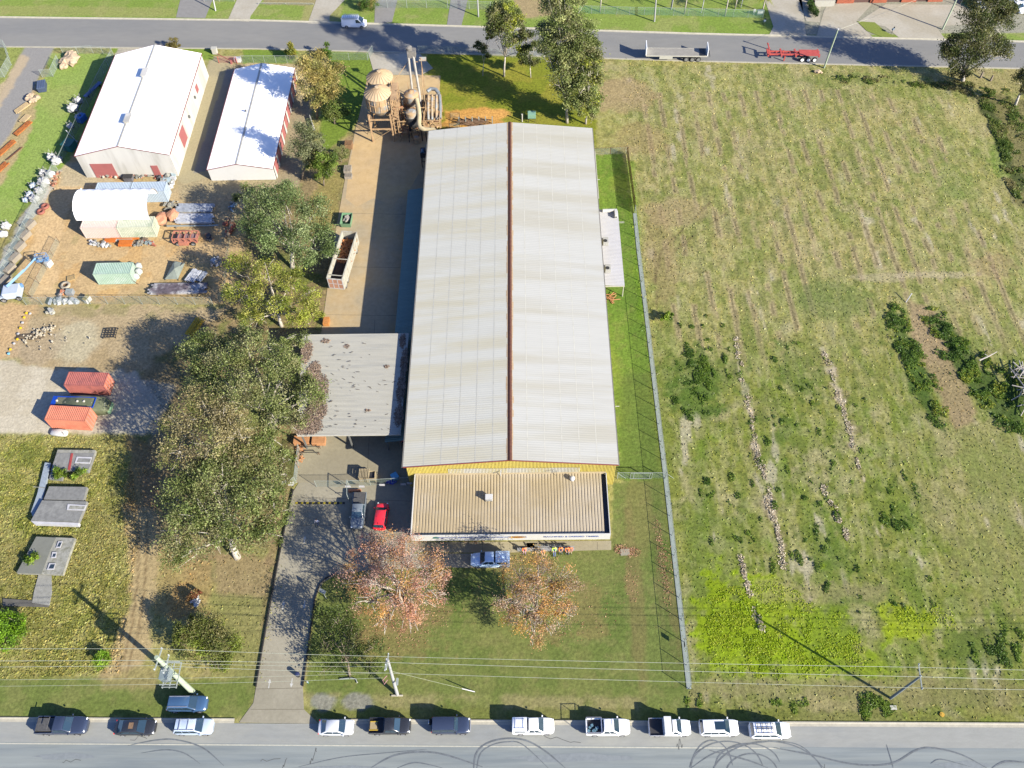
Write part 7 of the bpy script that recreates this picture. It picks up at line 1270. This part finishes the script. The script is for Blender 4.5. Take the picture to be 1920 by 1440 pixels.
# bulk bags, boulders
BAG=M('bag_white',O(226,226,226),.85,var=.2,scale=3,col2=O(190,190,184),c2scale=1.5,bump=.8);STN=M('boulder',O(214,190,160),.85,var=.2,scale=2,bump=.6);WRAP=M('wrap_blue',O(150,180,214),.5,var=.35,scale=4,col2=O(230,234,240),c2scale=2,c2amt=.9)
def bag(px,py,label,s=.9,mt=None,n=1,h=None):
    q=G(px,py);t=thing('bulk_bag',label,'bulk bag',(q.x,q.y,0),random.random(),'heaped white bulk bags');b=MB()
    for k in range(n):
        x,y=(random.uniform(-.9,.9),random.uniform(-.9,.9)) if n>1 else(0,0);b.blob((x,y,s*.6),(s*.78,s*.66,s*.66),3,.24)
    b.build('bag_body',mt or BAG,t,smooth=True);b=MB();[b.tube([(a*s*.4,c*s*.4,s*1.3),(a*s*.5,c*s*.5,s*1.75),(a*s*.2,c*s*.5,s*1.35)],.03,5) for a in(-1,1) for c in(-1,1)];b.build('lifting_loop',WHS,t);return t
for px,py,s,l in[(150,193,1.0,'uppermost round white bag beside the shed fence'),(140,208,1.25,'large white bag, second down the shed fence'),(148,222,.7,'small white bag half on the fence'),(134,240,.8,'small white lump above the fence foot'),(98,298,1.0,'white bag at the top of the long bag heap'),(110,306,1.2,'white bag leaning on the heap top, right'),(84,328,.9,'white bag at the left of the heap'),(97,332,1.1,'white bag in the middle of the upper heap'),(86,347,1.3,'big crumpled white bag'),(76,362,1.0,'white bag further down the heap'),(64,352,.8,'blue-white wrapped bag on the left of the heap'),(58,368,.8,'shiny wrapped bag, lower left of the heap'),(50,378,.7,'crinkled wrapped bag near the hedge'),(68,378,1.1,'bag beside the hedge shadow'),(14,428,.95,'pinkish white bag standing on the grass, upper'),(9,443,.95,'pinkish white bag standing on the grass, lower')]:
    bag(px,py,l,s,WRAP if 'wrapped' in l or 'wrap' in l else BAG)
def boulder(px,py,label,s,n=4,mt=None):
    q=G(px,py);t=thing('boulder_pile',label,'boulders',(q.x,q.y,0));
    for k in range(n):MB().blob((random.uniform(-s,s)*.9,random.uniform(-s,s),s*.4),(s*random.uniform(.6,.9),s*random.uniform(.6,.9),s*.55),2,.2).build('boulder',mt or STN,t)
boulder(138,112,'heap of pinkish boulders at the top of the grass',1.5,6);boulder(125,126,'second lump of pinkish boulders below the first heap',1.0,4);boulder(52,186,'low flat stones beside the side road',.9,3);boulder(66,190,'tan stone slabs right of the flat stones',.8,3)
t=thing('metal_crate','dark blue ribbed metal crate on the grass beside the side road','crate',(G(81,166).x,G(81,166).y,0),.25);b=MB();b.box((0,0,1.0),(1.6,2.6,.1));[b.box((-.6+.4*k,0,1.08),(.16,2.5,.1)) for k in range(4)];b.build('lid',M('crate_navy',O(100,116,146),.5),t);b=MB();b.box((0,0,.5),(1.5,2.5,.95));b.build('body',M('crate_navy2',O(80,94,124),.5),t,bevel=.03)
RB=M('rusty_beam',O(200,120,52),.8,var=.25,scale=3,col2=O(150,84,44),c2scale=2)
def beams(px,py,label,rz,L,n,mt,w=.28,z=.25,layers=1,cat='steel beams'):
    q=G(px,py);t=thing('beam_stack',label,cat,(q.x,q.y,0),rz);b=MB()
    for l in range(layers):
        for k in range(n):dx=random.uniform(-.04,.04)*L;b.box((dx,(k-(n-1)/2)*w,z+l*w*.9),(L*random.uniform(.9,1),w*.8,w*.75))
    b.build('beam',mt,t);b=MB();[b.box((x*L*.35,0,z*.3),(.12,n*w,z*.55)) for x in(-1,1)];b.build('bearer',BARKD,t);return t
beams(44,242,'short stack of rusty orange beams on the grass',1.15,4.3,4,RB);beams(11,281,'long rusty orange beams by the left edge',1.15,5.0,4,RB);beams(2,318,'rusty orange beams at the lower left corner of the grass',1.15,3.6,4,RB);beams(28,290,'thin rusty bars lying beside the long beams',1.1,4.0,2,RST,.14)
beams(42,204,'stack of pale timber planks beside the side road',1.0,3.2,6,M('plank_pale',O(212,186,140),.85,var=.2),.22);beams(48,224,'lower tan planks beside the side road',1.2,2.2,6,MATS['plank_pale'],.22)
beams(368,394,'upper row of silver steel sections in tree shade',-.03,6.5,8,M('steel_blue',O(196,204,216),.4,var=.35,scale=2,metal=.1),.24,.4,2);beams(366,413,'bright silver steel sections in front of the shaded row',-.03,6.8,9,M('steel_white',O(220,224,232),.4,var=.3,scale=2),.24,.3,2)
beams(365,427,'long thin grey bars along the yard cross fence',.0,9,2,GAL,.16,.5);beams(337,545,'long dark bundle of steel at the bottom of the storage yard',.0,9.5,9,M('steel_mixed',O(120,110,118),.6,var=.5,scale=1.5,col2=O(206,206,210),c2scale=.5,c2amt=.6),.24,.4,2)
beams(364,520,'four silver channels standing in the tree shade',1.2,2.8,5,MATS['steel_white'],.35,.4);beams(380,522,'two short silver channels beside the four channels',1.2,2.2,3,MATS['steel_blue'],.3,.4)
beams(208,453,'orange steel lengths in front of the pink container',0,2.0,4,M('beam_orange',O(232,130,50),.7),.22,.3);beams(236,449,'long orange beam along the pale container',0,5,2,MATS['beam_orange'],.2,.2);beams(237,459,'short fat stack of orange steel',0,2.4,4,MATS['beam_orange'],.3,.3,2);beams(230,452,'white pipes lying in front of the containers',0,3.6,3,WHS,.16,.25)
def junk(name,px,py,label,n,cols,ext=(1,1),s=(.3,.9),cat='scrap heap'):
    q=G(px,py);t=thing(name,label,cat,(q.x,q.y,0));
    for ci,c in enumerate(cols):
        b=MB()
        for k in range(n//len(cols)):
            x,y=random.gauss(0,.5)*ext[0],random.gauss(0,.5)*ext[1]
            if k%3==0:b.blob((x,y,.25),random.uniform(*s)*.5,1,.3)
            else:b.box((x,y,random.uniform(.1,.6)),(random.uniform(*s),random.uniform(*s)*.5,random.uniform(.1,.4)),rz=random.uniform(0,3),rx=random.uniform(-.3,.3))
        b.build(['scrap','pieces','debris','fragments'][ci%4],M('junk_%d_%d'%(c[0],c[2]),O(*c),.8,var=.3,scale=3),t)
    return t
JW,JG,JR,JO,JD=(222,224,226),(160,160,152),(196,120,96),(220,150,90),(80,84,90)
junk('scrap_heap',178,458,'white and grey scrap lumps below the pink container',14,[JW,JG],(1.4,.5));junk('scrap_heap',196,459,'grey crumpled scrap right of the white lumps',12,[JW,JG],(1,.5));junk('scrap_heap',261,459,'brown tangled scrap in front of the pale container',22,[(150,130,110),JG],(1.1,.7));junk('scrap_heap',282,458,'flat grey sheet scrap with orange pipes at the container end',12,[(170,186,184),JR],(1.2,.6))
junk('scrap_heap',225,330,'jumbled machine parts along the front of the large white shed',50,[(200,196,180),JR,JG],(4.5,.6),(.3,.8));junk('scrap_heap',265,330,'reddish drums and parts near the narrow red door',36,[(190,110,90),JW,JG],(4,.6),(.3,.8));junk('scrap_heap',318,342,'tall tangle of pipes beside the shed corner',36,[(176,196,206),JG,JW],(1.2,2.6),(.5,1.5))
junk('scrap_heap',300,330,'dark metal pieces left of the pipe tangle',20,[JD,JR],(1.2,1.2));junk('scrap_heap',104,340,'brown brick rubble between the bags and the dirt track',26,[(190,130,104),(200,170,140)],(.9,2.0),(.2,.6))
q=G(243,338);t=thing('dark_bin','dark low cage with a cover in front of the blue containers','cage',(q.x,q.y,0));MB().box((0,0,.5),(1.6,1.0,.9)).build('body',M('cage_dark',O(120,118,124),.7,var=.3),t,bevel=.05);MB().box((0,0,.98),(1.7,1.1,.06)).build('lid',DRK,t)
q=G(181,329);t=thing('white_trough','pale mint rectangular trough below the red roller door','trough',(q.x,q.y,0));b=MB();b.box((0,0,.1),(2.4,.7,.08));[b.box((0,s*.35,.35),(2.4,.06,.6)) for s in(-1,1)];[b.box((s*1.2,0,.35),(.06,.7,.6)) for s in(-1,1)];b.build('shell',M('mint',O(206,228,216),.6),t)
for px,py,s,l in((305,415,1.3,'large peach canvas bundle right of the dome'),(326,408,1.15,'smaller peach canvas bundle touching the steel rows')):
    q=G(px,py);t=thing('canvas_bundle',l,'bundle',(q.x,q.y,0));MB().blob((0,0,.7),(s*.85,s*1.15,.8),2,.15).build('canvas',M('canvas_peach',O(222,160,126),.8,var=.15,scale=2,bump=.4),t);MB().box((0,0,.1),(1.8,2.2,.12)).build('pallet',BARKD,t)
junk('scrap_heap',320,390,'grey lumpy scrap beside the open end of the dome',22,[JG,(180,176,160)],(1.3,1.0))
q=G(262,512);t=thing('bag_stack','rounded translucent bags stacked at the container doors','bags',(G(262,515).x,G(262,515).y,0));b=MB();[b.blob((random.uniform(-.5,.4),-.9+.6*k,.6+.5*(k%2)),.62,2,.15) for k in range(4)];b.build('bag',M('bag_mint',O(216,222,214),.5),t,smooth=True);MB().cyl((-.9,-1.8,1.4),(.4,-2.2,.1),.04).build('prop_pole',RST,t)
# salmon machine with wheels
q=G(352,452);t=thing('salmon_machine','salmon-pink steel trailer frame with two wheels in the storage yard','machine',(q.x,q.y,0));SM=M('salmon_steel',O(214,140,116),.7,var=.2,scale=2);b=MB()
for y in(-.9,.9):b.box((0,y,1.5),(4.2,.14,.14));b.box((0,y,.6),(4.2,.14,.2))
for x in(-2.1,-1,0,1,2.1):[b.box((x,y,1.05),(.12,.12,.9)) for y in(-.9,.9)];b.box((x,0,1.5),(.12,1.8,.1))
b.build('frame',SM,t);b=MB();b.box((0,0,.7),(4.0,1.7,.1));b.box((-.3,-1.1,.55),(1.6,.4,.6));b.build('deck',SM,t);b=MB();[b.box((x,.1,.95),(.7,1.0,.4)) for x in(-1.2,.1,1.3)];b.build('contents',M('box_mauve',O(160,130,130),.7,var=.3,scale=3),t)
for x in(-1.3,1.3):wheel(t,x,-1.05,.42,.3)
q=G(331,512);t=thing('tarp_sheet','grey-green folded tarpaulin frame left of the silver channels','tarpaulin',(q.x,q.y,0),-.15);b=MB();b.add([(-1.3,-1.8,.3),(.9,-1.5,.3),(1.2,1.6,.9),(-.7,1.7,1.0),(0,0,1.1)],[(0,1,4),(1,2,4),(2,3,4),(3,0,4)]);b.build('sheet',M('tarp_grey',O(150,160,150),.7,var=.2),t);b=MB();b.cyl((-1.3,-1.8,.1),(1.2,1.6,1.2),.05);b.cyl((.9,-1.5,.1),(-.7,1.7,1.1),.05);b.build('pole',DRK,t)
junk('scrap_heap',409,494,'white bagged scrap near the east fence of the storage yard',20,[JW,(190,176,160)],(1.2,.8),(.5,1.0));junk('scrap_heap',432,432,'red-brown crates in shade by the east fence',18,[(170,96,70),(150,120,110)],(.9,2.2),(.5,1.1));junk('scrap_heap',436,385,'pale blue cans under the trees at the yard corner',12,[(170,200,220),JG],(.7,1.0));junk('scrap_heap',391,449,'small dark and tan frame scrap right of the salmon machine',12,[(176,140,110),JD],(.6,.8))
pallet_crate(134,522,'pale timber pallet above the coiled tyre in the yard corner',(1.3,1.0,.2),.3,(206,180,130))
q=G(124,537);t=thing('tyre_coil','pale dusty tyre lying beside the pallet','tyre',(q.x,q.y,0))
def torus(b,c,R,r,n=20,m=8):
    vs=[(c[0]+(R+r*math.cos(2*math.pi*j/m))*math.cos(2*math.pi*i/n),c[1]+(R+r*math.cos(2*math.pi*j/m))*math.sin(2*math.pi*i/n),c[2]+r*math.sin(2*math.pi*j/m)) for i in range(n) for j in range(m)];b.add(vs,[(i*m+j,((i+1)%n)*m+j,((i+1)%n)*m+(j+1)%m,i*m+(j+1)%m) for i in range(n) for j in range(m)])
b=MB();torus(b,(0,0,.25),.6,.25);b.build('tread',M('tyre_dusty',O(190,180,160),.85,var=.2),t,smooth=True);b=MB();torus(b,(0,0,.25),.4,.08,16,6);b.build('bead',RST,t,smooth=True)
junk('scrap_heap',118,551,'orange sack beside the grey box in the yard corner',8,[(222,140,100),(170,160,150)],(.5,.4),(.5,.9));q=G(133,551);t=thing('grey_box','grey square slatted box right of the orange sack','box',(q.x,q.y,0));MB().box((0,0,.4),(1.2,.9,.8)).build('body',M('box_grey',O(170,174,178),.7,var=.2),t,bevel=.03);b=MB();[b.box((-.5+.2*k,0,.82),(.1,.92,.04)) for k in range(6)];b.build('lid_slats',GAL,t)
for px,py,l in((86,389,'upper of two rust-red steel rings on the dirt track'),(78,399,'lower of two rust-red steel rings on the dirt track')):
    q=G(px,py);t=thing('steel_ring',l,'ring',(q.x,q.y,0));b=MB();torus(b,(0,0,.3),.5,.25);b.build('rim',M('ring_red',O(170,104,90),.8,var=.2),t,smooth=True);MB().cyl((0,0,.1),(0,0,.2),.45,n=16).build('plate',DRK,t)
for px,py,l in((94,498,'white upright box on the clay, inside the rusty wire panels'),(166,565,'white and yellow tub at the south fence of the yard')):
    q=G(px,py);t=thing('white_box',l,'box',(q.x,q.y,0),-.4);MB().box((0,0,.5),(.7,1.1,1.0)).build('body',MATS['vent_white'],t,bevel=.03);MB().box((0,0,1.02),(.74,1.14,.06)).build('lid',FRW if '498' in str(py) else M('lid_yellow',O(200,180,110),.6),t)
# concrete blocks row down the track edge (left) 
CB=M('block_grey',O(168,158,142),.85,var=.15)
for k,(px,py) in enumerate([(55,425),(46,445),(36,466),(27,487),(18,508),(8,530)]):
    q=G(px,py);t=thing('concrete_block','grey concrete block inside the left fence, '+['northernmost of the row','second from the north end','third from the north end, beside the lift basket','fourth from the north, beside the lift boom','fifth from the north, beside the lift boom','southernmost, behind the lift'][k],'concrete block',(q.x+.3,q.y,0),1.15,'concrete blocks inside the left fence');MB().box((0,0,.45),(2.0,1.1,.9)).build('body',CB,t,bevel=.05);b=MB();[b.cyl((x,0,.9),(x,0,.98),.06) for x in(-.6,.6)];b.build('lifting_eye',GAL,t)
# bollards
for k,(px,py,c) in enumerate([(57,589,0),(50,588,1),(46,596,1),(43,606,0),(39,616,1),(35,627,0),(33,637,1),(27,645,0),(20,656,1),(17,664,2)]):
    q=G(px,py);col=[(196,196,200),(240,200,30),(130,200,230)][c];t=thing('marker_stone',f'small {["white","yellow","blue"][c]} painted stone, '+['at the top of the curved row','just left of the top stone','second down the curved row','third down, left side','fourth down the row','middle of the row','below the middle stone','third from the bottom','second from the bottom, brightest','bottom of the row'][k],'marker stone',(q.x,q.y,0),0,'painted stones along the dirt track');MB().blob((0,0,.15),(.24,.22,.18),2,.12).build('stone',M('stone_%d'%c,O(*col),.8),t)
# rubble ridge and slabs on the dirt lot
t=thing('rubble_ridge','ragged line of white rubble with a dark hollow on the dirt lot','rubble',(G(65,625).x,G(65,625).y,0));b=MB()
for k in range(60):f=random.random();q=G(45+f*60+random.gauss(0,3),640-f*28+random.gauss(0,4));l=t.location;b.blob((q.x-l.x,q.y-l.y,.12+random.random()*.25),random.uniform(.08,.26),1,.3)
b.build('rubble_pieces',M('rubble_white',O(200,190,168),.9,var=.25,scale=3),t);b=MB().blob((-.8,-.6,-.05),(2.3,.7,.35),2,.3);b.build('soil_mound',M('soil_dark',O(110,96,78),.95,var=.2),t)
junk('rubble_pieces',108,640,'scattered white broken rubble right of the ridge',24,[(214,206,190),(190,176,150)],(4,3),(.08,.28),cat='rubble');junk('slab_pieces',97,587,'two grey broken slabs below the yard fence',6,[(186,188,184),(200,196,180)],(.8,.4),(.7,1.2),cat='slabs')
junk('white_sheeting',120,567,'crumpled white sheeting along the south fence',24,[JW,(196,204,210)],(3.2,.3),(.5,1.3),cat='sheeting')
t=thing('grid_frame','dark square steel grid frame lying on the dirt lot','steel frame',(G(208,626).x,G(208,626).y,0),.03);b=MB();[b.box((0,-.9+.45*k,.3),(2.1,.07,.08)) for k in range(5)];[b.box((-1+.5*k,0,.3),(.07,1.9,.08)) for k in range(5)];b.build('grid',DRK,t);b=MB();[b.box((sx,sy,.15),(.1,.1,.3)) for sx in(-1,1) for sy in(-.9,.9)];b.build('foot',DRK,t)
t=thing('yellow_tube_bundle','bright yellow bundle of scaffold tubes under the trees','scaffold tubes',(G(366,615).x,G(366,615).y,0),1.22);b=MB();[b.cyl((-1.7+random.uniform(-.2,.2),-.75+.1*k,.15+random.random()*.4),(1.7+random.uniform(-.2,.2),-.7+.1*k,.15+random.random()*.4),.045,n=6) for k in range(16)];b.build('tube',M('scaffold_yellow',O(236,196,30),.5,var=.2),t);b=MB();[b.box((x,0,.08),(.12,1.8,.14)) for x in(-1,1)];b.build('bearer',BARKD,t)
t=thing('dry_branches','heap of pale fallen branches at the right edge of the paddock','branches',(G(1925,735).x,G(1925,735).y,0));b=MB();[b.tube([(random.uniform(-3,2),random.uniform(-5,5),random.uniform(.2,1.6)),(random.uniform(-2,3),random.uniform(-5,5),random.uniform(.4,2))],random.uniform(.04,.09),5) for _ in range(46)];b.build('branch',M('dead_wood',O(206,198,190),.85,var=.15),t)
t=thing('fallen_log','grey fallen branch lying in the gully scrub','log',(G(1850,673).x,G(1850,673).y,0));b=MB();b.tube([(-1.5,-.6,.5),(0,0,.7),(1.6,.9,.6)],[.12,.1,.05],6);b.build('log',MATS['dead_wood'],t);MB().tube([(0,0,.7),(-.6,.3,.9)],.04,5).build('twig',MATS['dead_wood'],t)
q=G(1702,563);t=thing('marker_post','leaning white marker stick at the head of the gully','marker post',(q.x,q.y,0));MB().cyl((-.4,-.4,0),(.3,.4,1.1),.07,n=6).build('stick',FRW,t);MB().box((.3,.4,1.1),(.2,.05,.2)).build('tag',FRW,t)
junk('white_scrap',368,1125,'white broken chair frame on the dry grass',8,[JW],(.5,.6),(.4,1.2))
for px,py,l in((1838,146,'left of two short grey stumps beside the leaning gum'),(1857,152,'right of two short grey stumps beside the leaning gum')):
    q=G(px,py);t=thing('tree_stump',l,'stump',(q.x,q.y,0));MB().tube([(0,0,0),(.3,.5,.9)],[.22,.16],8).build('wood',BARKD,t);MB().cyl((.3,.5,.9),(.31,.52,.93),.14,n=8).build('cut_face',M('cut_wood',O(206,180,140),.8),t)
q=G(1533,136);t=thing('white_boulder','grey white rock at the foot of the kerb pole','rock',(q.x,q.y,0));MB().blob((0,0,.25),(.7,.4,.35),2,.25).build('rock',STN,t);MB().blob((.7,-.2,.12),(.3,.25,.18),1,.25).build('small_rock',STN,t)
# shed-side items between large shed and fence
q=G(176,172);t=thing('blue_pipe_rack','long blue pipe bundle in the shade between the fence and the white shed','pipe bundle',(q.x,q.y,0),1.18);b=MB();[b.cyl((-2.4,-.3+.2*k,.6),(2.4,-.3+.2*k,.6),.1,n=8) for k in range(4)];b.build('pipe',M('pipe_blue',O(120,150,210),.5),t);b=MB();[b.box((x,0,.25),(.1,.9,.5)) for x in(-1.8,1.8)];b.build('stand',DRK,t)
q=G(155,226);t=thing('blue_tank','bright blue square tank in the shade beside the white shed','tank',(q.x,q.y,0),-.35);MB().box((0,0,.6),(1.2,1.7,1.2)).build('body',M('tank_blue',O(60,130,220),.5),t,bevel=.06);MB().cyl((0,0,1.2),(0,0,1.28),.2,n=12).build('cap',BLK,t)
q=G(133,278);t=thing('green_tank','teal green bin in the shade at the shed corner','bin',(q.x,q.y,0),-.3);MB().box((0,0,.7),(1.9,2.0,1.4)).build('body',M('bin_teal',O(60,140,130),.5),t,bevel=.05);MB().box((0,0,1.43),(2,2.1,.07)).build('lid',M('bin_teal2',O(50,120,112),.5),t)
q=G(137,262);t=thing('leaning_pole','white plank leaning on the fence beside the shed','plank',(q.x,q.y,0));MB().cyl((-.9,.8,1.6),(.9,-.6,.1),.07,n=6).build('plank',FRW,t);MB().box((.9,-.6,.05),(.3,.3,.1)).build('foot',FRW,t)
q=G(505,118);t=thing('white_box','small white box on the kerb grass left of the fence','box',(G(447,116).x,G(447,116).y,0));MB().box((0,0,.5),(1.3,.7,.9)).build('body',MATS['vent_white'],t,bevel=.05);MB().box((0,0,.97),(1.35,.75,.06)).build('lid',FRW,t)
q=G(404,100);t=thing('gate_pillar','pale stone gate pillar at the red gate','pillar',(q.x,q.y,0));MB().box((0,0,.6),(1.0,.8,1.2)).build('shaft',WHS,t,bevel=.05);MB().box((0,0,1.25),(1.1,.9,.1)).build('cap',WHS,t)
t=thing('red_bollard','leaning dark red boom pole inside the red gate','boom',(G(430,119).x,G(430,119).y,0));MB().cyl((-2.2,1.0,1.6),(.5,-.1,.7),.07).build('arm',M('boom_red',O(150,80,80),.6),t);MB().box((.5,-.1,.4),(.3,.3,.8)).build('stand',RED,t)
t=thing('boundary_wall','slim curved white boundary wall piece between the grass strip and the storage shed','wall',(G(587,230).x,G(587,230).y,0));
q=G(587,243);r0=t.location;A=G(582,222)-r0;Bq=G(589,243)-r0;b=MB();b.cyl((A.x,A.y,.5),(Bq.x,Bq.y,.5),.12);b.box(((A.x+Bq.x)/2,(A.y+Bq.y)/2,.4),(.12,(A-Bq).length,.9),rz=math.atan2(-(A-Bq).x,(A-Bq).y));b.build('panel',WHS,t);MB().box((Bq.x,Bq.y,.5),(.25,.25,1.0)).build('end_post',WHS,t)
